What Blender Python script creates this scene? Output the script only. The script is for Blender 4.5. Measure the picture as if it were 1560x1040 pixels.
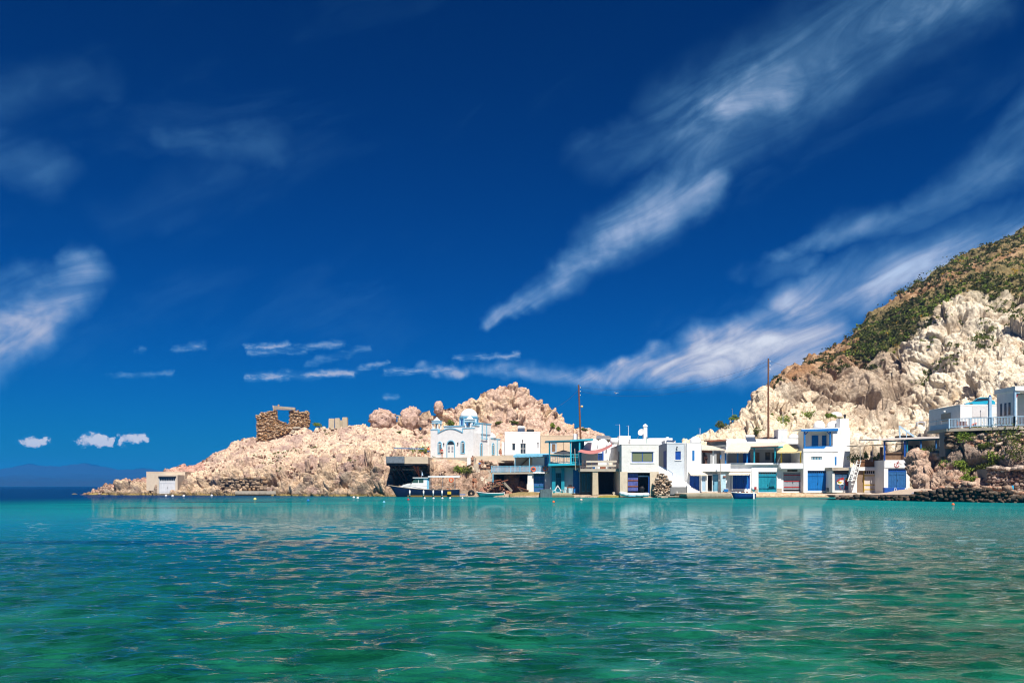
import bpy, bmesh, math, random
import numpy as np
from mathutils import Vector, Matrix
random.seed(7); RNG = np.random.default_rng(11)
for o in list(bpy.data.objects): bpy.data.objects.remove(o)
SC = bpy.context.scene; COL = SC.collection
R = math.radians
# ------------------------------------------------------------------ camera
F, HCAM, HY, CX = 1300.0, 1.7, 740.0, 780.0      # focal length in photo pixels, eye height, horizon row, centre column
cam = bpy.data.objects.new('camera', bpy.data.cameras.new('camera')); COL.objects.link(cam)
cam.location = (0, 0, HCAM); cam.rotation_euler = (R(90), 0, 0)
cam.data.sensor_width = 36; cam.data.lens = F/1560*36; cam.data.shift_y = 220/1560
cam.data.clip_start = .1; cam.data.clip_end = 60000
SC.camera = cam
# ------------------------------------------------------------------ render settings
SC.render.engine = 'CYCLES'
SC.cycles.use_denoising = True
SC.cycles.max_bounces = 8; SC.cycles.diffuse_bounces = 3; SC.cycles.glossy_bounces = 3
SC.cycles.transmission_bounces = 4; SC.cycles.transparent_max_bounces = 8; SC.cycles.volume_bounces = 0
SC.cycles.sample_clamp_indirect = 6; SC.cycles.pixel_filter_type = 'BLACKMAN_HARRIS'; SC.cycles.filter_width = 1.15
SC.cycles.use_adaptive_sampling = True; SC.cycles.adaptive_threshold = .015
SC.cycles.caustics_reflective = False; SC.cycles.caustics_refractive = False
SC.view_settings.view_transform = 'Standard'; SC.view_settings.look = 'None'
SC.view_settings.exposure = 0.70; SC.view_settings.gamma = 1
# ------------------------------------------------------------------ sun and sky
SUN_EL, SUN_AZ = R(56), R(11)        # azimuth: from behind the camera towards +X
to_sun = Vector((math.cos(SUN_EL)*math.sin(SUN_AZ), -math.cos(SUN_EL)*math.cos(SUN_AZ), math.sin(SUN_EL)))
sun = bpy.data.objects.new('sun', bpy.data.lights.new('sun', 'SUN')); COL.objects.link(sun)
sun.data.energy = 4.6; sun.data.angle = R(.53); sun.data.color = (1, .94, .85)
sun.rotation_euler = to_sun.to_track_quat('Z', 'Y').to_euler()
sun.location = (60, -40, 120)
world = bpy.data.worlds.new('World'); SC.world = world; world.use_nodes = True
wn, wl = world.node_tree.nodes, world.node_tree.links
wn.clear()
class NT:
    """small helper for wiring nodes"""
    dim = '3D'
    def __init__(s, tree): s.t = tree; s.n = tree.nodes; s.l = tree.links
    def new(s, typ, **kw):
        n = s.n.new(typ)
        for k, v in kw.items(): setattr(n, k, v)
        return n
    def put(s, sock, v):
        if v is None: return
        if isinstance(v, bpy.types.NodeSocket): s.l.new(v, sock)
        else:
            if hasattr(sock.default_value, '__len__'):
                n = len(sock.default_value); v = tuple(v) if hasattr(v, '__len__') else (v,)*n
                if n == 4 and len(v) == 3: v = v + (1,)
                sock.default_value = v
            else: sock.default_value = v
    def math(s, op, a, b=None, c=None, clamp=False):
        n = s.new('ShaderNodeMath', operation=op); n.use_clamp = clamp
        s.put(n.inputs[0], a); s.put(n.inputs[1], b); s.put(n.inputs[2], c); return n.outputs[0]
    def vec(s, op, a, b=None, scale=None):
        n = s.new('ShaderNodeVectorMath', operation=op)
        s.put(n.inputs[0], a); s.put(n.inputs[1], b)
        if scale is not None: s.put(n.inputs['Scale'], scale)
        return n.outputs['Value'] if op in ('DOT_PRODUCT', 'LENGTH', 'DISTANCE') else n.outputs[0]
    def comb(s, x, y, z):
        n = s.new('ShaderNodeCombineXYZ')
        for i, v in enumerate((x, y, z)): s.put(n.inputs[i], v)
        return n.outputs[0]
    def sep(s, v):
        n = s.new('ShaderNodeSeparateXYZ'); s.put(n.inputs[0], v); return n.outputs
    def mapr(s, v, a, b, c=0., d=1., smooth=True):
        n = s.new('ShaderNodeMapRange'); n.interpolation_type = 'SMOOTHSTEP' if smooth else 'LINEAR'; n.clamp = True
        for i, q in enumerate((v, a, b, c, d)): s.put(n.inputs[i], q)
        return n.outputs[0]
    def noise(s, v, scale, detail=4, rough=.55, dist=0., color=False):
        n = s.new('ShaderNodeTexNoise'); n.noise_dimensions = s.dim; s.put(n.inputs['Vector'], v)
        n.inputs['Scale'].default_value = scale; n.inputs['Detail'].default_value = detail
        n.inputs['Roughness'].default_value = rough; n.inputs['Distortion'].default_value = dist
        return n.outputs['Color'] if color else n.outputs['Fac']
    def mix(s, f, a, b, mode='MIX'):
        n = s.new('ShaderNodeMix', data_type='RGBA', blend_type=mode)
        s.put(n.inputs[0], f); s.put(n.inputs[6], a); s.put(n.inputs[7], b); return n.outputs[2]
def dirpix(px, py):          # a direction in the sky as (azimuth, tangent of elevation)
    u, v = (px-CX)/F, (HY-py)/F
    az = math.atan(u); return az, v*math.cos(az)
W_ = NT(world.node_tree); W_.dim = '2D'
sky = W_.new('ShaderNodeTexSky', sky_type='NISHITA'); sky.sun_disc = False
sky.sun_elevation = SUN_EL; sky.sun_rotation = math.pi-SUN_AZ
sky.altitude = 0; sky.air_density = 1.0; sky.dust_density = .3; sky.ozone_density = 4.0
gam = W_.new('ShaderNodeGamma'); W_.l.new(sky.outputs[0], gam.inputs[0]); gam.inputs[1].default_value = 1.5
hsv = W_.new('ShaderNodeHueSaturation'); hsv.inputs['Saturation'].default_value = 1.0; hsv.inputs['Value'].default_value = .133
W_.l.new(W_.mix(1, gam.outputs[0], (.004, .43, 1.), 'MULTIPLY'), hsv.inputs['Color'])      # the polarised, saturated blue of the photograph's sky
tc = W_.new('ShaderNodeTexCoord')
sx, sy, sz = W_.sep(tc.outputs['Generated'])
hyp = W_.math('SQRT', W_.math('ADD', W_.math('MULTIPLY', sx, sx), W_.math('ADD', W_.math('MULTIPLY', sy, sy), 1e-6)))
az = W_.math('ARCTAN2', sx, sy); el = W_.math('DIVIDE', sz, hyp)
P0 = W_.comb(az, el, 0)
# fibres run up to the right
rt0 = W_.new('ShaderNodeMapping'); W_.put(rt0.inputs['Vector'], P0); rt0.inputs['Rotation'].default_value = (0, 0, R(-27))
rot = W_.new('ShaderNodeMapping'); W_.put(rot.inputs['Vector'], rt0.outputs[0]); rot.inputs['Scale'].default_value = (1., 3.2, 1)
wrp = W_.vec('SCALE', W_.vec('SUBTRACT', W_.noise(P0, 7, 4, .6, color=True), (.5, .5, .5)), scale=.055)
wrp2 = W_.vec('SCALE', W_.vec('SUBTRACT', W_.noise(P0, 34, 4, .65, color=True), (.5, .5, .5)), scale=.010)
P1 = W_.vec('ADD', W_.vec('ADD', P0, wrp), wrp2)
P2 = W_.vec('ADD', P0, W_.vec('SCALE', W_.vec('MULTIPLY', W_.vec('SUBTRACT', W_.noise(P0, 50, 4, .6, color=True), (.5, .5, .5)), (.024, .011, 0)), scale=1.))
seg = bpy.data.node_groups.new('cirrus_streak', 'ShaderNodeTree')
for nm, ty in (('p', 'NodeSocketVector'), ('a', 'NodeSocketVector'), ('ba', 'NodeSocketVector'), ('il', 'NodeSocketFloat'), ('w0', 'NodeSocketFloat'), ('w1', 'NodeSocketFloat'), ('s', 'NodeSocketFloat')):
    seg.interface.new_socket(nm, in_out='INPUT', socket_type=ty)
seg.interface.new_socket('m', in_out='OUTPUT', socket_type='NodeSocketFloat')
G = NT(seg); gi = G.new('NodeGroupInput'); go = G.new('NodeGroupOutput')
pa = G.vec('SUBTRACT', gi.outputs['p'], gi.outputs['a'])
h = G.math('MULTIPLY', G.vec('DOT_PRODUCT', pa, gi.outputs['ba']), gi.outputs['il'], clamp=True)
dd = G.vec('LENGTH', G.vec('SUBTRACT', pa, G.vec('SCALE', gi.outputs['ba'], scale=h)))
ww = G.math('ADD', gi.outputs['w0'], G.math('MULTIPLY', h, G.math('SUBTRACT', gi.outputs['w1'], gi.outputs['w0'])))
G.l.new(G.math('MULTIPLY', G.mapr(G.math('DIVIDE', dd, ww), 1., 0.), gi.outputs['s']), go.inputs[0])
def streaks(lst, P):
    acc = None
    for x0, y0, x1, y1, w0, w1, s in lst:
        a = dirpix(x0, y0); b = dirpix(x1, y1); ba = (b[0]-a[0], b[1]-a[1], 0)
        n = W_.new('ShaderNodeGroup'); n.node_tree = seg
        W_.put(n.inputs['p'], P); n.inputs['a'].default_value = (a[0], a[1], 0); n.inputs['ba'].default_value = ba
        n.inputs['il'].default_value = 1/(ba[0]**2+ba[1]**2+1e-9)
        n.inputs['w0'].default_value = w0/F; n.inputs['w1'].default_value = w1/F; n.inputs['s'].default_value = s
        acc = n.outputs[0] if acc is None else W_.math('MAXIMUM', acc, n.outputs[0])
    return acc
cirrus = [(745, 492, 830, 438, 16, 34, .75), (830, 438, 905, 365, 34, 52, .95), (905, 365, 1010, 318, 52, 70, .9), (1010, 318, 1075, 285, 70, 50, .6),
          (1040, 290, 1100, 170, 70, 110, .45), (1090, 160, 1190, 130, 60, 90, .85), (1060, 190, 1300, 60, 120, 130, .42), (1280, 75, 1450, 0, 100, 100, .5), (900, 240, 1080, 190, 60, 80, .22),
          (640, 567, 930, 566, 12, 24, 1.3), (860, 567, 1010, 561, 16, 34, 1.5), (980, 562, 1230, 552, 34, 62, 1.5), (1060, 548, 1260, 530, 60, 80, 1.4), (1160, 530, 1260, 490, 60, 80, 1.0), (1220, 470, 1330, 440, 60, 75, .95), (1320, 440, 1440, 400, 70, 80, 1.0), (1430, 400, 1620, 335, 75, 70, .85),
          (1175, 398, 1265, 352, 22, 30, .6), (1270, 350, 1400, 330, 40, 40, .42), (1400, 320, 1600, 200, 40, 80, .42), (1140, 420, 1230, 400, 26, 30, .35),
          (-60, 560, 45, 490, 60, 60, .95), (40, 480, 125, 415, 50, 45, .85), (-30, 500, 60, 440, 70, 50, .4),
          (-40, 215, 80, 265, 60, 50, .26), (-40, 150, 160, 125, 60, 40, .13), (270, 212, 400, 228, 40, 50, .15), (180, 340, 330, 270, 40, 60, .08)]
small = [(380, 574, 540, 568, 10, 10, .8), (540, 566, 590, 552, 9, 6, .5), (585, 566, 690, 562, 8, 9, .6), (372, 528, 440, 526, 7, 9, .7), (375, 538, 460, 534, 7, 9, .5), (430, 530, 520, 524, 9, 9, .5), (272, 532, 310, 526, 9, 8, .5),
         (210, 533, 222, 533, 8, 6, .35), (170, 570, 260, 569, 6, 6, .35), (690, 545, 790, 541, 6, 8, .6), (590, 604, 608, 602, 8, 6, .45),
         (470, 555, 560, 530, 8, 8, .3)]
puffs = [(42, 673, 68, 672, 11, 9, 1.3), (128, 670, 166, 672, 13, 9, 1.4), (142, 668, 156, 668, 14, 12, 1.3), (186, 669, 216, 667, 11, 10, 1.2)]
m1 = streaks(cirrus, P1)
fib = W_.mapr(W_.noise(rot.outputs[0], 7, 6, .56, .5), .26, .76)
tuft = W_.mapr(W_.noise(P1, 11, 4, .6), .28, .68, .5, 1.1)
m1 = W_.math('MULTIPLY', m1, W_.math('ADD', W_.math('MULTIPLY', W_.math('MULTIPLY', fib, tuft), .72), .24))
Pf = W_.comb(az, W_.math('MULTIPLY', el, 3.2), 0)
m2 = W_.math('MULTIPLY', streaks(small, P2), W_.mapr(W_.noise(Pf, 30, 4, .6), .34, .66, .12, .8))
P3 = W_.vec('ADD', P0, W_.vec('MULTIPLY', W_.vec('SUBTRACT', W_.noise(P0, 95, 5, .65, color=True), (.5, .5, .5)), (.020, .016, 0)))
m3 = W_.mapr(W_.math('MULTIPLY', streaks(puffs, P3), W_.mapr(W_.noise(P0, 90, 4, .6), .2, .7, .5, 1.2)), .05, 1.0)
veil = W_.math('MULTIPLY', W_.mapr(W_.noise(rot.outputs[0], 3.1, 6, .62, .3), .52, .86), .06)
veil = W_.math('MULTIPLY', veil, W_.mapr(el, .02, .16))
mask = W_.math('MAXIMUM', W_.math('MULTIPLY', W_.math('MAXIMUM', W_.math('MAXIMUM', m1, m2), veil), .88), W_.math('MULTIPLY', m3, 1.05), clamp=True)
cloudcol = W_.mix(W_.mapr(mask, .0, .62), (1.2, 3.9, 6.4), W_.mix(W_.mapr(el, .13, .26), (4.8, 4.9, 5.3), (3.5, 4.5, 6.0)))
skycol = W_.mix(mask, hsv.outputs[0], cloudcol)
bg = W_.new('ShaderNodeBackground'); W_.l.new(skycol, bg.inputs[0]); bg.inputs[1].default_value = .10
wo = W_.new('ShaderNodeOutputWorld'); W_.l.new(bg.outputs[0], wo.inputs[0])
world.cycles.sampling_method = 'MANUAL'; world.cycles.sample_map_resolution = 512

# ------------------------------------------------------------------ helpers
def X(px, Y): return (px-CX)/F*Y
def Z(py, Y): return HCAM+(HY-py)/F*Y
def PYZ(z, Y): return HY-(z-HCAM)*F/Y
def P(px, py, Y): return Vector((X(px, Y), Y, Z(py, Y)))
ORG = {}
def tag(o, label=None, cat=None, group=None, kind=None):
    if label: o['label'] = label
    if cat: o['category'] = cat
    if group: o['group'] = group
    if kind: o['kind'] = kind
    return o
def thing(name, label, cat, loc=(0, 0, 0), rz=0, group=None, local=False):
    o = bpy.data.objects.new(name, None); COL.objects.link(o); o.empty_display_size = .3
    o.location = loc; o.rotation_euler = (0, 0, rz)
    ORG[o.name] = Vector((0, 0, 0)) if local else Vector(loc)
    return tag(o, label, cat, group)
def add_mesh(name, me, mat, parent=None):
    o = bpy.data.objects.new(name, me); COL.objects.link(o)
    if mat is not None: me.materials.append(mat)
    if parent is not None:
        o.parent = parent; ORG[o.name] = ORG.get(parent.name, Vector((0, 0, 0)))
    return o
ICO = {}
def ico(level):
    if level not in ICO:
        bm = bmesh.new(); bmesh.ops.create_icosphere(bm, subdivisions=level, radius=1)
        bm.verts.ensure_lookup_table()
        ICO[level] = (np.array([v.co[:] for v in bm.verts]), [tuple(v.index for v in f.verts) for f in bm.faces]); bm.free()
    return ICO[level]
class MB:
    def __init__(s): s.v = []; s.f = []
    def add(s, vs, fs):
        b = len(s.v); s.v += [tuple(v) for v in vs]; s.f += [tuple(i+b for i in f) for f in fs]; return s
    def box(s, x0, x1, y0, y1, z0, z1):
        return s.add([(x0,y0,z0),(x1,y0,z0),(x1,y1,z0),(x0,y1,z0),(x0,y0,z1),(x1,y0,z1),(x1,y1,z1),(x0,y1,z1)],
                     [(0,3,2,1),(4,5,6,7),(0,1,5,4),(1,2,6,5),(2,3,7,6),(3,0,4,7)])
    def pb(s, px0, px1, py0, py1, Y, d):      # box whose front face covers that piece of the photograph at depth Y
        return s.box(X(px0, Y), X(px1, Y), Y, Y+d, Z(py1, Y), Z(py0, Y))
    def poly(s, pts): return s.add(pts, [tuple(range(len(pts)))])
    def slab(s, pts, off):                    # polygon extruded by a vector
        n = len(pts); off = Vector(off)
        vs = [Vector(p) for p in pts]+[Vector(p)+off for p in pts]
        return s.add(vs, [tuple(range(n)), tuple(range(2*n-1, n-1, -1))]+[(i, i+n, (i+1) % n+n, (i+1) % n) for i in range(n)])
    def tube(s, p, q, r0, r1=None, n=8):
        r1 = r0 if r1 is None else r1; p, q = Vector(p), Vector(q); d = (q-p)
        if d.length < 1e-6: return s
        d.normalize(); a = d.orthogonal().normalized(); b = d.cross(a)
        vs = []
        for c, r in ((p, r0), (q, r1)):
            for i in range(n):
                t = 2*math.pi*i/n; vs.append(c+(a*math.cos(t)+b*math.sin(t))*r)
        return s.add(vs, [(i, (i+1) % n, (i+1) % n+n, i+n) for i in range(n)]+[tuple(range(n-1, -1, -1)), tuple(range(n, 2*n))])
    def path(s, pts, r, n=6):
        for p, q in zip(pts[:-1], pts[1:]): s.tube(p, q, r, r, n)
        return s
    def bar(s, p, q, w, h):                   # rectangular bar, w across, h upright
        p, q = Vector(p), Vector(q); d = (q-p).normalized(); up = Vector((0, 0, 1)) if abs(d.z) < .9 else Vector((0, 1, 0))
        a = d.cross(up).normalized()*w/2; b = a.cross(d).normalized()*h/2
        vs = [c+i*a+j*b for c in (p, q) for i, j in ((-1,-1),(1,-1),(1,1),(-1,1))]
        return s.add(vs, [(0,1,2,3),(7,6,5,4),(0,4,5,1),(1,5,6,2),(2,6,7,3),(3,7,4,0)])
    def lathe(s, c, prof, n=16, a0=0, a1=2*math.pi):
        c = Vector(c); full = abs(a1-a0-2*math.pi) < 1e-6; m = n if full else n+1; vs = []
        for r, z in prof:
            for i in range(m):
                t = a0+(a1-a0)*i/n; vs.append(c+Vector((r*math.cos(t), r*math.sin(t), z)))
        fs = []
        for k in range(len(prof)-1):
            for i in range(n):
                j = (i+1) % m; fs.append((k*m+i, k*m+j, (k+1)*m+j, (k+1)*m+i))
        if full: fs += [tuple(range(n-1, -1, -1)), tuple((len(prof)-1)*m+i for i in range(n))]
        return s.add(vs, fs)
    def ball(s, c, rx, ry=None, rz=None, lv=2):
        ry = rx if ry is None else ry; rz = rx if rz is None else rz
        V, Fc = ico(lv); return s.add([(c[0]+v[0]*rx, c[1]+v[1]*ry, c[2]+v[2]*rz) for v in V], Fc)
    def torus(s, c, Rr, r, axis='y', n=20, m=8):
        vs = []
        for i in range(n):
            t = 2*math.pi*i/n
            for j in range(m):
                u = 2*math.pi*j/m; a = (Rr+r*math.cos(u))*math.cos(t); b = (Rr+r*math.cos(u))*math.sin(t); k = r*math.sin(u)
                vs.append((c[0]+a, c[1]+k, c[2]+b) if axis == 'y' else ((c[0]+k, c[1]+a, c[2]+b) if axis == 'x' else (c[0]+a, c[1]+b, c[2]+k)))
        return s.add(vs, [(i*m+j, ((i+1) % n)*m+j, ((i+1) % n)*m+(j+1) % m, i*m+(j+1) % m) for i in range(n) for j in range(m)])
    def rock(s, c, sx, sy, sz, lv=1):
        V, Fc = ico(lv); q = np.array([random.uniform(-1, 1) for _ in range(9)]).reshape(3, 3)
        rq = Matrix.Rotation(random.uniform(0, 6.28), 3, Vector((random.uniform(-1, 1), random.uniform(-1, 1), random.uniform(-1, 1)+.01)).normalized())
        rn = np.array(rq); VV = V@rn.T
        k = 1+.16*np.sin(VV@q[0]*3+q[1, 0]*3)+.12*np.sin(VV@q[1]*5+q[2, 1]*5)
        VV = np.sign(VV)*np.abs(VV)**.8*k[:, None]
        return s.add(VV*np.array([sx, sy, sz])+np.array(c), Fc)
    def build(s, name, mat, parent=None, smooth=False, bevel=0):
        me = bpy.data.meshes.new(name)
        org = ORG.get(parent.name, Vector((0, 0, 0))) if parent is not None else Vector((0, 0, 0))
        V = np.array(s.v, dtype=float).reshape(-1, 3)-np.array(org)
        me.from_pydata(V.tolist(), [], s.f); me.update()
        if bevel:
            bm = bmesh.new(); bm.from_mesh(me); bmesh.ops.bevel(bm, geom=list(bm.edges), offset=bevel, segments=2, affect='EDGES', clamp_overlap=True); bm.to_mesh(me); bm.free()
        if smooth: me.polygons.foreach_set('use_smooth', [True]*len(me.polygons))
        return add_mesh(name, me, mat, parent)
def copy_tree(o, parent=None):
    c = o.copy(); COL.objects.link(c); c.parent = parent
    if o.name in ORG: ORG[c.name] = ORG[o.name]
    for ch in list(o.children): copy_tree(ch, c)
    return c
def np_mesh(name, V, Fc, mat, parent=None, smooth=False, col=None):
    """big mesh straight from numpy; Fc is (n,3) or (n,4)"""
    me = bpy.data.meshes.new(name); V = np.asarray(V, dtype=np.float32); Fc = np.asarray(Fc, dtype=np.int32)
    k = Fc.shape[1]
    me.vertices.add(len(V)); me.vertices.foreach_set('co', V.ravel())
    me.loops.add(Fc.size); me.loops.foreach_set('vertex_index', Fc.ravel())
    me.polygons.add(len(Fc)); me.polygons.foreach_set('loop_start', np.arange(0, Fc.size, k, dtype=np.int32))
    if smooth: me.polygons.foreach_set('use_smooth', np.ones(len(Fc), dtype=bool))
    me.update(calc_edges=True); me.validate()
    if col is not None:
        a = me.color_attributes.new('Col', 'FLOAT_COLOR', 'POINT')
        c4 = np.ones((len(V), 4), dtype=np.float32); c4[:, :3] = col; a.data.foreach_set('color', c4.ravel())
    return add_mesh(name, me, mat, parent)
# ---- numpy noise
_perm = np.random.default_rng(3).permutation(512).astype(np.int64)
_grad = np.random.default_rng(4).normal(size=(512, 3)); _grad /= np.linalg.norm(_grad, axis=1)[:, None]
def _h(i, j, k): return _perm[(_perm[(_perm[i & 511]+j) & 511]+k) & 511]
def perlin(p):
    i = np.floor(p).astype(np.int64); f = p-i; u = f*f*f*(f*(f*6-15)+10); out = np.zeros(len(p))
    for a in (0, 1):
        for b in (0, 1):
            for c in (0, 1):
                g = _grad[_h(i[:, 0]+a, i[:, 1]+b, i[:, 2]+c)]
                d = ((f-np.array([a, b, c]))*g).sum(1)
                out += d*(u[:, 0] if a else 1-u[:, 0])*(u[:, 1] if b else 1-u[:, 1])*(u[:, 2] if c else 1-u[:, 2])
    return out*1.6
def fbm(p, o=4, g=.5, lac=2.03):
    s = np.zeros(len(p)); a = 1.; t = 0
    for k in range(o): s += a*perlin(p+17.3*k); t += a; a *= g; p = p*lac
    return s/t
def worley(p):
    i = np.floor(p).astype(np.int64); n = len(p); f1 = np.full(n, 9.); f2 = np.full(n, 9.); cid = np.zeros(n, dtype=np.int64); dv = np.zeros((n, 3))
    for a in (-1, 0, 1):
        for b in (-1, 0, 1):
            for c in (-1, 0, 1):
                hh = _h(i[:, 0]+a, i[:, 1]+b, i[:, 2]+c)
                v = p-(i+np.array([a, b, c])+(_grad[hh]*.45+.5)); d = np.sqrt((v*v).sum(1))
                m = d < f1; f2 = np.where(m, f1, np.minimum(f2, d)); cid[m] = hh[m]; dv[m] = v[m]; f1 = np.where(m, d, f1)
    return f1, f2, cid, dv
def sstep(a, b, x): t = np.clip((x-a)/(b-a), 0, 1); return t*t*(3-2*t)

# ------------------------------------------------------------------ materials
MATS = {}
def material(name):
    m = bpy.data.materials.new(name); m.use_nodes = True; m.node_tree.nodes.clear(); return m, NT(m.node_tree)
def finish(nt, shader, disp=None, volume=None):
    o = nt.new('ShaderNodeOutputMaterial')
    if shader is not None: nt.l.new(shader, o.inputs[0])
    if volume is not None: nt.l.new(volume, o.inputs[1])
def princ(nt, col, rough=.7, normal=None, **kw):
    b = nt.new('ShaderNodeBsdfPrincipled'); nt.put(b.inputs['Base Color'], col); nt.put(b.inputs['Roughness'], rough)
    if normal is not None: nt.l.new(normal, b.inputs['Normal'])
    for k, v in kw.items(): nt.put(b.inputs[k], v)
    return b.outputs[0]
def bump(nt, h, dist=.02, strength=.6):
    b = nt.new('ShaderNodeBump'); nt.put(b.inputs['Height'], h); b.inputs['Distance'].default_value = dist; b.inputs['Strength'].default_value = strength
    return b.outputs[0]
def pos(nt): return nt.new('ShaderNodeNewGeometry').outputs['Position']
def paint(name, col, rough=.55, var=.12, scale=3., spec=.3, wear=0., wearcol=(.4, .36, .3), metal=0.):
    """painted or plain surface with slight mottling, vertical runs and optional worn patches"""
    if name in MATS: return MATS[name]
    m, nt = material(name); p = pos(nt)
    n1 = nt.noise(p, scale, 5, .6)
    mp = nt.new('ShaderNodeMapping'); nt.put(mp.inputs['Vector'], p); mp.inputs['Scale'].default_value = (1, 1, .14)
    n2 = nt.noise(mp.outputs[0], 5.5, 4, .6)
    f = nt.math('ADD', nt.math('MULTIPLY', nt.mapr(n1, .3, .7), .6), nt.math('MULTIPLY', nt.mapr(n2, .35, .75), .4))
    c = nt.mix(f, tuple(x*(1-var) for x in col), tuple(min(1, x*(1+var*.6)) for x in col))
    if wear: c = nt.mix(nt.math('MULTIPLY', nt.mapr(nt.noise(p, 2.2, 6, .7), .62, .72), wear), c, wearcol)
    finish(nt, princ(nt, c, rough, bump(nt, nt.noise(p, 9, 4, .6), .03, .35), **{'Specular IOR Level': spec, 'Metallic': metal}))
    MATS[name] = m; return m
def stucco(name, col, dirt=(.45, .40, .33), amt=.35):
    if name in MATS: return MATS[name]
    m, nt = material(name); p = pos(nt)
    mp = nt.new('ShaderNodeMapping'); nt.put(mp.inputs['Vector'], p); mp.inputs['Scale'].default_value = (1, 1, .1)
    runs = nt.mapr(nt.noise(mp.outputs[0], 2.6, 5, .65), .56, .80)
    blot = nt.mapr(nt.noise(p, .8, 6, .65), .50, .82)
    f = nt.math('MULTIPLY', nt.math('MAXIMUM', nt.math('MULTIPLY', runs, .8), blot), amt)
    c = nt.mix(nt.mapr(nt.noise(p, 1.7, 4, .6), .3, .7), tuple(x*.94 for x in col), col)
    c = nt.mix(f, c, dirt)
    zz_ = nt.math('ADD', nt.sep(p)[2], nt.math('MULTIPLY', nt.math('SUBTRACT', nt.noise(p, 2.5, 4, .65), .5), .5))
    c = nt.mix(nt.mapr(zz_, .55, .12, 0., .85), c, (.10, .085, .045))          # algae and damp at the waterline
    hgt = nt.math('ADD', nt.math('MULTIPLY', nt.noise(p, 1.6, 3, .5), 1.), nt.math('MULTIPLY', nt.noise(p, 7, 4, .6), .35))
    finish(nt, princ(nt, c, .85, bump(nt, hgt, .07, .55), **{'Specular IOR Level': .15}))
    MATS[name] = m; return m
def rockmat(name, bscale=2.2, bdist=.25, rough=.95):
    """colour comes from the mesh's rock-type attribute, broken up by grain"""
    m, nt = material(name); p = pos(nt)
    a = nt.new('ShaderNodeVertexColor'); a.layer_name = 'Col'
    n1 = nt.noise(p, bscale, 8, .66); n2 = nt.noise(p, bscale*3.7, 5, .6)
    c = nt.mix(nt.mapr(n1, .28, .74), nt.mix(1, a.outputs[0], (.80, .74, .70), 'MULTIPLY'), nt.mix(1, a.outputs[0], (1.10, 1.08, 1.05), 'MULTIPLY'))
    v = nt.new('ShaderNodeTexVoronoi'); nt.put(v.inputs['Vector'], nt.vec('ADD', p, nt.vec('SCALE', nt.noise(p, 1.1, 3, color=True), scale=1.2))); v.inputs['Scale'].default_value = bscale*.55; v.feature = 'DISTANCE_TO_EDGE'
    hgt = nt.math('ADD', nt.math('ADD', nt.math('MULTIPLY', n1, 1.), nt.math('MULTIPLY', n2, .4)), nt.math('MULTIPLY', nt.mapr(v.outputs[0], 0, .07), .4))
    finish(nt, princ(nt, c, rough, bump(nt, hgt, bdist, 1.), **{'Specular IOR Level': .1}))
    MATS[name] = m; return m
def leafmat(name, col, tip):
    m, nt = material(name); g = nt.new('ShaderNodeNewGeometry')
    rnd = g.outputs['Random Per Island']
    c = nt.mix(rnd, col, tip)
    c = nt.mix(nt.mapr(nt.noise(g.outputs['Position'], .6, 3), .35, .7), nt.mix(1, c, (.72, .78, .7), 'MULTIPLY'), c)
    b = princ(nt, c, .7, **{'Specular IOR Level': .2})
    tr = nt.new('ShaderNodeBsdfTranslucent'); nt.put(tr.inputs[0], c)
    mx = nt.new('ShaderNodeMixShader'); mx.inputs[0].default_value = .25; nt.l.new(b, mx.inputs[1]); nt.l.new(tr.outputs[0], mx.inputs[2])
    finish(nt, mx.outputs[0]); MATS[name] = m; return m
def glassmat(name, col, rough=.08):
    m, nt = material(name); finish(nt, princ(nt, col, rough, **{'Specular IOR Level': .7})); MATS[name] = m; return m
WHITE = stucco('whitewash', (.82, .82, .81), (.47, .41, .33), .34)
WHITE2 = stucco('weathered_whitewash', (.78, .76, .71), (.46, .39, .30), .45)
CREAM = stucco('cream_plaster', (.62, .49, .35), (.40, .30, .2), .4)
CONC = stucco('concrete', (.46, .40, .32), (.24, .20, .16), .6)
CONCD = stucco('dark_concrete', (.20, .21, .21), (.09, .085, .08), .6)
GREYW = stucco('grey_blue_render', (.55, .60, .64), (.35, .34, .32), .3)
SKYB = paint('sky_blue_paint', (.20, .50, .68), .5, .15)
BLUE = paint('cobalt_paint', (.012, .085, .40), .5, .22)
BLUE2 = paint('bright_blue_paint', (.012, .17, .50), .45, .18, wear=.25, wearcol=(.05, .3, .55))
BLUE3 = paint('dusty_blue_paint', (.03, .13, .33), .55, .25, wear=.35, wearcol=(.12, .22, .38))
TEAL = paint('teal_paint', (.015, .27, .37), .5, .2, wear=.3, wearcol=(.03, .14, .18))
TURQ = paint('turquoise_paint', (.03, .42, .55), .5, .15)
DTEAL = paint('deep_teal_paint', (.01, .16, .25), .5, .2)
LBLUE = paint('pale_blue_paint', (.36, .52, .66), .5, .12)
GREYD = paint('grey_door_paint', (.33, .34, .38), .6, .15)
REDP = paint('red_paint', (.42, .03, .03), .55, .2)
ORANGE = paint('orange_plastic', (.80, .13, .03), .4, .12)
YELLOW = paint('yellow_paint', (.66, .44, .04), .5, .15)
WOOD = paint('weathered_wood', (.20, .12, .07), .8, .35, 4)
WOODR = paint('reddish_wood', (.26, .09, .045), .75, .35, 4)
WOODG = paint('grey_wood', (.36, .30, .23), .8, .3, 4)
DARK = paint('dark_metal', (.025, .026, .03), .5, .2)
BLACK = paint('black_rubber', (.012, .012, .013), .6, .2)
METAL = paint('galvanised_metal', (.42, .43, .44), .4, .15, metal=.6)
AWN = paint('white_awning', (.70, .61, .49), .7, .16, 1.6)
SHADEG = stucco('shade_darkened_render', (.36, .38, .40), (.25, .25, .25), .3)  # wall colour darkened to carry the deep shade under porches and veranda
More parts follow.
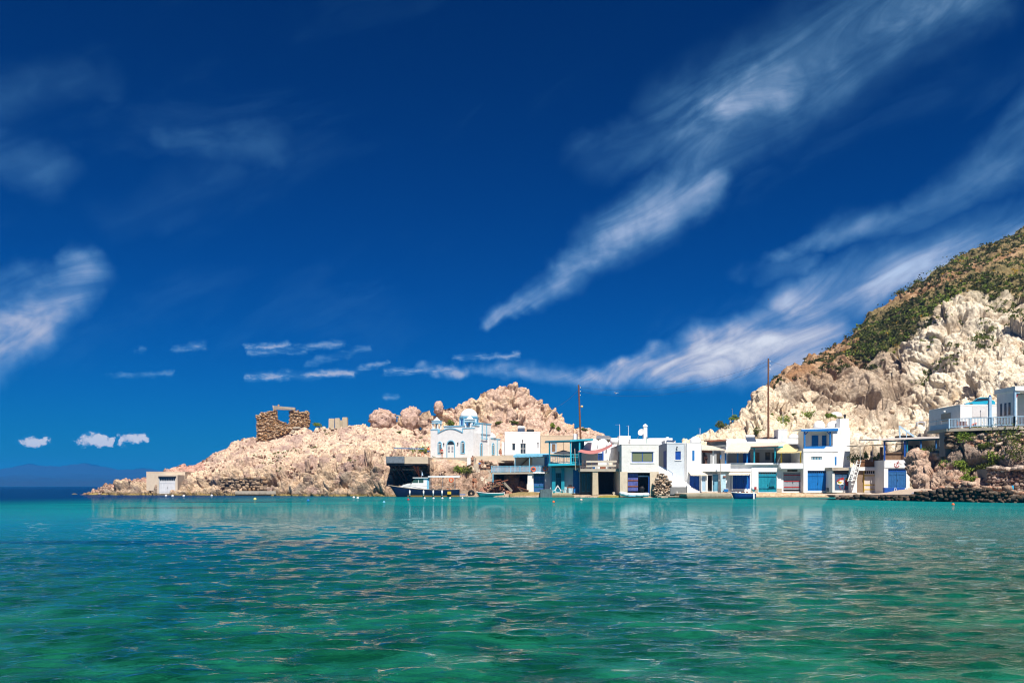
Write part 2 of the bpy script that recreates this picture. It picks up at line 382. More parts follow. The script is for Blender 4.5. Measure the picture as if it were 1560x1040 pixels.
AWNY = paint('yellow_awning', (.72, .58, .30), .7, .12, 1.2)
MAUVE = paint('mauve_canvas', (.45, .17, .16), .75, .15, 1.5)
WPAINT = paint('white_paint', (.80, .80, .78), .4, .06)
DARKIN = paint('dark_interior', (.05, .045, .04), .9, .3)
GLASS = glassmat('dark_glass', (.03, .04, .05)); GLASSG = glassmat('green_curtain_glass', (.17, .19, .10), .35)
SKIN = paint('tanned_skin', (.50, .24, .14), .55, .06); SKIN2 = paint('brown_skin', (.36, .15, .08), .55, .06)
HAIR = paint('dark_hair', (.02, .014, .01), .6, .1)
ROCK = rockmat('rock'); STONE = rockmat('stone', 4, .12)
SHRUB = leafmat('shrub_leaf', (.085, .115, .025), (.21, .23, .05)); SHRUBD = leafmat('dark_scrub_leaf', (.06, .075, .02), (.14, .135, .04)); SHRUBY = leafmat('yellow_flower', (.50, .30, .02), (.65, .42, .04))
FRESH = leafmat('fresh_green_leaf', (.14, .22, .03), (.31, .38, .06))
# ================================================================== TERRAIN
SHEETS = {}
def sheet(name, x0, x1, ncol, curves, rows, disp, color, mat=ROCK, label=None, kind='structure'):
    cols = np.linspace(x0, x1, ncol)
    cp = []
    for c in curves:
        c = sorted(c); xs = [q[0] for q in c]
        cp.append((np.interp(cols, xs, [q[1] for q in c]), np.interp(cols, xs, [q[2] for q in c])))
    PY, YY, TT = [], [], []
    for k in range(len(cp)-1):
        n = rows[k]
        for j in range(n+(1 if k == len(cp)-2 else 0)):
            t = j/n; PY.append(cp[k][0]*(1-t)+cp[k+1][0]*t); YY.append(cp[k][1]*(1-t)+cp[k+1][1]*t); TT.append(np.full(ncol, k+t))
    PY, YY, TT = np.array(PY), np.array(YY), np.array(TT); nr = len(PY); PX = np.tile(cols, (nr, 1))
    V = np.stack([(PX-CX)/F*YY, YY, HCAM+(HY-PY)/F*YY], -1)
    du = np.gradient(V, axis=1); dv = np.gradient(V, axis=0); N = np.cross(du, dv); N /= np.linalg.norm(N, axis=2)[..., None]+1e-9
    # soften the base normals so folds do not tear
    for _ in range(6):
        N[1:-1, 1:-1] = (N[:-2, 1:-1]+N[2:, 1:-1]+N[1:-1, :-2]+N[1:-1, 2:]+N[1:-1, 1:-1])/5
    N /= np.linalg.norm(N, axis=2)[..., None]+1e-9
    p = V.reshape(-1, 3); pxf, pyf, tf = PX.ravel(), PY.ravel(), TT.ravel()
    d = disp(p, pxf, pyf, tf)
    if isinstance(d, tuple): d, off = d
    else: off = 0
    q = p+N.reshape(-1, 3)*d[:, None]+off
    col = color(q, pxf, pyf, tf, d)
    idx = np.arange(nr*ncol).reshape(nr, ncol)
    Fc = np.stack([idx[:-1, :-1], idx[:-1, 1:], idx[1:, 1:], idx[1:, :-1]], -1).reshape(-1, 4)
    o = np_mesh(name, q, Fc, mat, None, name in ('distant_hills', 'beach', 'village_ground'), np.clip(col, .005, .95)); tag(o, label=label, kind=kind)
    fx, fy = CX+F*q[:, 0]/q[:, 1], HY-F*(q[:, 2]-HCAM)/q[:, 1]
    SHEETS[name] = (q, fx, fy, tf, N.reshape(-1, 3))
    return o
def on(name, px, py, tmax=None):
    q, fx, fy, tf, _ = SHEETS[name]; d = (fx-px)**2+(fy-py)**2+q[:, 1]*.002
    if tmax is not None: d = d+np.where(tf > tmax, 1e6, 0)
    return Vector(q[int(np.argmin(d))])
def blocks(p, s, amp, crack=.5, tilt=.9, stretch=(1, 1, 1)):
    """angular rock: every cell is a tilted facet, with a cleft where cells meet"""
    p = p*np.asarray(stretch); w = p+s*.30*np.stack([perlin(p/s*.9), perlin(p/s*.9+31), perlin(p/s*.9+57)], -1)
    f1, f2, cid, dv = worley(w/s); g = _grad[(cid*7+13) & 511]
    return amp*((cid/511.-.5)*.55+(g*dv).sum(1)*tilt-crack*np.exp(-(f2-f1)*20)), cid/511.
def lerp3(a, b, t): return np.asarray(a)*(1-t[:, None])+np.asarray(b)*t[:, None]
def tone(p, col, sc=2.2, amt=.30, seed=0):
    n = fbm(p/sc+seed, 4); return col*(1+amt*n)[:, None]
def pz(px, z, Y): return (px, PYZ(z, Y), Y)
# ------------------------------------------------------------------ headland on the left
def ledges(z, n, s): f = (z/s+n) % 1.; return f*f*(1-sstep(.82, 1., f))
def dip(p, ang=.6): c, sn = math.cos(ang), math.sin(ang); return np.stack([p[:, 0]*c+p[:, 2]*sn, p[:, 1], -p[:, 0]*sn+p[:, 2]*c], -1)
def hl_disp(p, px, py, t):
    pd = dip(p)
    b1, c1 = blocks(pd, 6., 2.3, .5, 1., (1, 1, 2.2)); b2, c2 = blocks(pd+9, 2.0, 1.0, .6, 1., (1, 1, 1.9)); b3, c3 = blocks(p+33, .75, .34)
    cliff = sstep(2.4, 1.95, t+.25*fbm(p/6, 2)); rough = sstep(-.05, .35, fbm(p/6+3, 3))
    d = b1*(.25+.9*cliff)+b2*(.12+.9*np.maximum(cliff, rough*.7))+b3*(.12+.7*np.maximum(cliff, rough*.6))+fbm(p/5, 4)*.7
    d += ledges(pd[:, 2], .9*fbm(p/6+70, 3), 1.9)*(1.1*cliff+.35*rough)+ledges(p[:, 2], 1.2*fbm(p/9+90, 3), 2.6)*.5*(1-cliff)
    # stones lying on the bare slope, and pits
    f1, f2, cid, dv = worley(p/.85+5); st = (cid/511. > .74)*np.clip(.42-f1, 0, 1)*.8
    d += st*(1-cliff)*(.5+.7*sstep(-.1, .3, fbm(p/4+60, 3)))
    d -= sstep(.30, .5, perlin(p*np.array([1, 1, 1.4])/.9))*.45+sstep(.22, .5, perlin(pd*np.array([.6, 1, 2.])/2.6+44))*1.3*cliff
    d = (d-.55)*np.where(t < .7, .45, 1.)*(.35+.65*sstep(125, 190, px))
    # hollow under the timber platform
    hol = sstep(596, 603, px)*sstep(655, 648, px)*sstep(704, 709, py)*sstep(745, 736, py)
    off = np.stack([0*d, hol*4.5, 0*d], -1)
    return d, off
def hl_col(q, px, py, t, d):
    cream = np.array((.78, .64, .48)); pink = np.array((.70, .54, .42)); tan = np.array((.56, .42, .27)); grey = np.array((.27, .23, .19))
    n1 = fbm(q/6, 4); n2 = fbm(q/2.3+40, 4)
    c = lerp3(pink, cream, sstep(-.15, .25, n1))
    c = np.where((px < 310)[:, None]*(t > 2.35)[:, None], c*.35+np.array((.62, .32, .27))*.65, c)
    low = sstep(2.6, 1.8, t+.5*n2)
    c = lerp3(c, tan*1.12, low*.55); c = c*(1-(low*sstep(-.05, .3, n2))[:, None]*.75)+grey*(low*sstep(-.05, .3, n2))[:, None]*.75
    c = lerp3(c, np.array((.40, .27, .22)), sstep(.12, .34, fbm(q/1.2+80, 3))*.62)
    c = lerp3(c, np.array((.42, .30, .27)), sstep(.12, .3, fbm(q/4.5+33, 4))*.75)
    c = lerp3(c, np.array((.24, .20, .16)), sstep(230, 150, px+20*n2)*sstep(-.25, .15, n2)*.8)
    c = lerp3(c, np.array((.15, .12, .09)), sstep(.75, .35, q[:, 2]+.4*n2)*.8)
    c = lerp3(c, np.array((.36, .27, .08)), sstep(.34, .22, q[:, 2]+.05*n2)*.9)
    return tone(q, c, 1.0, .25)
sk = [(108, 762), (130, 752), (150, 742), (165, 735), (185, 730), (200, 728), (225, 719), (245, 716), (270, 710), (300, 700), (318, 690), (345, 678), (375, 664), (392, 660), (440, 652), (472, 649), (500, 647), (530, 646), (545, 643), (565, 646), (600, 643), (640, 650), (676, 660)]
rY = lambda px: 168+(px-118)*.026
shY = [(108, 167), (130, 166), (200, 160), (260, 157), (400, 150), (520, 144), (600, 140), (676, 138)]
def shi(px): return float(np.interp(px, [q[0] for q in shY], [q[1] for q in shY]))
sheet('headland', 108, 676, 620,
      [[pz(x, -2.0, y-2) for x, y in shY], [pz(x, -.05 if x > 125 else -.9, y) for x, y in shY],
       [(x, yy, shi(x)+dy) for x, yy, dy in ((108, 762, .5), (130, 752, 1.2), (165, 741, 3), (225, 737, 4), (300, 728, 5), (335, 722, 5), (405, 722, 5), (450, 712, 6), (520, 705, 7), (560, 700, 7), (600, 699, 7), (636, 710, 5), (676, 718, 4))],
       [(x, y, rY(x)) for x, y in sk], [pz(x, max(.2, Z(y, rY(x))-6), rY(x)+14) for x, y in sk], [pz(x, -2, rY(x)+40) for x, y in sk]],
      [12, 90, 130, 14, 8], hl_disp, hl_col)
# ------------------------------------------------------------------ church terrace and crag behind it
def cc_disp(p, px, py, t):
    b1, _ = blocks(dip(p, -.5), 8., 2.6, .14, 1., (1, 1, 1.2)); b2, _ = blocks(dip(p, .4)+9, 3.4, 1.0, .35, .9, (1, 1, 1.3)); b3, _ = blocks(p+33, 1.1, .34, .5)
    crag = sstep(4.15, 4.7, t); plaza = sstep(1.9, 2.1, t)*sstep(4.05, 3.9, t); low = sstep(2.0, 1.55, t)
    d = crag*(b1+b2+b3+fbm(p/3, 4)*.5+ledges(dip(p, -.35)[:, 2], .8*fbm(p/5, 3), 2.3)*.7)+low*(b2*1.1+b3*1.8-sstep(.2, .45, perlin(p/1.1))*.6)+plaza*fbm(p, 2)*.05
    d -= crag*sstep(.28, .5, perlin(p/2.4+5))*.9
    hol = sstep(597, 603, px)*sstep(656, 648, px)*sstep(702, 708, py)*sstep(748, 738, py)*sstep(2.1, 1.9, t)
    hol2 = sstep(757, 766, px)*sstep(950, 940, px)*sstep(2.1, 1.9, t)
    return d, np.stack([0*d, hol*5+hol2*6, 0*d], -1)
def cc_col(q, px, py, t, d):
    pink = np.array((.66, .49, .39)); cream = np.array((.74, .57, .40)); br = np.array((.38, .27, .19))
    n1 = fbm(q/5, 4); n2 = fbm(q/1.8+40, 4)
    c = lerp3(pink, cream, sstep(-.1, .3, n1)); c = lerp3(c, br, sstep(.15, .45, n2)*.6)
    c = lerp3(c, np.array((.62, .36, .16)), sstep(.25, .5, fbm(q/2.6+90, 3))*.5)
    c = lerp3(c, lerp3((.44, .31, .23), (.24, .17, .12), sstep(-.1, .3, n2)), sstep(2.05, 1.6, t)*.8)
    c = lerp3(c, np.array((.50, .42, .32)), sstep(1.98, 2.05, t)*sstep(4.0, 3.95, t)*.8)
    c = lerp3(c, np.array((.30, .22, .08)), sstep(.40, .2, q[:, 2])*.8)
    return tone(q, c, 1.0, .25)
csk = [(585, 672), (625, 668), (641, 655), (645, 640), (652, 628), (668, 623), (676, 620), (690, 614), (702, 608), (725, 606), (731, 597), (742, 590), (757, 588), (775, 585), (790, 589), (800, 597), (815, 606), (830, 612), (845, 627), (860, 637), (875, 642), (885, 652), (905, 662), (925, 672), (960, 690)]
cb = [(585, 139.5), (650, 138), (720, 137), (790, 134.5), (960, 134.5)]
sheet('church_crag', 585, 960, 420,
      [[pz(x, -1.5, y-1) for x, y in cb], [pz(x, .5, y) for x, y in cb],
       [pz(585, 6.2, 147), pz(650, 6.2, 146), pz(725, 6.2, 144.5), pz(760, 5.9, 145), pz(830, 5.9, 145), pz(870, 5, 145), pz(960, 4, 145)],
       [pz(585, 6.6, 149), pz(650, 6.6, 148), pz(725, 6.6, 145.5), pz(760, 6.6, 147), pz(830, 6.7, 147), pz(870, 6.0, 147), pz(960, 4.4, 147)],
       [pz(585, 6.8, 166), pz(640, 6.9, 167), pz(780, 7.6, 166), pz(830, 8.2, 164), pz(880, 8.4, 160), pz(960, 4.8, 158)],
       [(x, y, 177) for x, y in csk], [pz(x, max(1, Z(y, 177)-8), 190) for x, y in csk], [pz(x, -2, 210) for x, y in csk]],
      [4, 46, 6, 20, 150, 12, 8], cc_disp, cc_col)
# ------------------------------------------------------------------ pale crag above the row of boathouses
def d1_disp(p, px, py, t):
    b1, _ = blocks(p, 6, 2.2); b2, _ = blocks(p+19, 2.2, .8); b3, _ = blocks(p+3, .8, .28)
    k = sstep(.8, 1.3, t); d = k*(b1+b2+b3+fbm(p/1.5, 3)*.3-sstep(.25, .5, perlin(p/1.5+15))*.5)
    hol = np.exp(-(((px-1203)/14)**2+((py-613)/11)**2))*5      # shallow cave behind the pole
    return d, np.stack([0*d, hol, 0*d], -1)
def d1_col(q, px, py, t, d):
    c = lerp3((.82, .72, .55), (.78, .63, .46), sstep(-.1, .3, fbm(q/4, 4)))
    c = lerp3(c, np.array((.42, .33, .24)), sstep(.2, .45, fbm(q/1.6+70, 3))*.5)
    return tone(q, c, 1.1, .22)
k1 = [(1040, 686), (1062, 672), (1078, 663), (1100, 649), (1115, 640), (1130, 633), (1146, 612), (1156, 599), (1166, 587), (1173, 592), (1180, 606), (1192, 622), (1206, 622), (1220, 608), (1236, 600), (1246, 612), (1252, 628), (1270, 624), (1290, 616), (1304, 630), (1330, 648), (1345, 660)]
sheet('pale_crag', 1040, 1345, 330,
      [[pz(x, .5, 141) for x in (1040, 1345)], [(1040, 684, 143), (1300, 673, 143), (1345, 700, 140)],
       [(x, y*.45+668*.55, 150) for x, y in k1], [(x, y, 162) for x, y in k1], [pz(x, Z(y, 162)-3, 172) for x, y in k1], [pz(x, 4, 184) for x, y in k1]],
      [6, 30, 90, 10, 6], d1_disp, d1_col)
# ------------------------------------------------------------------ big hill on the right
dsk = [(1130, 640), (1165, 606), (1183, 583), (1200, 571), (1225, 553), (1250, 541), (1275, 528), (1300, 512), (1320, 497), (1340, 478), (1360, 462), (1385, 440), (1410, 425), (1440, 408), (1470, 393), (1500, 378), (1530, 363), (1560, 350), (1620, 322), (1700, 292), (1800, 268)]
dsY = lambda x: float(np.interp(x, [1130, 1183, 1300, 1560, 1800], [176, 186, 212, 262, 300]))
ctop = [(1130, 650, 172), (1183, 592, 177), (1230, 566, 178), (1281, 550, 178), (1347, 538, 178), (1378, 523, 177), (1406, 496, 176), (1434, 468, 175), (1475, 455, 174), (1510, 448, 173), (1560, 452, 170), (1660, 440, 168), (1800, 430, 166)]
cbas = [(1130, 665, 162), (1183, 630, 164), (1260, 645, 163), (1350, 637, 160), (1400, 640, 155), (1440, 628, 150), (1523, 612, 142), (1560, 602, 139), (1800, 570, 130)]
def d2_disp(p, px, py, t):
    warp = np.stack([perlin(p/7), perlin(p/7+9), perlin(p/7+19)], -1)*3
    b1, _ = blocks(p+warp*.5, 11, 4.2, .30, .8, (1, 1, .7)); b2, _ = blocks(p+19, 4.2, 1.8, .4); b3, _ = blocks(p+3, 1.4, .6); b4, _ = blocks(p+43, .7, .3)
    cliff = sstep(1.1, 1.9, t)*sstep(3.2, 2.9, t); up = sstep(2.95, 3.3, t)*sstep(5.2, 4.9, t); lo = sstep(1.9, 1.3, t)
    ribs = (1-np.abs(perlin((p+warp)*np.array([.13, .13, .045]))*2))*1.6
    lump = np.abs(perlin((p+warp)/4.2))*1.0+np.abs(perlin((p+warp)/1.7+8))*.4
    d = cliff*(b1+b2*.6+b3*.65+ribs+lump+b4+fbm(p/1.2, 3)*.3-sstep(.25, .5, perlin(p*np.array([1, 1, 1.6])/2.6+15))*1.2-sstep(.28, .5, perlin(p/1.2+25))*.55)
    d += up*(fbm(p/14, 4)*2.6+b2*.5+b3*.7+fbm(p/2, 3)*.5+ledges(dip(p, -.5)[:, 2], .8*fbm(p/12, 3), 6.)*1.6)+lo*(b2*.22+b3*.22+fbm(p/5, 3)*1.1+np.abs(perlin((p+warp)/3.4))*1.7)
    d += (sstep(2.6, 2.95, t)*sstep(3.3, 2.95, t))*fbm(p/7+50, 4)*3
    return d
def d2_masks(q, px, py, t):
    n = fbm(q/9+12, 4); n2 = fbm(q/2.6+4, 3)
    up = sstep(2.86, 3.10, t+.10*n+.07*n2)
    # the rusty rock shoulder and the bare strata running across the upper slope
    shoulder = sstep(1330, 1270, px+40*n2)
    strata = np.exp(-((py-(384+(1560-px)*.40+n*10))/8.)**2)*sstep(1290, 1340, px)
    crest = sstep(20, 6, (py-np.interp(px, [a for a, _ in dsk], [b for _, b in dsk]))+8*n2)
    scrub = up*(1-np.clip(shoulder*.75+strata*.8+crest*.45*sstep(1420, 1350, px), 0, 1))
    return up, shoulder, strata, scrub, n, n2
def d2_col(q, px, py, t, d):
    up, sh, st, sc, n, n2 = d2_masks(q, px, py, t)
    white = lerp3((.86, .78, .63), (.78, .67, .51), sstep(0, .4, fbm(q/5, 4)))
    white = lerp3(white, np.array((.50, .42, .32)), sstep(.0, .3, fbm(q*np.array([.3, .3, .10])+70, 4))*.7)
    white = lerp3(white, np.array((.66, .47, .28)), sstep(.15, .4, fbm(q/3+130, 4))*.5)
    brown = lerp3((.46, .36, .27), (.34, .26, .19), sstep(-.2, .2, n2))
    bz = sstep(1398, 1368, px+14*n2)*sstep(1180, 1215, px)                 # brown rock face left of the white cliff
    bz = bz*sstep(1.55, 1.85, t)*sstep(-.45, -.1, n+sstep(1330, 1250, px)*.5)
    c = lerp3(white, brown, np.clip(bz, 0, 1)*.8)
    rust = lerp3((.36, .21, .11), (.55, .38, .24), sstep(-.1, .3, n2)); soil = lerp3((.20, .17, .08), (.30, .23, .11), sstep(-.2, .3, n2))
    upc = lerp3(soil, rust, np.clip(sh+st, 0, 1))
    c = lerp3(c, upc, up)
    c = lerp3(c, rust, sh*sstep(2.55, 2.95, t)*.7)
    return tone(q, c, 1.4, .2)
sheet('right_hill', 1130, 1800, 640,
      [[pz(1130, .5, 142), pz(1290, .5, 138), pz(1400, .5, 126), pz(1480, 8.5, 120), pz(1800, 8.5, 112)],
       [(1130, 684, 146), (1290, 672, 142), (1345, 682, 134), (1400, 664, 130), (1440, 650, 124), pz(1480, 9, 122), pz(1800, 9, 114)],
       cbas, ctop, [(x, y*.5+np.interp(x, [c[0] for c in ctop], [c[1] for c in ctop])*.5, dsY(x)*.5+np.interp(x, [c[0] for c in ctop], [c[2] for c in ctop])*.5-4) for x, y in dsk],
       [(x, y, dsY(x)) for x, y in dsk], [pz(x, Z(y, dsY(x))-6, dsY(x)+30) for x, y in dsk], [pz(x, -2, dsY(x)+140) for x, y in dsk]],
      [8, 70, 210, 90, 90, 6, 6], d2_disp, d2_col)
# ------------------------------------------------------------------ rocky bank below the upper house
def e_disp(p, px, py, t):
    b1, _ = blocks(dip(p, .7), 3.4, 1.7); b2, _ = blocks(dip(p, .7)+19, 1.2, .5, .5, .9, (1, 1, 1.6)); b3, _ = blocks(p+3, .5, .18)
    k = sstep(.8, 1.2, t)*sstep(4.1, 3.9, t)
    return k*(b1+b2+b3+fbm(p/.8, 3)*.15)+.05*b3
def e_col(q, px, py, t, d):
    c = lerp3((.62, .46, .36), (.48, .36, .28), sstep(-.2, .2, fbm(q/3, 4)))
    c = lerp3(c, np.array((.56, .24, .13)), sstep(.15, .4, fbm(q/2+50, 3))*.5)
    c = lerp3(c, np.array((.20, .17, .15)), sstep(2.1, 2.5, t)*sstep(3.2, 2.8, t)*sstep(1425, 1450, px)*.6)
    return tone(q, c, .8, .25)
sheet('rocky_bank', 1383, 1760, 360,
      [[(1383, 757, 101), (1420, 757, 97), (1560, 760, 89), (1760, 762, 83)], [(1383, 744, 102), (1400, 745, 100), (1470, 744, 95), (1560, 745, 91), (1760, 746, 86)],
       [(1383, 735, 102.5), (1396, 706, 103), (1408, 700, 103.0), (1430, 712, 100.5), (1450, 722, 98.5), (1500, 730, 95.5), (1560, 728, 92.5), (1760, 728, 88)],
       [(1383, 722, 103.5), (1396, 697, 104), (1420, 690, 103.8), (1440, 684, 102.3), (1460, 676, 101), (1500, 690, 98.2), (1560, 690, 95.2), (1760, 690, 91)],
       [(1383, 712, 106), (1396, 696, 107), (1420, 688, 106), (1440, 672, 104), (1465, 662, 102.2), (1500, 661, 100.2), (1560, 662, 97), (1760, 662, 93)],
       [pz(1383, 4, 116), pz(1425, 5, 117), pz(1450, 7.9, 118), pz(1560, 7.9, 116), pz(1760, 7.9, 112)]],
      [10, 40, 50, 40, 24], e_disp, e_col)
# ------------------------------------------------------------------ village ground, beach
def vg_col(q, px, py, t, d): return tone(q, lerp3((.52, .42, .31), (.44, .34, .25), sstep(-.2, .2, fbm(q/2, 3))), .7, .2)
sheet('village_ground', 690, 1400, 300,
      [[pz(690, -1.6, 136), pz(780, -1.6, 131), pz(900, -1.6, 128), pz(1010, -1.6, 124), pz(1140, -1.6, 128), pz(1270, -1.6, 127), pz(1300, -1.6, 108), pz(1400, -1.6, 100)],
       [pz(690, .1, 136.6), pz(780, .1, 131.5), pz(900, .1, 128.6), pz(1010, .1, 125), pz(1140, .1, 130), pz(1270, .1, 130), pz(1300, .35, 109), pz(1400, .35, 101)],
       [pz(690, .5, 138), pz(780, .45, 133), pz(900, .35, 130), pz(1010, .5, 127), pz(1060, .8, 127), pz(1140, .75, 133), pz(1270, .75, 132), pz(1300, .62, 111), pz(1400, .62, 103)],
       [pz(690, .6, 150), pz(1400, .8, 150)]], [6, 10, 20],
      lambda p, px, py, t: fbm(p/1.1, 4)*.09*sstep(.5, 1.5, t), vg_col)
def bc_col(q, px, py, t, d):
    c = lerp3((.58, .43, .27), (.66, .52, .36), sstep(-.2, .3, fbm(q/.8, 3)))
    return lerp3(c, np.array((.34, .25, .15)), sstep(.22, .02, q[:, 2]))
sheet('beach', 1134, 1292, 120,
      [[pz(1134, -1.2, 126.5), pz(1292, -1.2, 125.5)], [pz(1134, -.05, 129.4), pz(1292, -.05, 129.0)], [pz(1134, .6, 131.2), pz(1292, .6, 130.6)], [pz(1134, .88, 134.5), pz(1292, .88, 134.5)]], [8, 20, 16],
      lambda p, px, py, t: fbm(p/.8, 3)*.05, bc_col)
# ------------------------------------------------------------------ far island hills
def fh_disp(p, px, py, t): return fbm(p/260, 5)*34*sstep(0, 1, t)
sheet('distant_hills', -420, 420, 260,
      [[pz(x, -20, 4400) for x in (-420, 420)], [pz(-420, 40, 4600), pz(420, 12, 4600)],
       [(-420, 712, 8600), (-200, 722, 8600), (-60, 716, 8600), (0, 716, 8600), (20, 710, 8600), (45, 706.5, 8600), (70, 711, 8600), (95, 709, 8600), (125, 705.5, 8600), (150, 709, 8600), (180, 715, 8600), (220, 713, 8600), (260, 719, 8600), (330, 728, 8600), (420, 739, 8600)],
       [pz(x, -20, 5900) for x in (-420, 420)]], [8, 40, 10], fh_disp,
      lambda q, px, py, t, d: tone(q, np.tile(np.array((.022, .022, .024)), (len(q), 1)), 200, .3))
# ------------------------------------------------------------------ sea
Ys = np.concatenate([np.array([-60, -30, -12, -4]), np.linspace(0, 6.2, 40), 1/np.linspace(1/6.4, 1/260., 640), np.geomspace(275, 6300, 26)])
us = np.concatenate([-np.geomspace(9, .68, 16), np.linspace(-.66, .66, 720), np.geomspace(.68, 9, 16)])
UU, YG = np.meshgrid(us, Ys); XG = UU*(np.maximum(YG, 0)+6)
dY = np.gradient(Ys)[:, None]*np.ones_like(UU)
ZG = np.zeros_like(UU); wr = np.random.default_rng(21)
patch = .75+.5*np.clip(fbm(np.stack([XG.ravel()/9, YG.ravel()/9, 0*XG.ravel()], -1), 2).reshape(XG.shape)+.3, 0, 1)
for k in range(64):
    lam = float(np.exp(wr.uniform(math.log(.17), math.log(1.5)))); th = wr.normal(0, .44)+math.pi/2+.12
    kk = 2*math.pi/lam; sl = .0235*(1 if lam > .5 else 1.7); ph = wr.uniform(0, 6.28)
    att = sstep(2.2, 5.0, lam/np.maximum(dY, .01))
    ZG += att*(sl/kk)*np.sin(kk*(XG*math.cos(th)+YG*math.sin(th))+ph+.8*np.sin(XG*.23+k)+.6*np.sin(YG*.31+XG*.11+2*k))
ZG *= patch*sstep(-2, 3, YG)
V = np.stack([XG, YG, ZG], -1).reshape(-1, 3); nr, nc = UU.shape; idx = np.arange(nr*nc).reshape(nr, nc)
Fc = np.stack([idx[:-1, :-1], idx[:-1, 1:], idx[1:, 1:], idx[1:, :-1]], -1).reshape(-1, 4)
m, nt = material('sea_water'); p = pos(nt); wx, wy, wz = nt.sep(p)
deep = nt.mapr(nt.math('ADD', nt.math('ADD', wy, nt.math('MULTIPLY', wx, -2.5)), nt.math('MULTIPLY', nt.noise(p, .02, 3), 60)), 135, 330)
patchn = nt.noise(p, .045, 4, .6)
shallow = nt.mix(nt.mapr(patchn, .38, .66), (.002, .150, .160), (.004, .205, .200))
shallow = nt.mix(nt.mapr(wy, 40, 9), shallow, (.001, .105, .095))
body = nt.mix(deep, shallow, (.001, .030, .105))
grass = None
for gx, gy, rx, ry in ((-11.5, 25.6, 7.5, 1.1), (-27, 67, 6, 2.6), (-30, 92, 9, 4.), (-11.5, 16.2, 2.6, .8), (-3.5, 13.5, 2.5, .6), (1.5, 19, 3.2, 1.1)):
    e = nt.vec('LENGTH', nt.comb(nt.math('DIVIDE', nt.math('SUBTRACT', wx, gx), rx), nt.math('DIVIDE', nt.math('SUBTRACT', wy, gy), ry), 0))
    e = nt.mapr(nt.math('ADD', e, nt.math('MULTIPLY', nt.math('SUBTRACT', nt.noise(p, .5, 4), .5), 1.1)), 1.05, .65)
    grass = e if grass is None else nt.math('MAXIMUM', grass, e)
body = nt.mix(nt.math('MULTIPLY', grass, .72), body, (.0, .035, .055))
mp = nt.new('ShaderNodeMapping'); nt.put(mp.inputs['Vector'], p); mp.inputs['Scale'].default_value = (.55, 1.15, 1)
hb = nt.math('ADD', nt.noise(mp.outputs[0], 3.4, 5, .62, .3), nt.math('MULTIPLY', nt.noise(mp.outputs[0], .7, 3, .5), 1.3))
nrm = bump(nt, hb, .26, .8); nt.put(nrm.node.inputs['Strength'], nt.mapr(wy, 34, 90, .26, .8))
df = nt.new('ShaderNodeBsdfDiffuse'); nt.put(df.inputs[0], body); nt.l.new(nrm, df.inputs['Normal'])
rf = nt.new('ShaderNodeBsdfRefraction'); nt.put(rf.inputs[0], (.18, .76, .68)); rf.inputs['IOR'].default_value = 1.33; rf.inputs['Roughness'].default_value = .0; nt.l.new(nrm, rf.inputs['Normal'])
tp = nt.new('ShaderNodeBsdfTransparent'); nt.put(tp.inputs[0], (.20, .78, .70))
m1_ = nt.new('ShaderNodeMixShader'); m1_.inputs[0].default_value = .6; nt.l.new(tp.outputs[0], m1_.inputs[1]); nt.l.new(rf.outputs[0], m1_.inputs[2])
m2_ = nt.new('ShaderNodeMixShader'); nt.put(m2_.inputs[0], nt.mapr(wy, 40, 8, 0., .92)); nt.l.new(df.outputs[0], m2_.inputs[1]); nt.l.new(m1_.outputs[0], m2_.inputs[2])
fr = nt.new('ShaderNodeFresnel'); fr.inputs[0].default_value = 1.33; nt.l.new(nrm, fr.inputs['Normal'])
gl = nt.new('ShaderNodeBsdfGlossy'); nt.put(gl.inputs[0], (.92, .95, .97)); gl.inputs['Roughness'].default_value = .02; nt.l.new(nrm, gl.inputs['Normal'])
m3_ = nt.new('ShaderNodeMixShader'); nt.put(m3_.inputs[0], nt.math('MINIMUM', nt.math('MULTIPLY', fr.outputs[0], .95), nt.mapr(wy, 30, 85, .9, .22))); nt.l.new(m2_.outputs[0], m3_.inputs[1]); nt.l.new(gl.outputs[0], m3_.inputs[2])
finish(nt, m3_.outputs[0]); SEAM = m
tag(np_mesh('sea', V, Fc, SEAM, None, True), kind='structure')
# seabed near the camera
m, nt = material('seabed_sand'); p = pos(nt)
sand = nt.mix(nt.mapr(nt.noise(p, .9, 5, .6), .35, .65), (.42, .46, .25), (.78, .76, .52))
vv = nt.new('ShaderNodeTexVoronoi'); nt.put(vv.inputs['Vector'], p); vv.inputs['Scale'].default_value = 2.6
peb = nt.mix(nt.mapr(nt.noise(p, .8, 5, .62), .46, .54), sand, nt.mix(nt.mapr(vv.outputs['Distance'], .1, .55), (.015, .03, .02), (.16, .22, .09)))
finish(nt, princ(nt, peb, .9))
sg = np.linspace(-60, 60, 90); yg = np.linspace(-60, 70, 100); A, B = np.meshgrid(sg, yg)
zz = -.75-.012*np.clip(B, 0, 100)+.3*fbm(np.stack([A.ravel()/3.5, B.ravel()/3.5, 0*A.ravel()], -1), 3).reshape(A.shape)
V = np.stack([A, B, zz], -1).reshape(-1, 3); idx = np.arange(A.size).reshape(A.shape)
Fc = np.stack([idx[:-1, :-1], idx[:-1, 1:], idx[1:, 1:], idx[1:, :-1]], -1).reshape(-1, 4)
tag(np_mesh('seabed', V, Fc, m, None, True), kind='structure')
# ------------------------------------------------------------------ haze over the far sea
m, nt = material('haze'); pv = nt.new('ShaderNodeVolumePrincipled')
pv.inputs['Color'].default_value = (.03, .36, 1, 1); pv.inputs['Density'].default_value = 1.5e-4; pv.inputs['Anisotropy'].default_value = 0
finish(nt, None, volume=pv.outputs[0])
HAZE=True
if HAZE: hz = MB().box(-7000, 7000, -400, 6600, -60, 170).build('haze', m); tag(hz, kind='stuff')
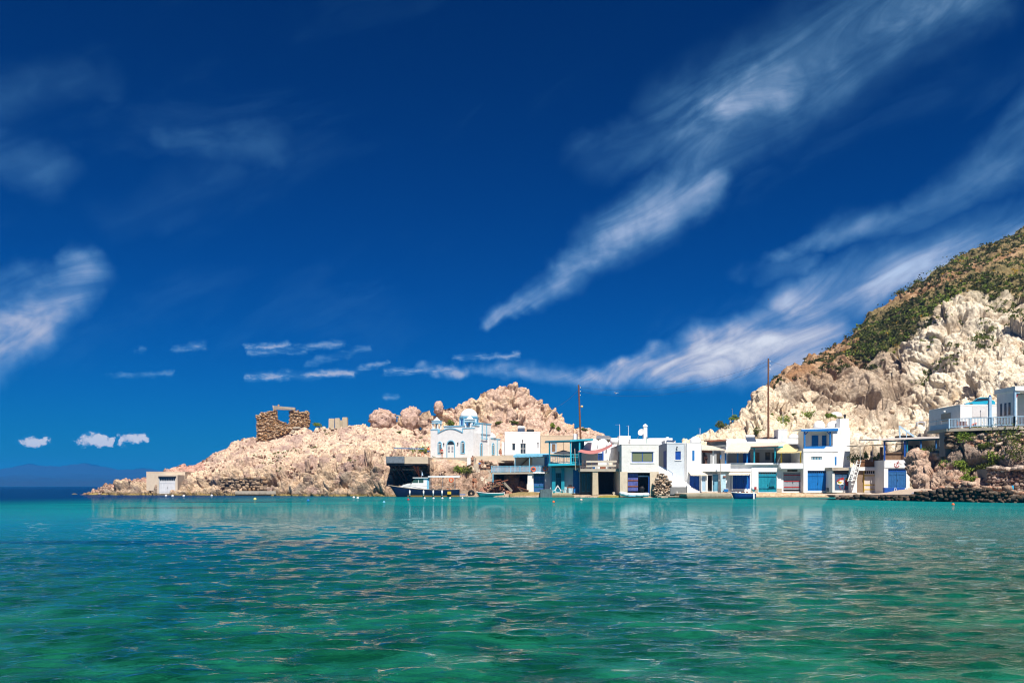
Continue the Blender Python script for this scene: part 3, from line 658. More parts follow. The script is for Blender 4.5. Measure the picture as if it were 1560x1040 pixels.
# ================================================================== BUILDING HELPERS
def facade(mb, x0, x1, z0, z1, y, holes, reveal=.28):
    xs = sorted({x0, x1, *[v for h in holes for v in h[:2]]}); zs = sorted({z0, z1, *[v for h in holes for v in h[2:4]]})
    for a, b in zip(xs[:-1], xs[1:]):
        for c, d in zip(zs[:-1], zs[1:]):
            mx, mz = (a+b)/2, (c+d)/2
            if not any(h[0] < mx < h[1] and h[2] < mz < h[3] for h in holes):
                mb.poly([(a, y, c), (b, y, c), (b, y, d), (a, y, d)])
    for a, b, c, d in holes:
        r = y+reveal
        mb.poly([(a, y, c), (a, y, d), (a, r, d), (a, r, c)]); mb.poly([(b, y, c), (b, r, c), (b, r, d), (b, y, d)])
        mb.poly([(a, y, d), (b, y, d), (b, r, d), (a, r, d)]); mb.poly([(a, y, c), (a, r, c), (b, r, c), (b, y, c)])
def pholes(holes, Y): return [(X(a, Y), X(b, Y), Z(d, Y), Z(c, Y)) for a, b, c, d in holes]
def body(mb, px0, px1, py0, py1, Y, depth, holes=(), reveal=.28):
    x0, x1, z0, z1 = X(px0, Y), X(px1, Y), Z(py1, Y), Z(py0, Y)
    facade(mb, x0, x1, z0, z1, Y, pholes(holes, Y), reveal); y1 = Y+depth
    mb.poly([(x0, Y, z0), (x0, Y, z1), (x0, y1, z1), (x0, y1, z0)]); mb.poly([(x1, Y, z0), (x1, y1, z0), (x1, y1, z1), (x1, Y, z1)])
    mb.poly([(x0, y1, z0), (x0, y1, z1), (x1, y1, z1), (x1, y1, z0)]); mb.poly([(x0, Y, z1), (x1, Y, z1), (x1, y1, z1), (x0, y1, z1)])
    mb.poly([(x0, Y, z0), (x0, y1, z0), (x1, y1, z0), (x1, Y, z0)])
def house(name, label, cat, px0, px1, py0, py1, Y, depth, mat, holes=(), parapet=.22, group=None):
    r = thing(name, label, cat, (X((px0+px1)/2, Y), Y, Z(py1, Y)), group=group)
    mb = MB(); body(mb, px0, px1, py0, py1, Y, depth, holes); mb.build('wall', mat, r)
    if parapet:
        x0, x1, z1 = X(px0, Y), X(px1, Y), Z(py0, Y); e = .03; t = .22; y1 = Y+depth
        q = MB(); q.box(x0-e, x1+e, Y-e, Y+t, z1-.06, z1+parapet).box(x0-e, x1+e, y1-t, y1+e, z1-.06, z1+parapet)
        q.box(x0-e, x0+t, Y+t+.002, y1-t-.002, z1-.06, z1+parapet).box(x1-t, x1+e, Y+t+.002, y1-t-.002, z1-.06, z1+parapet)
        q.build('parapet', mat, r, bevel=.03)
    return r
def door(root, px0, px1, py0, py1, Y, mat, leaves=2, frame=None, bands=(), transom=None, tm=None, back=.14, handle=True, pl=.22):
    x0, x1, z0, z1 = X(px0, Y), X(px1, Y), Z(py1, Y), Z(py0, Y); w = .08; y = Y+back
    fr = MB().box(x0, x0+w, y-.05, y+.1, z0, z1).box(x1-w, x1, y-.05, y+.1, z0, z1).box(x0+w, x1-w, y-.05, y+.1, z1-w, z1)
    d = fr.build('door', frame or mat, root)
    zt = Z(transom, Y) if transom else z1-w
    if transom:
        MB().box(x0+w, x1-w, y+.04, y+.08, zt, z1-w-.002).build('transom', tm or GLASS, d)
        b = MB(); n = max(3, int((x1-x0)/.32))
        for i in range(n+1): b.box(x0+w+(x1-x0-2*w)*i/n-.025, x0+w+(x1-x0-2*w)*i/n+.025, y-.01, y+.05, zt+.002, z1-w-.004)
        b.box(x0+w, x1-w, y-.02, y+.06, zt-.05, zt); b.build('transom_bar', mat, d)
    lw = (x1-x0-2*w)/leaves
    for k in range(leaves):
        a = x0+w+lw*k+.012; b = a+lw-.024; n = max(2, round((b-a)/pl)); m = MB()
        for i in range(n):
            m.box(a+(b-a)*i/n+.006, a+(b-a)*(i+1)/n-.006, y+random.uniform(-.012, .012), y+.06, z0+.02, zt-.055)
        m.box(a, b, y+.03, y+.055, z0+.021, zt-.056)
        m.box(a+.02, b-.02, y-.035, y-.014, z0+.25, z0+.38).box(a+.02, b-.02, y-.035, y-.014, zt-.42, zt-.29)
        lf = m.build('door_leaf', mat, d)
        for py, bm_ in bands:
            z = Z(py, Y); MB().box(a, b, y-.06, y-.037, z-.07, z+.07).build('band', bm_, lf)
        if handle and k == leaves-1: MB().box(a+.04, a+.09, y-.09, y-.016, z0+1.0, z0+1.18).build('handle', DARK, lf)
    return d
def win(root, px0, px1, py0, py1, Y, fmat, pmat=None, nx=2, ny=1, back=.12, name='window', w=.07):
    x0, x1, z0, z1 = X(px0, Y), X(px1, Y), Z(py1, Y), Z(py0, Y); y = Y+back; m = MB()
    m.box(x0, x0+w, y-.04, y+.06, z0, z1).box(x1-w, x1, y-.04, y+.06, z0, z1).box(x0+w, x1-w, y-.04, y+.06, z1-w, z1).box(x0+w, x1-w, y-.04, y+.06, z0, z0+w)
    for i in range(1, nx): c = x0+(x1-x0)*i/nx; m.box(c-w/2, c+w/2, y-.035, y+.05, z0+w, z1-w)
    for i in range(1, ny): c = z0+(z1-z0)*i/ny; m.box(x0+w, x1-w, y-.03, y+.045, c-w/2, c+w/2)
    o = m.build(name, fmat, root); MB().box(x0+w, x1-w, y+.01, y+.03, z0+w, z1-w).build('pane' if name == 'window' else 'panel', pmat or GLASS, o); return o
def shutter(root, px0, px1, py0, py1, Y, mat, back=.10, sill=None):
    x0, x1, z0, z1 = X(px0, Y), X(px1, Y), Z(py1, Y), Z(py0, Y); y = Y+back; m = MB(); n = max(3, round((z1-z0)/.12))
    m.box(x0, x1, y+.03, y+.07, z0, z1)
    for i in range(n): m.box(x0+.05, x1-.05, y, y+.028, z0+(z1-z0)*(i+.1)/n, z0+(z1-z0)*(i+.85)/n)
    o = m.build('shutter', mat, root)
    if sill: MB().box(x0-.1, x1+.1, Y-.12, Y+.05, z0-.12, z0-.01).build('sill', sill, o)
    return o
def awning(root, tl, tr, bl, br, mat, n=0, valance=.18, name='awning', thick=.05, vm=None):
    """sloping sheet between four world points, corrugated into n ribs, with a hanging valance"""
    tl, tr, bl, br = map(Vector, (tl, tr, bl, br)); m = MB(); n = max(n, 1); nv = 2 if n > 1 else 1
    for i in range(n):
        a, b = i/n, (i+1)/n-(.18/n if n > 1 else 0); up = Vector((0, 0, thick))
        p = [tl.lerp(tr, a), tl.lerp(tr, b), bl.lerp(br, b), bl.lerp(br, a)]; m.slab(p, up)
    if n > 1: m.slab([tl+Vector((0, 0, .006)), tr+Vector((0, 0, .006)), br+Vector((0, 0, .006)), bl+Vector((0, 0, .006))], (0, 0, .02))
    o = m.build(name, mat, root)
    if valance:
        v = MB(); k = max(6, int((br-bl).length/.3))
        for i in range(k):
            a, b = bl.lerp(br, i/k), bl.lerp(br, (i+.94)/k); h = valance*(1 if i % 2 else .86)
            v.slab([a+Vector((0, -.02, .01)), b+Vector((0, -.02, .01)), b+Vector((0, -.02, -h)), a+Vector((0, -.02, -h))], (0, .02, 0))
        v.build('valance', vm or mat, o)
    return o
def post(root, px, py0, py1, Y, w, mat, name='post'):
    x = X(px, Y); return MB().box(x-w/2, x+w/2, Y, Y+w, Z(py1, Y), Z(py0, Y)).build(name, mat, root)
def railing(root, p, q, h, npost, mat, rails=2, bal=0, pw=.07, rw=.05, postmat=None):
    p, q = Vector(p), Vector(q); m = MB()
    for k in range(rails):
        z = Vector((0, 0, h*(1-.85*k/max(1, rails-1)) if rails > 1 else h)); m.bar(p+z, q+z, rw, rw)
    m.build('rail', mat, root); me = None
    for k in range(npost):
        c = p.lerp(q, k/(npost-1)); MB().box(c.x-pw/2, c.x+pw/2, c.y-pw/2, c.y+pw/2, c.z, c.z+h+.02).build('post', postmat or mat, root)
    for k in range(bal):
        c = p.lerp(q, (k+.5)/bal)-ORG[root.name]
        if me is None:
            o = MB().box(-.02, .02, -.02, .02, h*.13, h*.985).build('baluster', mat, root)
            o.data.transform(Matrix.Translation(ORG[root.name])); me = o.data; o.location = c
        else:
            o = bpy.data.objects.new('baluster', me); COL.objects.link(o); o.parent = root; o.location = c
def inpoly(x, y, poly):
    c = False; n = len(poly)
    for i in range(n):
        x1, y1 = poly[i][:2]; x2, y2 = poly[(i+1) % n][:2]
        if (y1 > y) != (y2 > y) and x < (x2-x1)*(y-y1)/(y2-y1)+x1: c = not c
    return c
def rubble(poly, Yf, size, pal, parent, name='stones', depth=.35, aspect=1.35, lv=1, jit=.25):
    """courses of separate rough stones filling an outline"""
    if not callable(Yf): yv = Yf; Yf = lambda px: yv
    V0 = np.array([(x, y, z) for x in (-1, 1) for y in (-1, 1) for z in (-1, 1)], dtype=float); F0 = np.array([(0, 1, 3, 2), (4, 6, 7, 5), (0, 4, 5, 1), (2, 3, 7, 6), (0, 2, 6, 4), (1, 5, 7, 3)]); Vs, Fs, Cs = [], [], []; off = 0; pal = np.array(pal)
    xs = [p[0] for p in poly]; ys = [p[1] for p in poly]; Ym = Yf(sum(xs)/len(xs)); sp = size*F/Ym; py = max(ys)-sp*.3; row = 0
    while py > min(ys)-sp*.2:
        px = min(xs)+random.uniform(0, sp)
        while px < max(xs):
            s = size*random.uniform(.65, 1.25); Y = Yf(px)
            if inpoly(px, py, poly):
                A_ = aspect*random.uniform(.75, 1.2); v = (V0+RNG.uniform(-.32, .32, (8, 3)))*np.array([s*A_*.47, depth*random.uniform(.8, 1.2), s*.46*random.uniform(.8, 1.12)])
                rt = random.uniform(-.22, .22); v = v@np.array([[math.cos(rt), 0, math.sin(rt)], [0, 1, 0], [-math.sin(rt), 0, math.cos(rt)]])
                c = P(px, py+random.uniform(-jit, jit)*sp, Y); Vs.append(v+np.array([c.x, c.y+random.uniform(-.08, .1), c.z])); Fs.append(F0+off); off += len(V0)
                Cs.append(np.tile(pal[random.randrange(len(pal))]*random.uniform(.75, 1.2), (len(V0), 1)))
            px += s*aspect*F/Y*.98
        py -= sp*.9; row += 1
    if not Vs: return None
    org = np.array(ORG.get(parent.name, Vector((0, 0, 0)))) if parent is not None else np.zeros(3)
    o = np_mesh(name, np.concatenate(Vs)-org, np.concatenate(Fs), STONE, parent, False, np.clip(np.concatenate(Cs), .01, .9)); o['kind'] = 'stuff'; return o
PALD = [(.38, .29, .20), (.30, .23, .17), (.46, .35, .25), (.24, .18, .13), (.42, .29, .18)]
PALR = [(.58, .42, .27), (.48, .31, .18), (.68, .50, .34), (.42, .26, .14), (.56, .34, .17)]
PALP = [(.60, .47, .36), (.50, .37, .28), (.66, .54, .43), (.42, .30, .23), (.56, .33, .23)]
PALK = [(.11, .09, .07), (.08, .07, .06), (.15, .12, .09), (.18, .13, .10), (.13, .10, .07)]
# ================================================================== SHRUBS
def leaves(center, rx, ry, rz, n, ls, seed):
    g = np.random.default_rng(seed); nb = 7
    bc = g.normal(size=(nb, 3))*.42; bc[:, 2] = np.abs(bc[:, 2])*.9-.15; br = g.uniform(.35, .62, nb)
    k = g.integers(0, nb, n); d = g.normal(size=(n, 3)); d /= np.linalg.norm(d, axis=1)[:, None]
    p = (bc[k]+d*(br[k]*g.uniform(.55, 1.05, n))[:, None]); p[:, 2] = np.maximum(p[:, 2], -.55)
    p = p*np.array([rx, ry, rz])+np.array(center)
    a = g.normal(size=(n, 3)); a /= np.linalg.norm(a, axis=1)[:, None]; b = np.cross(a, g.normal(size=(n, 3))); b /= np.linalg.norm(b, axis=1)[:, None]
    s = (ls*g.uniform(.6, 1.3, n))[:, None]
    V = np.stack([p-a*s, p+b*s*.55, p+a*s, p-b*s*.55], 1).reshape(-1, 3)
    return V, np.arange(4*n).reshape(n, 4)
def shrub(label, c, rx, rz, n=260, mat=None, ls=.13, group='shrubs on the rocks', name='shrub', ry=None, stems=4):
    c = Vector(c); r = thing(name, label, 'shrub', c, group=group)
    V, Fc = leaves((0, 0, rz*.62), rx, ry or rx*.8, rz, n, ls, random.randrange(1 << 30)); np_mesh('foliage', V, Fc, mat or SHRUB, r)
    m = MB()
    for i in range(stems): m.tube(c+Vector((0, 0, -.25)), c+Vector((random.uniform(-.5, .5)*rx, random.uniform(-.4, .4)*rx, rz*random.uniform(.5, .9))), .035, .012, 5)
    m.build('stem', WOOD, r); return r
def scrub(name, label, sh, sel, n, size, mat, ls, nl, seed, kind='stuff'):
    q, fx, fy, tf, N = SHEETS[sh]; g = np.random.default_rng(seed); ok = np.nonzero(sel)[0]; pick = g.choice(ok, n)
    Vs, Fs, off = [], [], 0
    for i in pick:
        s = size*float(np.exp(g.normal(-.1, .45))); V, Fc = leaves(q[i]+np.array([0, 0, s*.25]), s, s, s*.62, nl, ls*g.uniform(.8, 1.3), int(g.integers(1 << 30))); Vs.append(V); Fs.append(Fc+off); off += len(V)
    tag(np_mesh(name, np.concatenate(Vs), np.concatenate(Fs), mat), label, kind=kind)
# ================================================================== LEFT HEADLAND
# concrete boathouse on the point
Yb = 159.2
r = house('boathouse', 'grey concrete boathouse with a peeling white door at the headland tip', 'boathouse', 223, 282, 719, 747, Yb+1.2, 7, stucco('weathered_concrete', (.62, .52, .40), (.40, .30, .21), .6), [(277, 281, 728, 746)], .12)
mb = MB(); body(mb, 239.5, 270.5, 723, 754.5, Yb-2.2, 5, [(242, 267, 727, 751.5)]); mb.build('door_bay', MATS['weathered_concrete'], r)
door(r, 242, 267, 727, 751.5, Yb-2.2, paint('peeling_white', (.66, .67, .68), .7, .12, wear=.5, wearcol=(.45, .40, .33)), 2, transom=732, tm=GLASS, frame=GREYW)
MB().pb(241, 268, 725, 726.8, Yb-2.32, .1).build('lintel', DARK, r)
MB().pb(278.6, 280.2, 730, 746, Yb+1.3, .06).build('shutter', TURQ, r)
# retaining wall
r = thing('stone_wall', 'dry stone retaining wall at the water beside the concrete boathouse', 'wall', P(372, 754, 152.4))
rubble([(336, 729), (344, 726), (370, 725), (404, 726), (407, 732), (405, 747), (368, 748), (352, 752), (345, 754), (340, 745), (336, 736)], lambda px: 153.6-(px-336)*.018, .52, PALD, r)
MB().slab([P(337, 730, 154.2), P(404, 727, 153), P(404, 749, 153), P(343, 754, 154.2)], (0, 3.5, 0)).build('core', CONCD, r)
MB().slab([P(358, 747.5, 151.6), P(420, 747.5, 149.6), P(420, 753.5, 149.6), P(358, 753.5, 151.6)], (0, 4, 0)).build('ledge', CONC, r)
# ruin
Yr = on('headland', 400, 668, 3).y-.6
r = thing('ruin', 'roofless stone ruin with a doorway lintel on the headland ridge', 'ruin', P(420, 668, Yr))
fp = [(391, 671), (391, 633), (396, 631), (400, 626), (403, 629), (413, 625), (422, 624), (422, 637), (428, 641), (436, 645), (446, 650), (441, 657), (425, 664), (405, 671)]
rubble(fp, Yr, .32, PALR, r, 'front_stones')
MB().slab([P(a+(.8 if a < 400 else -.6), b+1.2, Yr+.12) for a, b in fp], (0, .75, 0)).build('front_wall', paint('ruin_core', (.36, .25, .15), .95, .3), r)
rp = [(441, 652), (441, 626), (447, 625), (452, 628), (453, 624.5), (458, 627), (465, 628), (468, 624), (471.5, 627), (470, 635), (472.5, 641), (470, 650)]
rubble(rp, Yr+4, .32, PALR, r, 'rear_stones')
MB().slab([P(a+(.6 if a < 445 else -.6), b+1.2, Yr+4.12) for a, b in rp], (0, .75, 0)).build('rear_wall', MATS['ruin_core'], r)
MB().slab([P(415, 617, Yr+1), P(418, 618, Yr+1), P(449, 620.5, Yr+3.7), P(449, 624.4, Yr+3.7), P(416, 623.4, Yr+1)], (0, .8, 0)).build('lintel', CONC, r)
MB().rock(P(424.5, 618.0, Yr+1.8), .22, .22, .3).build('loose_stone', paint('orange_stone', (.5, .28, .13), .9, .2), r)
def flatstone(lbl, px, py, w, h, d, rz, tilt, name='stone_block', cat='stone', mat=CONC, sh='headland', grp=None):
    c = on(sh, px, py, 3); r = MB().box(-w/2, w/2, -d/2, d/2, -.1, h).build(name, mat, bevel=.04); r.location = c; r.rotation_euler = (0, tilt, rz); return tag(r, lbl, cat, grp)
flatstone('fallen concrete slab tilted beside the ruin wall', 442, 656, 1.5, .55, 1., .2, .5, 'fallen_slab', 'slab')
flatstone('flat concrete slab lying behind the tilted fallen slab', 450, 652, 2., .3, 1.2, 0, -.05, 'fallen_slab', 'slab')
for i, (px, w, h, lbl) in enumerate(((505, 1.15, 1.75, 'concrete pillar standing next to the ruin side of the pillar row'), (514.5, 1.0, 1.7, 'concrete pillar in the middle of the ridge row'), (526, 1.05, 1.65, 'concrete pillar at the end of the row away from the ruin'), (519.6, .45, 1.3, 'thin concrete pillar peeping out behind the row'))):
    c = on('headland', px, 647, 3.05); Yp = c.y-(.2 if i < 3 else -1.2); c = Vector((X(px, Yp), Yp, c.z-.5))
    o = MB().box(-w/2, w/2, -.4, .4, 0, h+.55).build('concrete_pillar', stucco('pillar_concrete', (.50, .42, .30), (.3, .25, .18), .5), bevel=.05); o.location = c; o.rotation_euler = (0, random.uniform(-.03, .03), random.uniform(-.25, .25)); tag(o, lbl, 'pillar', 'concrete pillars on the ridge')
def boulder(lbl, px, py, w, h, d, sh, cols, lv=4, amp=.28, sink=.25, tmax=None, dy=0, name='boulder', grp=None, seed=0):
    c = on(sh, px, py, tmax); V, Fc = ico(lv); V = V.copy()
    k, _ = blocks(V*2.2+seed*7.7, 1.1, 1., .25); k2, _ = blocks(V*5+seed*3.1, 1.1, 1., .3)
    V = np.sign(V)*np.abs(V)**.85*(1+amp*k+amp*.3*k2+amp*.5*fbm(V*2+seed, 3))[:, None]*np.array([w/2, d/2, h/2])
    n = fbm(V/.8+seed*5, 3); C = lerp3(cols[0], cols[1], sstep(-.2, .3, n))
    o = np_mesh(name, V, Fc, ROCK, None, True, C); o.location = c+Vector((0, dy, h/2-h*sink)); return tag(o, lbl, 'boulder', grp)
PK = ((.66, .49, .42), (.56, .40, .31)); CRM = ((.74, .58, .42), (.60, .43, .29)); WHT = ((.84, .75, .58), (.74, .61, .44))
boulder('long pale rock outcrop on the ridge beside the ruined window', 582, 645, 5.4, 4.2, 4, 'headland', PK, seed=1, tmax=3.1)
boulder('pink rounded boulder at the gap between ridge and church crag', 627, 648, 4.2, 5.2, 4, 'headland', PK, seed=2, tmax=3.1)
boulder('small cream rock between the ruined window and the pink boulder', 616, 648, 2.6, 2.6, 2.4, 'headland', CRM, seed=3, tmax=3.1)
boulder('upright pink rock standing beside the church crag over the gap', 668.5, 627, 1.9, 2.9, 2.1, 'church_crag', PK, seed=4, tmax=5.05)
c = on('headland', 602, 643, 3.1); r = thing('ruined_window', 'remnant of a stone wall with a square window hole among ridge rocks', 'ruin', c)
x, y, z = c; MB().box(x-1.6, x-.5, y, y+.6, z-.6, z+1.6).box(x+.45, x+1.5, y, y+.6, z-.6, z+1.3).box(x-.5, x+.45, y, y+.6, z-.6, z+.4).build('wall', MATS['ruin_core'], r)
MB().box(x-.9, x+.9, y-.05, y+.65, z+1.6, z+1.85).build('lintel', CONC, r)
# scattered stones on the bare slopes
def scatter_stones(name, label, sh, sel, n, smin, smax, pal, seed):
    q, fx, fy, tf, N = SHEETS[sh]; g = np.random.default_rng(seed); pick = g.choice(np.nonzero(sel)[0], n); V0, F0 = ico(1); F0 = np.array(F0); Vs, Fs, Cs = [], [], []; pal = np.array(pal)
    for j, i in enumerate(pick):
        s = smin*(smax/smin)**(g.uniform()**2.2); A, _ = np.linalg.qr(g.normal(size=(3, 3))); v = V0*(1+.3*np.sin(V0@A[0]*5+j))[:, None]*s*np.array([1.15, 1, .75]); Vs.append(v@A.T+q[i]+np.array([0, 0, s*.25])); Fs.append(F0+12*j)
        Cs.append(np.tile(pal[g.integers(len(pal))]*g.uniform(.75, 1.15), (12, 1)))
    tag(np_mesh(name, np.concatenate(Vs), np.concatenate(Fs), STONE, None, False, np.clip(np.concatenate(Cs), .01, .9)), label, kind='stuff')
q_, fx_, fy_, tf_, _n = SHEETS['headland']
scatter_stones('slope_stones', 'loose stones strewn over the bare headland slope', 'headland', (tf_ > 1.9) & (tf_ < 3.0), 1700, .08, .36, [(.46, .30, .23), (.34, .22, .16), (.60, .44, .34), (.28, .18, .13)], 5)
q_, fx_, fy_, tf_, _n = SHEETS['right_hill']
scatter_stones('cliff_stones', 'loose pale stones on the slope below the white cliff', 'right_hill', (tf_ > .9) & (tf_ < 2.0) & (fx_ < 1560), 700, .10, .6, [(.72, .62, .47), (.6, .48, .35)], 6)
# ================================================================== CHURCH
cy0 = 147.0; cx0 = X(721, cy0); cz0 = 6.62
ch = thing('church', 'white domed church with pale blue trim on the sea terrace', 'church', (cx0, cy0, cz0), R(-30), local=True)
Wc, Dn, Da = 9.0, 5.6, 9.1        # local: x runs -Wc..0 along the front, y runs back, z up
def cb(name, mat, *bx, parent=ch, **kw):
    m = MB()
    for b in bx: m.box(*b)
    return m.build(name, mat, parent, **kw)
gab = [(-Wc+1.6, 4.35)]+[(-Wc+1.6+5.2*t, 4.35+.75*math.sin(math.pi*t)) for t in np.linspace(.06, .94, 14)]+[(-2.2, 4.35)]
fpts = [(-Wc, 0), (-Wc, 5.0), (-Wc+1.6, 5.0)]+gab+[(-2.2, 5.0), (0, 5.0), (0, 0)]
MB().slab([(a, 0, b) for a, b in fpts], (0, .45, 0)).build('front_wall', WHITE, ch)
cb('nave', WHITE, (-Wc+.02, -.02, .452, Dn, 0, 4.3), (-Wc+2.2, -.3, .9, Dn-.02, 4.3, 5.55))
cb('side_bay', WHITE, (-1.4, .12, 2.4, Dn+.05, 4.2, 6.0))
tr = MB()
tr.path([(a, -.03, b+.06) for a, b in gab], .10, 4)
tr.box(-Wc-.05, -Wc+1.65, -.05, .5, 5.0, 5.14).box(-2.25, .05, -.05, .5, 5.0, 5.14).box(-2.28, -2.14, -.052, .5, 4.3, 5.0).box(-Wc+1.54, -Wc+1.68, -.052, .5, 4.3, 5.0)
tr.build('front_trim', SKYB, ch)
cb('nave_trim', SKYB, (-Wc+2.1, -.2, .8, Dn+.08, 5.55, 5.68), (-1.5, .22, 2.3, Dn+.15, 6.0, 6.12))
cb('side_pilaster', SKYB, (.125, .20, 2.55, 2.75, 3.4, 6.0), (.125, .20, 4.05, 4.25, 3.4, 6.0), (.126, .21, 2.4, 4.4, 3.3, 3.42))
cb('side_annex', WHITE, (-5, -.05, Dn, Da, 0, 3.5), (-.2, .02, Dn-.6, Dn+.1, 0, 4.2))
cb('annex_trim', SKYB, (-5.1, .02, Dn+.1, Da+.08, 3.5, 3.62), (-.04, .03, Da-1.15, Da-1.0, .2, 3.5))
MB().lathe((-1.5, Da-2.0, 3.6), [(1.6*math.cos(a), 1.25*math.sin(a)) for a in np.linspace(0, 1.5, 8)], 18).build('apse_dome', WHITE, ch, True)
# dome on an octagonal drum
dc = (-3.6, 4.2); dr = MB().lathe((dc[0], dc[1], 5.5), [(1.62, 0), (1.62, 1.75)], 8).build('drum', WHITE, ch)
MB().lathe((dc[0], dc[1], 7.22), [(1.78, 0), (1.78, .13)], 8).build('drum_trim', SKYB, dr)
for i in range(8):
    a = 2*math.pi*i/8; MB().tube((dc[0]+1.64*math.cos(a), dc[1]+1.64*math.sin(a), 5.5), (dc[0]+1.64*math.cos(a), dc[1]+1.64*math.sin(a), 7.2), .10, .10, 6).build('drum_pilaster', SKYB, dr)
    a += math.pi/8; cxx, cyy = dc[0]+1.5*math.cos(a), dc[1]+1.5*math.sin(a)
    o = MB().box(-.05, .06, -.24, .24, 0, 1.15).build('drum_window', BLUE3, dr); o.location = (cxx, cyy, 5.75); o.rotation_euler = (0, 0, a)
MB().lathe((dc[0], dc[1], 7.35), [(1.58*math.cos(a), 1.52*math.sin(a)) for a in np.linspace(0, 1.5, 12)]+[(.08, 1.6)], 24).build('dome', WHITE, ch, True)
def belfry(x, y, s):
    z = 5.14; b = MB()
    for i in (-1, 1):
        for j in (-1, 1): b.box(x+i*.5*s-.1, x+i*.5*s+.1, y+j*.5*s-.1, y+j*.5*s+.1, z+.1, z+1.2)
    bt = MB().box(x-.66*s, x+.66*s, y-.66*s, y+.66*s, z, z+.1).build('belfry', WHITE, ch)
    for k in range(4): q = MB(); q.add(b.v[8*k:8*k+8], [tuple(i-8*k for i in f) for f in b.f[6*k:6*k+6]]); q.build('belfry_post', WHITE, bt)
    MB().box(x-.72*s, x+.72*s, y-.72*s, y+.72*s, z+1.0, z+1.12).box(x-.70*s, x+.70*s, y-.70*s, y+.70*s, z+1.4, z+1.5).build('belfry_trim', SKYB, bt)
    MB().box(x-.62*s, x+.62*s, y-.62*s, y+.62*s, z+1.121, z+1.4).lathe((x, y, z+1.5), [(.66*s, 0), (.45*s, .28), (.15*s, .55), (.05, .72)], 12).build('belfry_roof', WHITE, bt)
    MB().lathe((x, y, z+.55), [(.24, 0), (.2, .1), (.14, .28), (.05, .36)], 10).build('bell', paint('bronze', (.18, .13, .05), .4, .2, metal=.7), bt)
    MB().tube((x, y, z), (x, y, z+.55), .035).build('bell_post', WOODG, bt)
belfry(-Wc+.85, .75, 1.0); belfry(-1.2, .75, 1.05)
def arch(x, w, z0, z1, n=10): return [(x-w/2, z0), (x-w/2, z1-w/2)]+[(x+w/2*math.cos(math.pi-math.pi*i/n), z1-w/2+w/2*math.sin(math.pi*i/n)) for i in range(1, n)]+[(x+w/2, z1-w/2), (x+w/2, z0)]
def archwin(x, w, z0, z1, face, name='window', split=True):
    to = (lambda a, d, b: (a, -d, b)) if face == 'f' else (lambda a, d, b: (d, a, b))
    off = (lambda d: (0, d, 0)) if face == 'f' else (lambda d: (-d, 0, 0))
    base = 0 if face == 'f' else 0.0
    ring_o, ring_i = arch(x, w+.34, z0-.1, z1+.17), arch(x, w, z0-.1, z1); m = MB(); n = len(ring_o)
    for i in range(n-1):
        m.slab([to(ring_o[i][0], base+.06, ring_o[i][1]), to(ring_o[i+1][0], base+.06, ring_o[i+1][1]), to(ring_i[i+1][0], base+.06, ring_i[i+1][1]), to(ring_i[i][0], base+.06, ring_i[i][1])], off(.08))
    if name == 'window': a, b = x-w/2-.17, x+w/2+.17; m.slab([to(a, .07, z0-.26), to(b, .07, z0-.26), to(b, .07, z0-.1), to(a, .07, z0-.1)], off(.09))
    o = m.build(name, SKYB, ch); MB().slab([to(a, .012, b) for a, b in arch(x, w, z0-.1, z1)], off(.01)).build('pane', GLASS, o)
    k = MB(); hz_ = z1-w*.55
    k.slab([to(x-w/2, .03, hz_), to(x+w/2, .03, hz_), to(x+w/2, .03, hz_+.12), to(x-w/2, .03, hz_+.12)], off(.015))
    for dx in ((-.5, -.42), (-.06, .06), (.42, .5)): k.slab([to(x+dx[0]*w, .03, z0), to(x+dx[1]*w, .03, z0), to(x+dx[1]*w, .03, hz_), to(x+dx[0]*w, .03, hz_)], off(.014))
    k.build('casement', WPAINT, o); return o
archwin(-7.0, .55, .95, 2.75, 'f'); archwin(-2.15, .55, .95, 2.75, 'f')
d = archwin(-4.65, 1.45, .12, 2.95, 'f', 'door')
for s in (-1, 1):
    xx = -4.65+s*.37; lf = cb('door_leaf', WPAINT, (xx-.34, xx+.34, -.05, -.022, .04, 2.1), parent=d)
    cb('door_pane', GREYD, (xx-.2, xx+.2, -.06, -.051, .95, 1.35), (xx-.2, xx+.2, -.061, -.052, 1.45, 1.95), parent=lf)
archwin(2.6, .5, .2, 2.5, 's', 'side_door'); archwin(6.6, .5, .95, 2.6, 's')
for px_ in (-6.1, -3.15): cb('wall_lamp', DARK, (px_-.06, px_+.06, -.2, -.005, 2.35, 2.62))
# terrace wall below the church
r = thing('terrace_wall', 'cream concrete terrace wall carrying the church', 'wall', P(690, 706, 144.5))
MB().slab([P(650, 696.2, 147.6), P(724, 697.0, 143.6), P(724, 712, 143.6), P(650, 712, 147.6)], (.9, 4, 0)).build('parapet', CONC, r)
MB().slab([P(722, 694.5, 144.2), P(785, 693.5, 146), P(785, 704.5, 146), P(722, 704.5, 144.2)], (0, 1.2, 0)).build('side_parapet', stucco('cream_concrete', (.60, .50, .37), (.35, .28, .2), .45), r)
rubble([(650, 711), (722, 710), (722, 733), (700, 742), (668, 742), (650, 733)], lambda px: 145.6-(px-650)*.045, .55, PALP+PALD, r, depth=.6, lv=1)
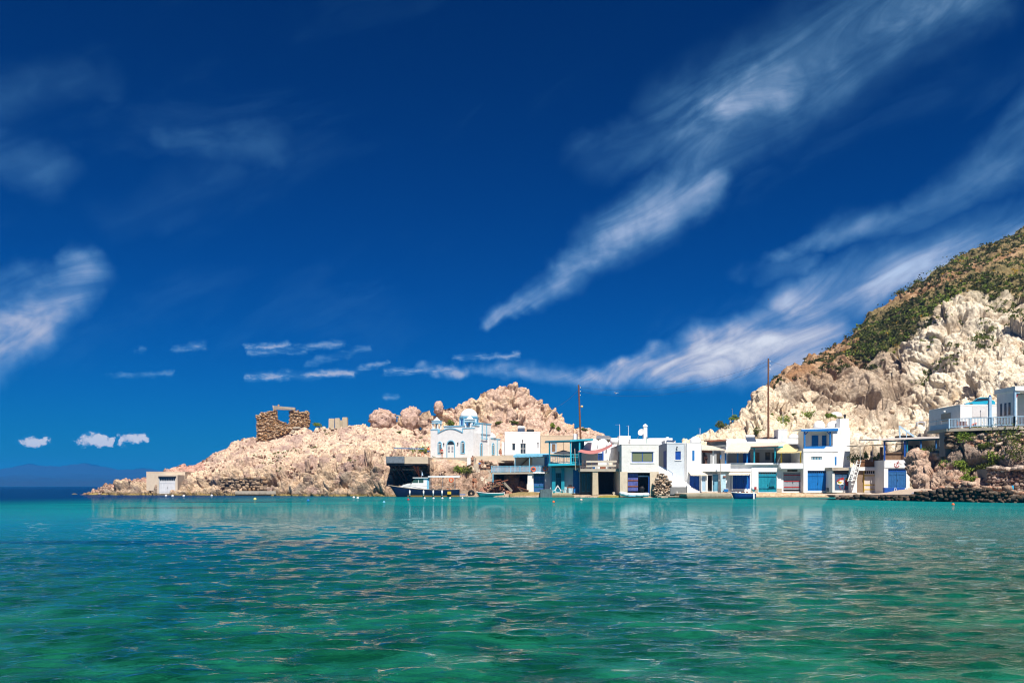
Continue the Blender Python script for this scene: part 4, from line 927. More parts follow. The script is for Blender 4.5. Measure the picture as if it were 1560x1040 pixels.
# timber platform over the cove
r = thing('platform', 'concrete platform on timber struts overhanging the cove', 'platform', P(620, 735, 139))
MB().slab([P(616, 694.5, 138.6), P(652, 695.5, 138.6), P(652, 706, 138.6), P(616, 706, 138.6)], (0, 9, 0)).build('deck', stucco('deck_concrete', (.56, .46, .34), (.35, .27, .2), .5), r)
MB().slab([P(588, 694.8, 138.2), P(615.9, 694.8, 138.2), P(615.9, 705, 138.2), P(588, 705, 138.2)], (0, 8, 0)).build('metal_deck', paint('grey_sheet', (.16, .19, .22), .6, .3), r)
MB().slab([P(588.5, 705.1, 138.5), P(650, 706.1, 138.9), P(650, 708.5, 138.9), P(588.5, 708.6, 138.5)], (0, 7, 0)).build('beam', DARK, r)
for a, b in ((594, 608), (602, 616), (608, 622), (630, 645), (636, 640)):
    MB().bar(P(a, 708.6, 139.2), P(b, 735, 142.5), .22, .22).build('strut', DARK if a < 620 else WOODR, r)
MB().bar(P(598, 715, 140), P(640, 715, 141), .16, .18).build('crossbeam', WOODG, r)
# low netting fence by the path
r = thing('rope_fence', 'low blue netting fence on the slope behind the platform', 'fence', P(620, 683, 152))
for i, px_ in enumerate((600, 612, 624, 636, 646)): c = P(px_, 684+i*.2, 151.5); MB().tube(c-Vector((0, 0, .4)), c+Vector((0, 0, .5)), .04).build('post', WOODG, r)
MB().slab([P(600, 681.5, 151.45), P(646, 682.5, 151.45), P(646, 684.2, 151.45), P(600, 683.2, 151.45)], (0, .02, 0)).build('net', paint('blue_net', (.12, .22, .38), .8, .3), r)
# stairs and landing between church terrace and water
r = thing('stairway', 'worn pale stone stairway descending from the church terrace', 'stairs', P(735, 745, 139))
for i in range(14):
    t = i/13; z = 5.4-4.6*t; Yt = 143-4.5*t; px_ = 723+20*t
    MB().box(X(px_, Yt)-.2, X(px_, Yt)+1.9+.6*t, Yt, Yt+3, z-.8, z).build('step', CONC, r)
MB().slab([P(716, 708.5, 143.4), P(728, 709, 143), P(742, 735, 139.8), P(722, 744, 139.5), P(717, 730, 142)], (0, 2.5, 0)).build('side_wall', stucco('stair_plaster', (.60, .48, .37), (.4, .3, .22), .5), r)
rubble([(728, 703), (757, 704), (757, 735), (745, 738), (738, 722)], 142.6, .5, PALP+PALD, r, 'rock_fill', .5)
MB().slab([P(711.5, 696.8, 143.4), P(717, 696.8, 143.4), P(717, 707, 143.4), P(711.5, 709, 143.4)], (0, .12, 0)).build('gate_panel', WPAINT, r)
# ================================================================== HOUSES BEHIND
Yh = 150.0
r = house('small_house', 'small flat-roofed white house with a four-pane window behind the church', 'house', 769, 823, 659.5, 693, Yh, 8, WHITE, [(780, 785.2, 675, 686), (792.5, 801.2, 675, 691), (818, 821, 674, 683)], .25)
win(r, 780, 785.2, 675, 686, Yh, WPAINT, GLASS, 1, 1); win(r, 792.5, 801.2, 675, 691, Yh, WPAINT, GLASS, 2, 2); win(r, 818, 821, 674, 683, Yh, WPAINT, GREYD, 1, 1)
MB().pb(764.5, 768.9, 673, 693, Yh+.5, 5).build('annex', WHITE, r); MB().pb(795.6, 797, 669.5, 672, Yh-.2, .2).build('wall_lamp', DARK, r)
def tank(label, px, py, w, h, Y, mat, horiz=False, cat='water tank', name='water_tank', dome=.35):
    r = thing(name, label, cat, P(px, py, Y)); c = P(px, py, Y)
    if horiz:
        prof = [(.02, -w/2)]+[(h/2*math.cos(a), -w/2+h*.3+h*.3*math.sin(a)) for a in np.linspace(-1.45, 0, 5)]+[(h/2*math.cos(a), w/2-h*.3+h*.3*math.sin(a)) for a in np.linspace(0, 1.45, 5)]
        m = MB().lathe((0, 0, 0), prof, 16); m.v = [(v[2]+c.x, v[1]+c.y, v[0]+c.z+h/2+.06) for v in m.v]; m.build('drum', mat, r, True)
        [MB().box(c.x+w*a, c.x+w*(a+.08), c.y-h*.35, c.y+h*.35, c.z, c.z+.16).build('cradle', METAL, r) for a in (-.3, .22)]
    else:
        MB().lathe(c, [(w/2*.96, 0), (w/2, .08), (w/2, h*(1-dome)), (w/2*.85, h*(1-dome*.45)), (w/2*.45, h*.97), (.06, h)], 20).build('shell', mat, r, True)
        MB().lathe(c+Vector((0, 0, h*.98)), [(.2, 0), (.2, .07), (.05, .09)], 10).build('lid', mat, r)
    return r
tank('black plastic water tank lying on the small white house', 808, 659.2, 1.35, .62, 152, BLACK, True)
def solar(label, px, py, Y, w=1.5, tm=None):
    c = P(px, py, Y); r = thing('solar_heater', label, 'solar heater', c)
    MB().slab([c+Vector((-w/2, -.4, .05)), c+Vector((w/2, -.4, .05)), c+Vector((w/2, .5, .75)), c+Vector((-w/2, .5, .75))], (0, -.03, .06)).build('panel', paint('solar_blue', (.05, .07, .11), .2, .1, spec=.6), r)
    m = MB().lathe((0, 0, 0), [(.05, -w/2), (.24, -w/2+.05), (.24, w/2-.05), (.05, w/2)], 12); m.v = [(v[2]+c.x, v[1]+c.y+.6, v[0]+c.z+.95) for v in m.v]; m.build('cylinder', WPAINT, r)
    for s in (-1, 1): MB().bar(c+Vector((s*w*.42, .6, 0)), c+Vector((s*w*.42, .6, .8)), .05, .05).build('leg', METAL, r)
    return r
solar('white solar water heater on the small white house roof', 794, 658.6, 153, 1.3)
r = house('cream_house', 'long cream rendered house with a blue framed window beside the pole', 'house', 823.5, 878, 664, 693, 151.5, 6, CREAM, [(839, 848, 674, 690)], .12)
win(r, 839, 848, 674, 690, 151.5, LBLUE, WOOD, 1, 1, w=.22)
MB().pb(874, 880, 660.5, 671, 150.6, 2).build('chimney_block', WHITE, r)
Yv = 141.0
r = thing('vaulted_house', 'cluster of white vaulted roofs behind the mauve awning', 'house', P(910, 690, Yv))
for i, (a, b, t, dy) in enumerate(((885, 906, 670, 0), (898, 912, 667.5, 3), (911, 926, 668, 2.5), (925, 946, 671, 1))):
    x0, x1 = X(a, Yv+dy), X(b, Yv+dy); zt, z0 = Z(t, Yv+dy), Z(722, Yv); rr = (x1-x0)/2; n = 10
    pts = [(x0, z0), (x0, zt-.8)]+[((x0+x1)/2-rr*math.cos(math.pi*k/n), zt-.8+.8*math.sin(math.pi*k/n)) for k in range(1, n)]+[(x1, zt-.8), (x1, z0)]
    MB().slab([(p[0], Yv+dy, p[1]) for p in pts], (0, 6, 0)).build('vault', WHITE, r)
MB().pb(885, 930, 690, 722, Yv-1.2, 1.3).build('front_wall', WHITE, r)
win(r, 911, 917.5, 690, 700.5, Yv-1.35, BLUE, GLASS, 2, 3, back=0); MB().pb(917.6, 919.5, 686, 701, Yv-1.4, .12).build('shutter', BLUE, r)
r = thing('metal_roof', 'low grey metal shed roof behind the white vaults', 'roof', P(922, 668, 152))
MB().slab([P(909, 663, 154), P(927, 663.6, 154), P(938, 669.6, 150), P(908, 667, 150)], (0, 0, -.1)).build('sheet', METAL, r); MB().pb(898, 930, 667, 680, 151, 2).build('wall', CREAM, r)
def netmat(name, col, open_=.55):
    m, nt = material(name); d = princ(nt, col, .9); t = nt.new('ShaderNodeBsdfTransparent'); mx = nt.new('ShaderNodeMixShader'); mx.inputs[0].default_value = open_
    nt.l.new(d, mx.inputs[1]); nt.l.new(t.outputs[0], mx.inputs[2]); finish(nt, mx.outputs[0]); return m
# ================================================================== MIDDLE TERRACE AND TEAL BALCONY
Yt = 134.0
r = thing('boat_shelter', 'open dark boat shelter roofed by a concrete terrace slab', 'boathouse', P(780, 748, Yt))
MB().slab([P(750, 719.5, Yt), P(836, 718.5, Yt), P(836, 721, Yt), P(750, 722, Yt)], (0, 9, 0)).build('roof_slab', CONC, r)
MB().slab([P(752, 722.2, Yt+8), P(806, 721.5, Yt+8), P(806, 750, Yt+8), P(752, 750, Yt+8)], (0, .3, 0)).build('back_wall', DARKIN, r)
MB().slab([P(804, 721.2, Yt+.2), P(812.5, 721.2, Yt+.2), P(813, 750, Yt+.2), P(803.2, 750, Yt+.2)], (0, 1.2, 0)).build('pier', WHITE2, r)
MB().pb(802.6, 813, 737, 750, Yt-.1, .5).build('pier_base', WHITE2, r)
boulder('big reddish rock standing inside the dark boat shelter', 779, 740, 2.4, 4.6, 2.4, 'village_ground', ((.30, .19, .16), (.22, .14, .11)), seed=11, dy=0, sink=.2).location = P(780, 733.5, Yt+4)
boulder('low dark rock beside the reddish rock in the shelter', 788, 745, 3, 2.2, 2.4, 'village_ground', ((.22, .15, .13), (.18, .12, .1)), seed=12).location = P(789, 741, Yt+4)
r = thing('terrace_railing', 'pale blue mesh railing along the terrace above the boat shelter', 'railing', P(792, 720, Yt))
railing(r, P(748.5, 720, Yt+.1), P(836, 719, Yt+.1), 1.05, 7, SKYB, 2, 44, .08)
MB().slab([P(749, 710.4, Yt+.16), P(835, 709.4, Yt+.16), P(835, 718, Yt+.16), P(749, 719, Yt+.16)], (0, .015, 0)).build('mesh', netmat('pale_netting', (.50, .54, .62)), r)
MB().tube(P(751, 721, Yt), P(751, 734, Yt), .09).build('down_pipe', SKYB, r)
r = thing('blue_boathouse', 'whitewashed boathouse front with a ribbed blue double door under lifebuoys', 'boathouse', P(822, 750, Yt))
mb = MB(); body(mb, 812, 842, 719, 750, Yt+.6, 6, [(812.8, 829.8, 720.5, 749)]); mb.build('wall', GREYW, r)
door(r, 812.8, 829.8, 720.5, 749, Yt+.6, BLUE3, 2, transom=725, bands=((733, DTEAL), (741, DTEAL)))
awning(r, P(811.5, 718.6, Yt+.5), P(830, 718.6, Yt+.5), P(811.5, 719.6, Yt-.3), P(830, 719.6, Yt-.3), WHITE, 5, .12)
for px_, lbl in ((812.6, 'orange lifebuoy on the terrace rail above the white pier'), (830.8, 'orange lifebuoy on the terrace rail next to the teal balcony')):
    c = P(px_, 714.2 if px_ < 820 else 713.4, Yt-.06); r = thing('lifebuoy', lbl, 'lifebuoy', c, group='lifebuoys on the terrace rail'); MB().torus(c, .30, .09).build('ring', ORANGE, r, True)
    m = MB()
    for k in range(4): a = math.pi/4+math.pi/2*k; m.torus((c.x+.30*math.cos(a), c.y, c.z+.30*math.sin(a)), .095, .012, 'x' if k % 2 else 'x', 8, 4)
    o = m.build('band', WPAINT, r); o['kind'] = 'stuff'
r = thing('terrace_canopy', 'pale blue scalloped canopy over the upper terrace', 'canopy', P(810, 719, Yt+1))
awning(r, P(786, 691.5, Yt+5), P(838, 690.5, Yt+5), P(782, 694, Yt+1.2), P(836, 692.6, Yt+1.2), SKYB, 12, .28)
for px_ in (784.5, 806.5, 834): post(r, px_, 694.5, 719.5, Yt+1.3, .11, SKYB)
r = house('terrace_room', 'cream terrace room with a blue shutter under the scalloped canopy', 'house', 783, 838, 694, 720, Yt+5.2, 5, CREAM, [], 0)
MB().pb(811, 829, 696.5, 712, Yt+5, .18).build('white_panel', WHITE, r); shutter(r, 829.5, 837, 696, 709, Yt+5, BLUE3, 0)
MB().bar(P(790, 712, Yt+4.9), P(806, 697, Yt+4.9), .12, .2).build('stair_beam', WOOD, r)
c = P(783, 694, Yt+4); 
Yk = 131.0
r = thing('teal_balcony_house', 'boathouse with a teal timber balcony and turquoise posts', 'house', P(860, 750, Yk))
mb = MB(); body(mb, 838, 884, 709, 751, Yk+2.2, 7, [(846.5, 855, 720, 749), (873, 882.5, 715, 750)]); mb.build('wall', stucco('pale_blue_render', (.40, .58, .66), (.3, .35, .35), .3), r)
door(r, 846.5, 855, 720, 749, Yk+2.2, DTEAL, 1, transom=727, tm=GLASS); door(r, 873, 882.5, 715, 750, Yk+2.2, BLUE2, 1)
for px_, w_ in ((843.5, .55), (857.5, .5)): post(r, px_, 709, 750, Yk+1.6, w_, TEAL, 'column')
MB().slab([P(835.5, 706, Yk), P(886, 705, Yk), P(886, 708, Yk), P(835.5, 709.4, Yk)], (0, 3.4, 0)).build('deck', TURQ, r)
MB().slab([P(840, 709.6, Yk+.4), P(884, 708.3, Yk+.4), P(884, 712.5, Yk+.4), P(840, 712.2, Yk+.4)], (0, .3, 0)).build('joist', WOOD, r)
for px_, a, mt in ((837.2, 672.5, DTEAL), (869.4, 671.5, TURQ), (883, 671, TURQ)): post(r, px_, a, 707, Yk+.05, .22, mt)
rl = MB().bar(P(836, 692.6, Yk+.15), P(869, 692, Yk+.15), .1, .12).bar(P(836, 704.5, Yk+.15), P(869, 704, Yk+.15), .1, .1).bar(P(836, 696.5, Yk+.15), P(869, 696, Yk+.15), .07, .07).build('front_rail', DTEAL, r)
MB().bar(P(869, 692, Yk+.15), P(884, 692, Yk+.15), .1, .12).bar(P(869, 696, Yk+.15), P(884, 696, Yk+.15), .08, .08).bar(P(869, 704, Yk+.15), P(884, 703.6, Yk+.15), .1, .1).build('side_rail', TURQ, r)
for k in range(17):
    px_ = 838.5+2.7*k; o = MB().bar(P(px_, 692.6, Yk+.15), P(px_, 704.4, Yk+.15), .05, .09).build('baluster', DTEAL if px_ < 869 else TURQ, r)
MB().slab([P(831, 671.2, Yk-.1), P(869, 670, Yk-.1), P(869, 672, Yk-.1), P(831, 673, Yk-.1)], (0, 3.2, 0)).build('roof', DTEAL, r)
MB().slab([P(868.5, 669.6, Yk-.15), P(904, 667.6, Yk-.15), P(904, 670, Yk-.15), P(868.5, 672.2, Yk-.15)], (0, 3.2, 0)).build('side_roof', TURQ, r)
MB().slab([P(871, 672.5, Yk+2.9), P(890, 671.5, Yk+2.9), P(890, 706, Yk+2.9), P(871, 706, Yk+2.9)], (0, .15, 0)).build('back_panel', DTEAL, r)
mb = MB(); mb.slab([P(886, 708, Yk+2.2), P(886, 690, Yk+2.2), P(891, 678, Yk+2.2), P(896, 673.5, Yk+2.2), P(902, 674, Yk+2.2), P(907, 680, Yk+2.2), P(911, 684, Yk+2.2), P(911, 708, Yk+2.2)], (0, 5, 0)); mb.build('side_wall', WHITE, r)
c = P(858.6, 706, Yk+1.6); r = thing('parasol', 'dark open parasol on the teal balcony', 'parasol', c)
MB().tube(c, P(858.6, 673, Yk+1.6), .03).build('pole', DARK, r)
MB().lathe(P(858.6, 690.8, Yk+1.6), [(1.62, 0), (1.5, .1), (.8, .34), (.1, .56)], 8).build('canopy', paint('dark_canvas', (.05, .055, .07), .8, .2), r)
# terrace with plank railing over two pillars
Ye = 129.0
r = thing('pillar_terrace', 'terrace slab on a rough stone pillar above two dark openings', 'terrace', P(912, 756, Ye))
MB().slab([P(884, 713.8, Ye), P(944, 713.8, Ye), P(944, 717.8, Ye), P(884, 717.8, Ye)], (0, 9, 0)).build('slab', CONC, r)
MB().slab([P(903, 717.9, Ye+.1), P(911, 717.9, Ye+.1), P(911.8, 756.5, Ye+.1), P(902.6, 756.5, Ye+.1)], (0, 1.2, 0)).build('pillar', stucco('stone_pillar', (.56, .46, .33), (.3, .23, .15), .7), r)
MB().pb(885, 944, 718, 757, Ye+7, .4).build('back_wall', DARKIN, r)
MB().pb(884, 902.4, 718, 757, Ye+2.6, .15).build('glazed_front', paint('green_black', (.05, .075, .065), .4, .3), r)
for px_ in (889, 896.5): win(r, px_-2.6, px_+2.6, 721, 748, Ye+2.5, DTEAL, GLASS, 1, 1, back=0)
r = thing('plank_railing', 'cream plank railing with dark posts beneath the mauve awning', 'railing', P(914, 714, Ye))
for px_ in (888, 893, 901, 909.5, 925, 940): post(r, px_, 700, 714.5, Ye+.05, .10, WOOD if px_ < 912 else DARK)
MB().slab([P(893, 701.5, Ye+.02), P(940, 701.0, Ye+.02), P(940, 703.8, Ye+.02), P(893, 704.2, Ye+.02)], (0, .04, 0)).build('top_plank', stucco('cream_plank', (.60, .52, .42), (.4, .33, .25), .4), r)
MB().slab([P(893, 708.4, Ye+.02), P(940, 707.8, Ye+.02), P(940, 710.2, Ye+.02), P(893, 711, Ye+.02)], (0, .04, 0)).build('lower_plank', MATS['cream_plank'], r)
MB().bar(P(875.5, 683, Ye+.3), P(877, 716, Ye+.3), .12, .12).build('driftwood_pole', WOODG, r)
c = P(918.5, 713.8, Ye+1.6); r = thing('crate', 'red brown wooden crate on the plank railed terrace', 'crate', c); MB().box(c.x-.42, c.x+.42, c.y-.25, c.y+.25, c.z, c.z+.42).build('box', WOODR, r); MB().box(c.x-.45, c.x+.45, c.y-.28, c.y+.28, c.z+.42, c.z+.47).build('lid', WOOD, r)
c = P(904.5, 713.8, Ye+1.4); r = thing('storage_bin', 'blue plastic bin beside the crate on the terrace', 'bin', c); MB().lathe(c, [(.22, 0), (.28, .45)], 12).build('tub', BLUE3, r); MB().lathe(c+Vector((0, 0, .45)), [(.3, 0), (.3, .05), (.1, .08)], 12).build('lid', BLUE, r)
c = P(931, 713.8, Ye+1.5); r = thing('terrace_chair', 'pale folding chair on the plank railed terrace', 'chair', c)
MB().box(c.x-.25, c.x+.25, c.y-.22, c.y+.22, c.z+.42, c.z+.46).build('seat', AWN, r); MB().slab([c+Vector((-.25, .2, .46)), c+Vector((.25, .2, .46)), c+Vector((.25, .35, .95)), c+Vector((-.25, .35, .95))], (0, .03, 0)).build('backrest', AWN, r)
for a in (-1, 1):
    for b in (-1, 1): MB().bar(c+Vector((a*.22, b*.2, 0)), c+Vector((a*.22, b*.2, .42)), .04, .04).build('leg', WOODG, r)
# mauve sail
r = thing('sail_awning', 'mauve canvas sail awning slung from the corner of the white house', 'awning', P(905, 688, Ye+1)); n = 14; V, Fc = [], []
for j in range(7):
    for i in range(n+1):
        u, w = i/n, j/6; a = P(880.5, 687.6, Ye+.6).lerp(P(933, 678.8, Ye+1.2), u); b = P(890, 686, Ye+5).lerp(P(931, 677.5, Ye+6), u)
        q = a.lerp(b, w); sag = .75*math.sin(math.pi*u)*(1-.55*w); V.append((q.x, q.y, q.z-sag+.25*math.sin(math.pi*w)))
for j in range(6):
    for i in range(n): k = j*(n+1)+i; Fc.append((k, k+1, k+n+2, k+n+1))
m = MB(); m.add(V, Fc); m.build('canvas', MAUVE, r, True)
m = MB(); m.tube(P(880.5, 687.6, Ye+.6), P(884, 714, Ye+.6), .03); m.build('pole', METAL, r)
# ================================================================== WHITE BOATHOUSE WITH WIDE WINDOW
Y1 = 126.0
r = house('window_boathouse', 'white boathouse with a wide blue framed window over a dark opening', 'boathouse', 947, 1003.5, 677, 757, Y1, 14, WHITE2, [(962.3, 995.2, 688, 703.6), (956, 990.2, 719.5, 756)], .1)
win(r, 962.3, 995.2, 688, 703.6, Y1, BLUE, GLASSG, 2, 1, w=.1); 
mb = MB()
for k in range(34): x = X(963.6+.9*k, Y1); mb.box(x, x+.05, Y1+.16, Y1+.20, Z(702.4, Y1), Z(689, Y1))
o = mb.build('curtain', paint('green_curtain', (.26, .27, .15), .8, .2), r); o['kind'] = 'stuff'
MB().box(X(960.5, Y1), X(997, Y1), Y1-.05, Y1+.0, Z(687.8, Y1), Z(686.4, Y1)).box(X(960.5, Y1), X(997, Y1), Y1-.08, Y1, Z(705.4, Y1), Z(703.8, Y1)).build('window_surround', WHITE, r)
MB().pb(944.6, 956, 718.3, 757, Y1-.06, .05).pb(990.3, 1003.6, 718.3, 757, Y1-.061, .05).build('base_plaster', stucco('cream_base', (.66, .56, .42), (.42, .33, .22), .5), r)
d = thing('painted_door', 'faded purple blue door leaf hung in the dark opening', 'door', P(964, 748, Y1+.5)); m = MB()
for k in range(7): x0 = X(956.6+2.2*k, Y1+.5); m.box(x0, x0+.20, Y1+.5, Y1+.55, Z(747.5, Y1+.5), Z(720.6, Y1+.5))
o = m.build('plank', paint('purple_blue', (.10, .12, .36), .6, .35, 1.6, wear=.5, wearcol=(.38, .40, .50)), d); o['kind'] = 'stuff'
for py in (731.5, 740.5): MB().pb(956.6, 972, py-.9, py+.9, Y1+.45, .04).build('rail', WOODR, d)
MB().pb(972.5, 990, 724, 726, Y1+.6, .1).build('opening_lintel', METAL, r); MB().pb(987.8, 990, 726, 752, Y1+.3, .1).build('open_shutter', BLUE, r)
# side-wall door facing the terrace
xs_ = X(947, Y1)-.02; MB().box(xs_-.06, xs_, Y1+2.6, Y1+3.8, Z(706, Y1+3), Z(687.5, Y1+3)).build('side_door', DARK, r)
# roof furniture
r2 = thing('roof_room', 'white stepped rooftop rooms on the wide window boathouse', 'house', P(970, 677, Y1+6)); MB().pb(943.5, 960.5, 663.5, 678, Y1+8, 3).build('tower', WHITE, r2); MB().pb(960.6, 990, 668.5, 678, Y1+6, 4).build('wall', WHITE, r2); MB().pb(988, 1024.5, 667, 680, Y1+11, 4).build('rear_wall', WHITE, r2); MB().pb(1015, 1019, 665.5, 667, Y1+11.5, .5).build('vent', WHITE, r2)
tank('long white water tank behind the mauve awning', 939, 677, 2.0, 1.0, Y1+9, WPAINT, True)
c = P(983, 669, Y1+6.5); r2 = thing('chimney', 'tall white chimney with a pyramid cap on the roof', 'chimney', c); MB().box(c.x-.27, c.x+.27, c.y-.27, c.y+.27, c.z-.2, Z(649.4, c.y)).build('shaft', WHITE, r2)
zc = Z(649.4, c.y); MB().box(c.x-.36, c.x+.36, c.y-.36, c.y+.36, zc+.002, zc+.1).lathe((c.x, c.y, zc+.1), [(.4, 0), (.2, .2), (.03, .32)], 4).build('cap', WHITE, r2)
r2 = thing('satellite_dish', 'white satellite dish leaning beside the tall chimney', 'dish', P(978, 668, Y1+6)); m = MB().lathe((0, 0, 0), [(.05, 0), (.3, .04), (.55, .16), (.54, .19), (.05, .05)], 18); mt = Matrix.Translation(P(977.5, 658.5, Y1+6))@Matrix.Rotation(R(70), 4, 'X')@Matrix.Rotation(R(-35), 4, 'Y'); m.v = [tuple(mt@Vector(v)) for v in m.v]; m.build('reflector', WPAINT, r2); MB().bar(P(978, 660, Y1+6.1), P(980, 669, Y1+6.1), .06, .06).bar(P(975.5, 660, Y1+5.6), P(970.5, 668, Y1+6), .03, .03).build('mount', METAL, r2)
r2 = thing('roof_pipe', 'green drain pipe rising from the boathouse parapet', 'pipe', P(985.5, 676, Y1+.5)); MB().tube(P(985.6, 677, Y1+.5), P(985.2, 666.5, Y1+.5), .06).build('pipe', paint('green_pipe', (.22, .42, .36), .5, .1), r2); MB().lathe(P(985.2, 666.4, Y1+.5), [(.09, 0), (.09, .1)], 8).build('cap', METAL, r2)
def antenna(label, px, py0, py1, Y, yagi=0, white=True):
    r = thing('antenna', label, 'antenna', P(px, py1, Y), group='roof antennas'); MB().tube(P(px, py1, Y), P(px, py0, Y), .045, .03, 6).build('mast', WPAINT if white else METAL, r)
    m = MB(); c = P(px, py0+.8, Y); L = yagi or .7; m.bar(c, c+Vector((-L, 0, .02)), .03, .03)
    for k in range(5): q = c+Vector((-L*(k+.5)/5, 0, .02)); m.bar(q+Vector((0, -.25, 0)), q+Vector((0, .25, 0)), .015, .015)
    m.build('boom', METAL, r)
antenna('aerial with an orange tip on the rooftop tower', 944, 646, 668, Y1+8.5, .7); antenna('plain white aerial next to the orange tipped one', 957.4, 648, 676, Y1+8, .3)
antenna('white aerial mast behind the round roof tank', 1066.5, 652, 668, 134, .2); antenna('white aerial on the block above the porch row', 1192.8, 627, 666, 141, .25); antenna('thin aerial leaning on the pale crag skyline', 1116, 622, 640, 160, .2, False)
# ================================================================== STAIR HOUSE
Y2 = 128.0
r = house('stair_house', 'pale grey-white house with small blue windows above the outside stair', 'house', 1016, 1046, 675.5, 742, Y2, 12, GREYW, [(1028.8, 1037.2, 687, 700)], .12)
shutter(r, 1028.8, 1037.2, 687, 700, Y2, BLUE, .06, WHITE)
mb = MB(); body(mb, 1046.1, 1068.5, 674.5, 750, Y2-.5, 12, [(1050.5, 1065.4, 719.5, 748.5)]); mb.build('side_block', WHITE, r); door(r, 1050.5, 1065.4, 719.5, 748.5, Y2-.5, BLUE, 2)
awning(r, P(1048.5, 717.9, Y2-.6), P(1068, 717.9, Y2-.6), P(1052, 723.4, Y2-2.4), P(1078.5, 723.6, Y2-2.4), AWN, 0, .1, 'shop_awning'); MB().pb(1054.8, 1058, 686, 701, Y2-.56, .05).build('slot_shutter', BLUE2, r)
MB().tube(P(1043.5, 676, Y2-.12), P(1043.5, 733, Y2-.12), .09).build('down_pipe', WHITE, r)
MB().tube(P(1031.7, 686, Y2-.15), P(1031.2, 681, Y2-.15), .03).ball(P(1031.4, 681, Y2-.2), .12).build('wall_lamp', DARK, r)
xs_ = X(1016, Y2); MB().box(xs_-.06, xs_-.002, Y2+.4, Y2+2.6, Z(714, Y2+1), Z(686.5, Y2+1)).build('side_door', BLUE, r)
MB().box(X(1003.6, Y2+7), xs_-.01, Y2+8, Y2+8.2, .5, Z(677, Y2+8)).build('recess_wall', CREAM, r)
MB().pb(1013, 1029, 670.6, 675, Y2+3, 3).build('roof_room', WHITE, r)
tank('round white water tank on the stair house roof', 1059.5, 674.4, 1.75, .95, Y2+1, WPAINT, False, dome=.75)
r2 = thing('roof_panel', 'dark flat solar panel lying on the stair house roof', 'solar panel', P(1021, 671, Y2+1)); MB().slab([P(1014.5, 673.0, Y2+.8), P(1027, 673.4, Y2+.8), P(1029, 670.8, Y2+2.2), P(1016, 670.6, Y2+2.2)], (0, 0, .06)).build('panel', MATS['solar_blue'], r2); MB().bar(P(1015, 674.5, Y2+1), P(1015, 672.6, Y2+1), .06, .06).bar(P(1027, 674.5, Y2+1), P(1027, 672.6, Y2+1), .06, .06).build('bracket', METAL, r2)
r2 = thing('outside_stair', 'whitewashed outside stair turning down to the quay', 'stairs', P(1030, 740, Y2-2))
for k in range(12):
    t = k/12; px_ = 1002.5+44*t; py_ = 712+24*t; MB().box(X(px_, Y2-1.6)+.004, X(px_+44/12, Y2-1.6), Y2-1.6, Y2-.02, .8, Z(py_, Y2-1.6)).build('step', WHITE, r2)
MB().slab([P(1001.5, 708, Y2-1.8), P(1024, 721.5, Y2-1.8), P(1024, 735, Y2-1.8), P(1001.5, 723, Y2-1.8)], (0, .18, 0)).build('parapet', WHITE, r2)
MB().slab([P(1023, 735, Y2-2.4), P(1047, 735.5, Y2-2.4), P(1053, 741, Y2-2.4), P(1050, 751, Y2-2.4), P(1020, 751, Y2-2.4), P(1020, 740, Y2-2.4)], (0, 2.3, 0)).build('landing', WHITE, r2)
for k in range(7): t = k/7; MB().box(X(1047+19*t, Y2-3.4)+.004, X(1047+19*(k+1)/7, Y2-3.4), Y2-3.4, Y2-1., .6, Z(739.5+9.5*t, Y2-3.4)).build('lower_step', WHITE, r2)
MB().bar(P(1002, 708.6, Y2-1.7), P(1018, 715.5, Y2-1.7), .06, .06).bar(P(1018, 715.5, Y2-1.7), P(1024.6, 720.5, Y2-1.7), .06, .06).bar(P(1024.6, 720.5, Y2-1.7), P(1022.5, 735, Y2-1.7), .05, .05).build('handrail', BLUE3, r2)
r2 = thing('stone_heap', 'heap of bleached stones under the whitewashed stair', 'stones', P(1006, 754, Y2-2.5))
rubble([(994, 754), (995, 738), (1000, 726), (1006, 719), (1012, 722), (1022, 735), (1024, 742), (1021, 754)], Y2-2.5, .30, [(.62, .50, .38), (.42, .32, .23), (.70, .60, .48), (.25, .2, .15)], r2, 'stones', .5, 1.2)
MB().slab([P(994.5, 754, Y2-2.1), P(995, 738, Y2-2.1), P(1006, 721, Y2-2.1), P(1022, 735, Y2-2.1), P(1024, 754, Y2-2.1)], (0, 2, 0)).build('core', CONC, r2)
r2 = thing('slate_block', 'dark slate coloured concrete block below the stair landing', 'block', P(1034, 754, Y2-3.2)); MB().pb(1021, 1047, 741.5, 754, Y2-3.2, .7).build('block', CONCD, r2, bevel=.1); MB().pb(1031, 1032, 748, 753.6, Y2-3.4, .1).build('mooring_post', WPAINT, r2)
# ================================================================== PORCH ROW
Y3 = 132.0
r = thing('terrace_house', 'white terrace house with a solid parapet above the blue shop doors', 'house', P(1090, 750, Y3))
MB().slab([P(1068.6, 706, Y3-.9), P(1113, 705.8, Y3-.9), P(1113, 717.6, Y3-.9), P(1068.6, 717.8, Y3-.9)], (0, .2, 0)).build('parapet', WHITE, r)
MB().slab([P(1068.6, 716.6, Y3-.69), P(1144, 716.6, Y3-.69), P(1144, 718, Y3-.69), P(1068.6, 718, Y3-.69)], (0, 8, 0)).build('floor_slab', WHITE, r)
mb = MB(); body(mb, 1060, 1113, 718.1, 750, Y3, 6, [(1069.5, 1075, 722, 748), (1076.5, 1085, 724, 748), (1085.6, 1094.5, 722, 748)]); mb.build('ground_wall', WHITE, r)
door(r, 1085.6, 1094.5, 722, 748, Y3, paint('light_door_blue', (.16, .40, .55), .5, .15), 1)
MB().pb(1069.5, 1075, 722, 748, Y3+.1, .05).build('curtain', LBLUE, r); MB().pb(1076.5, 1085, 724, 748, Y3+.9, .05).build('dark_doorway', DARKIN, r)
mb = MB()
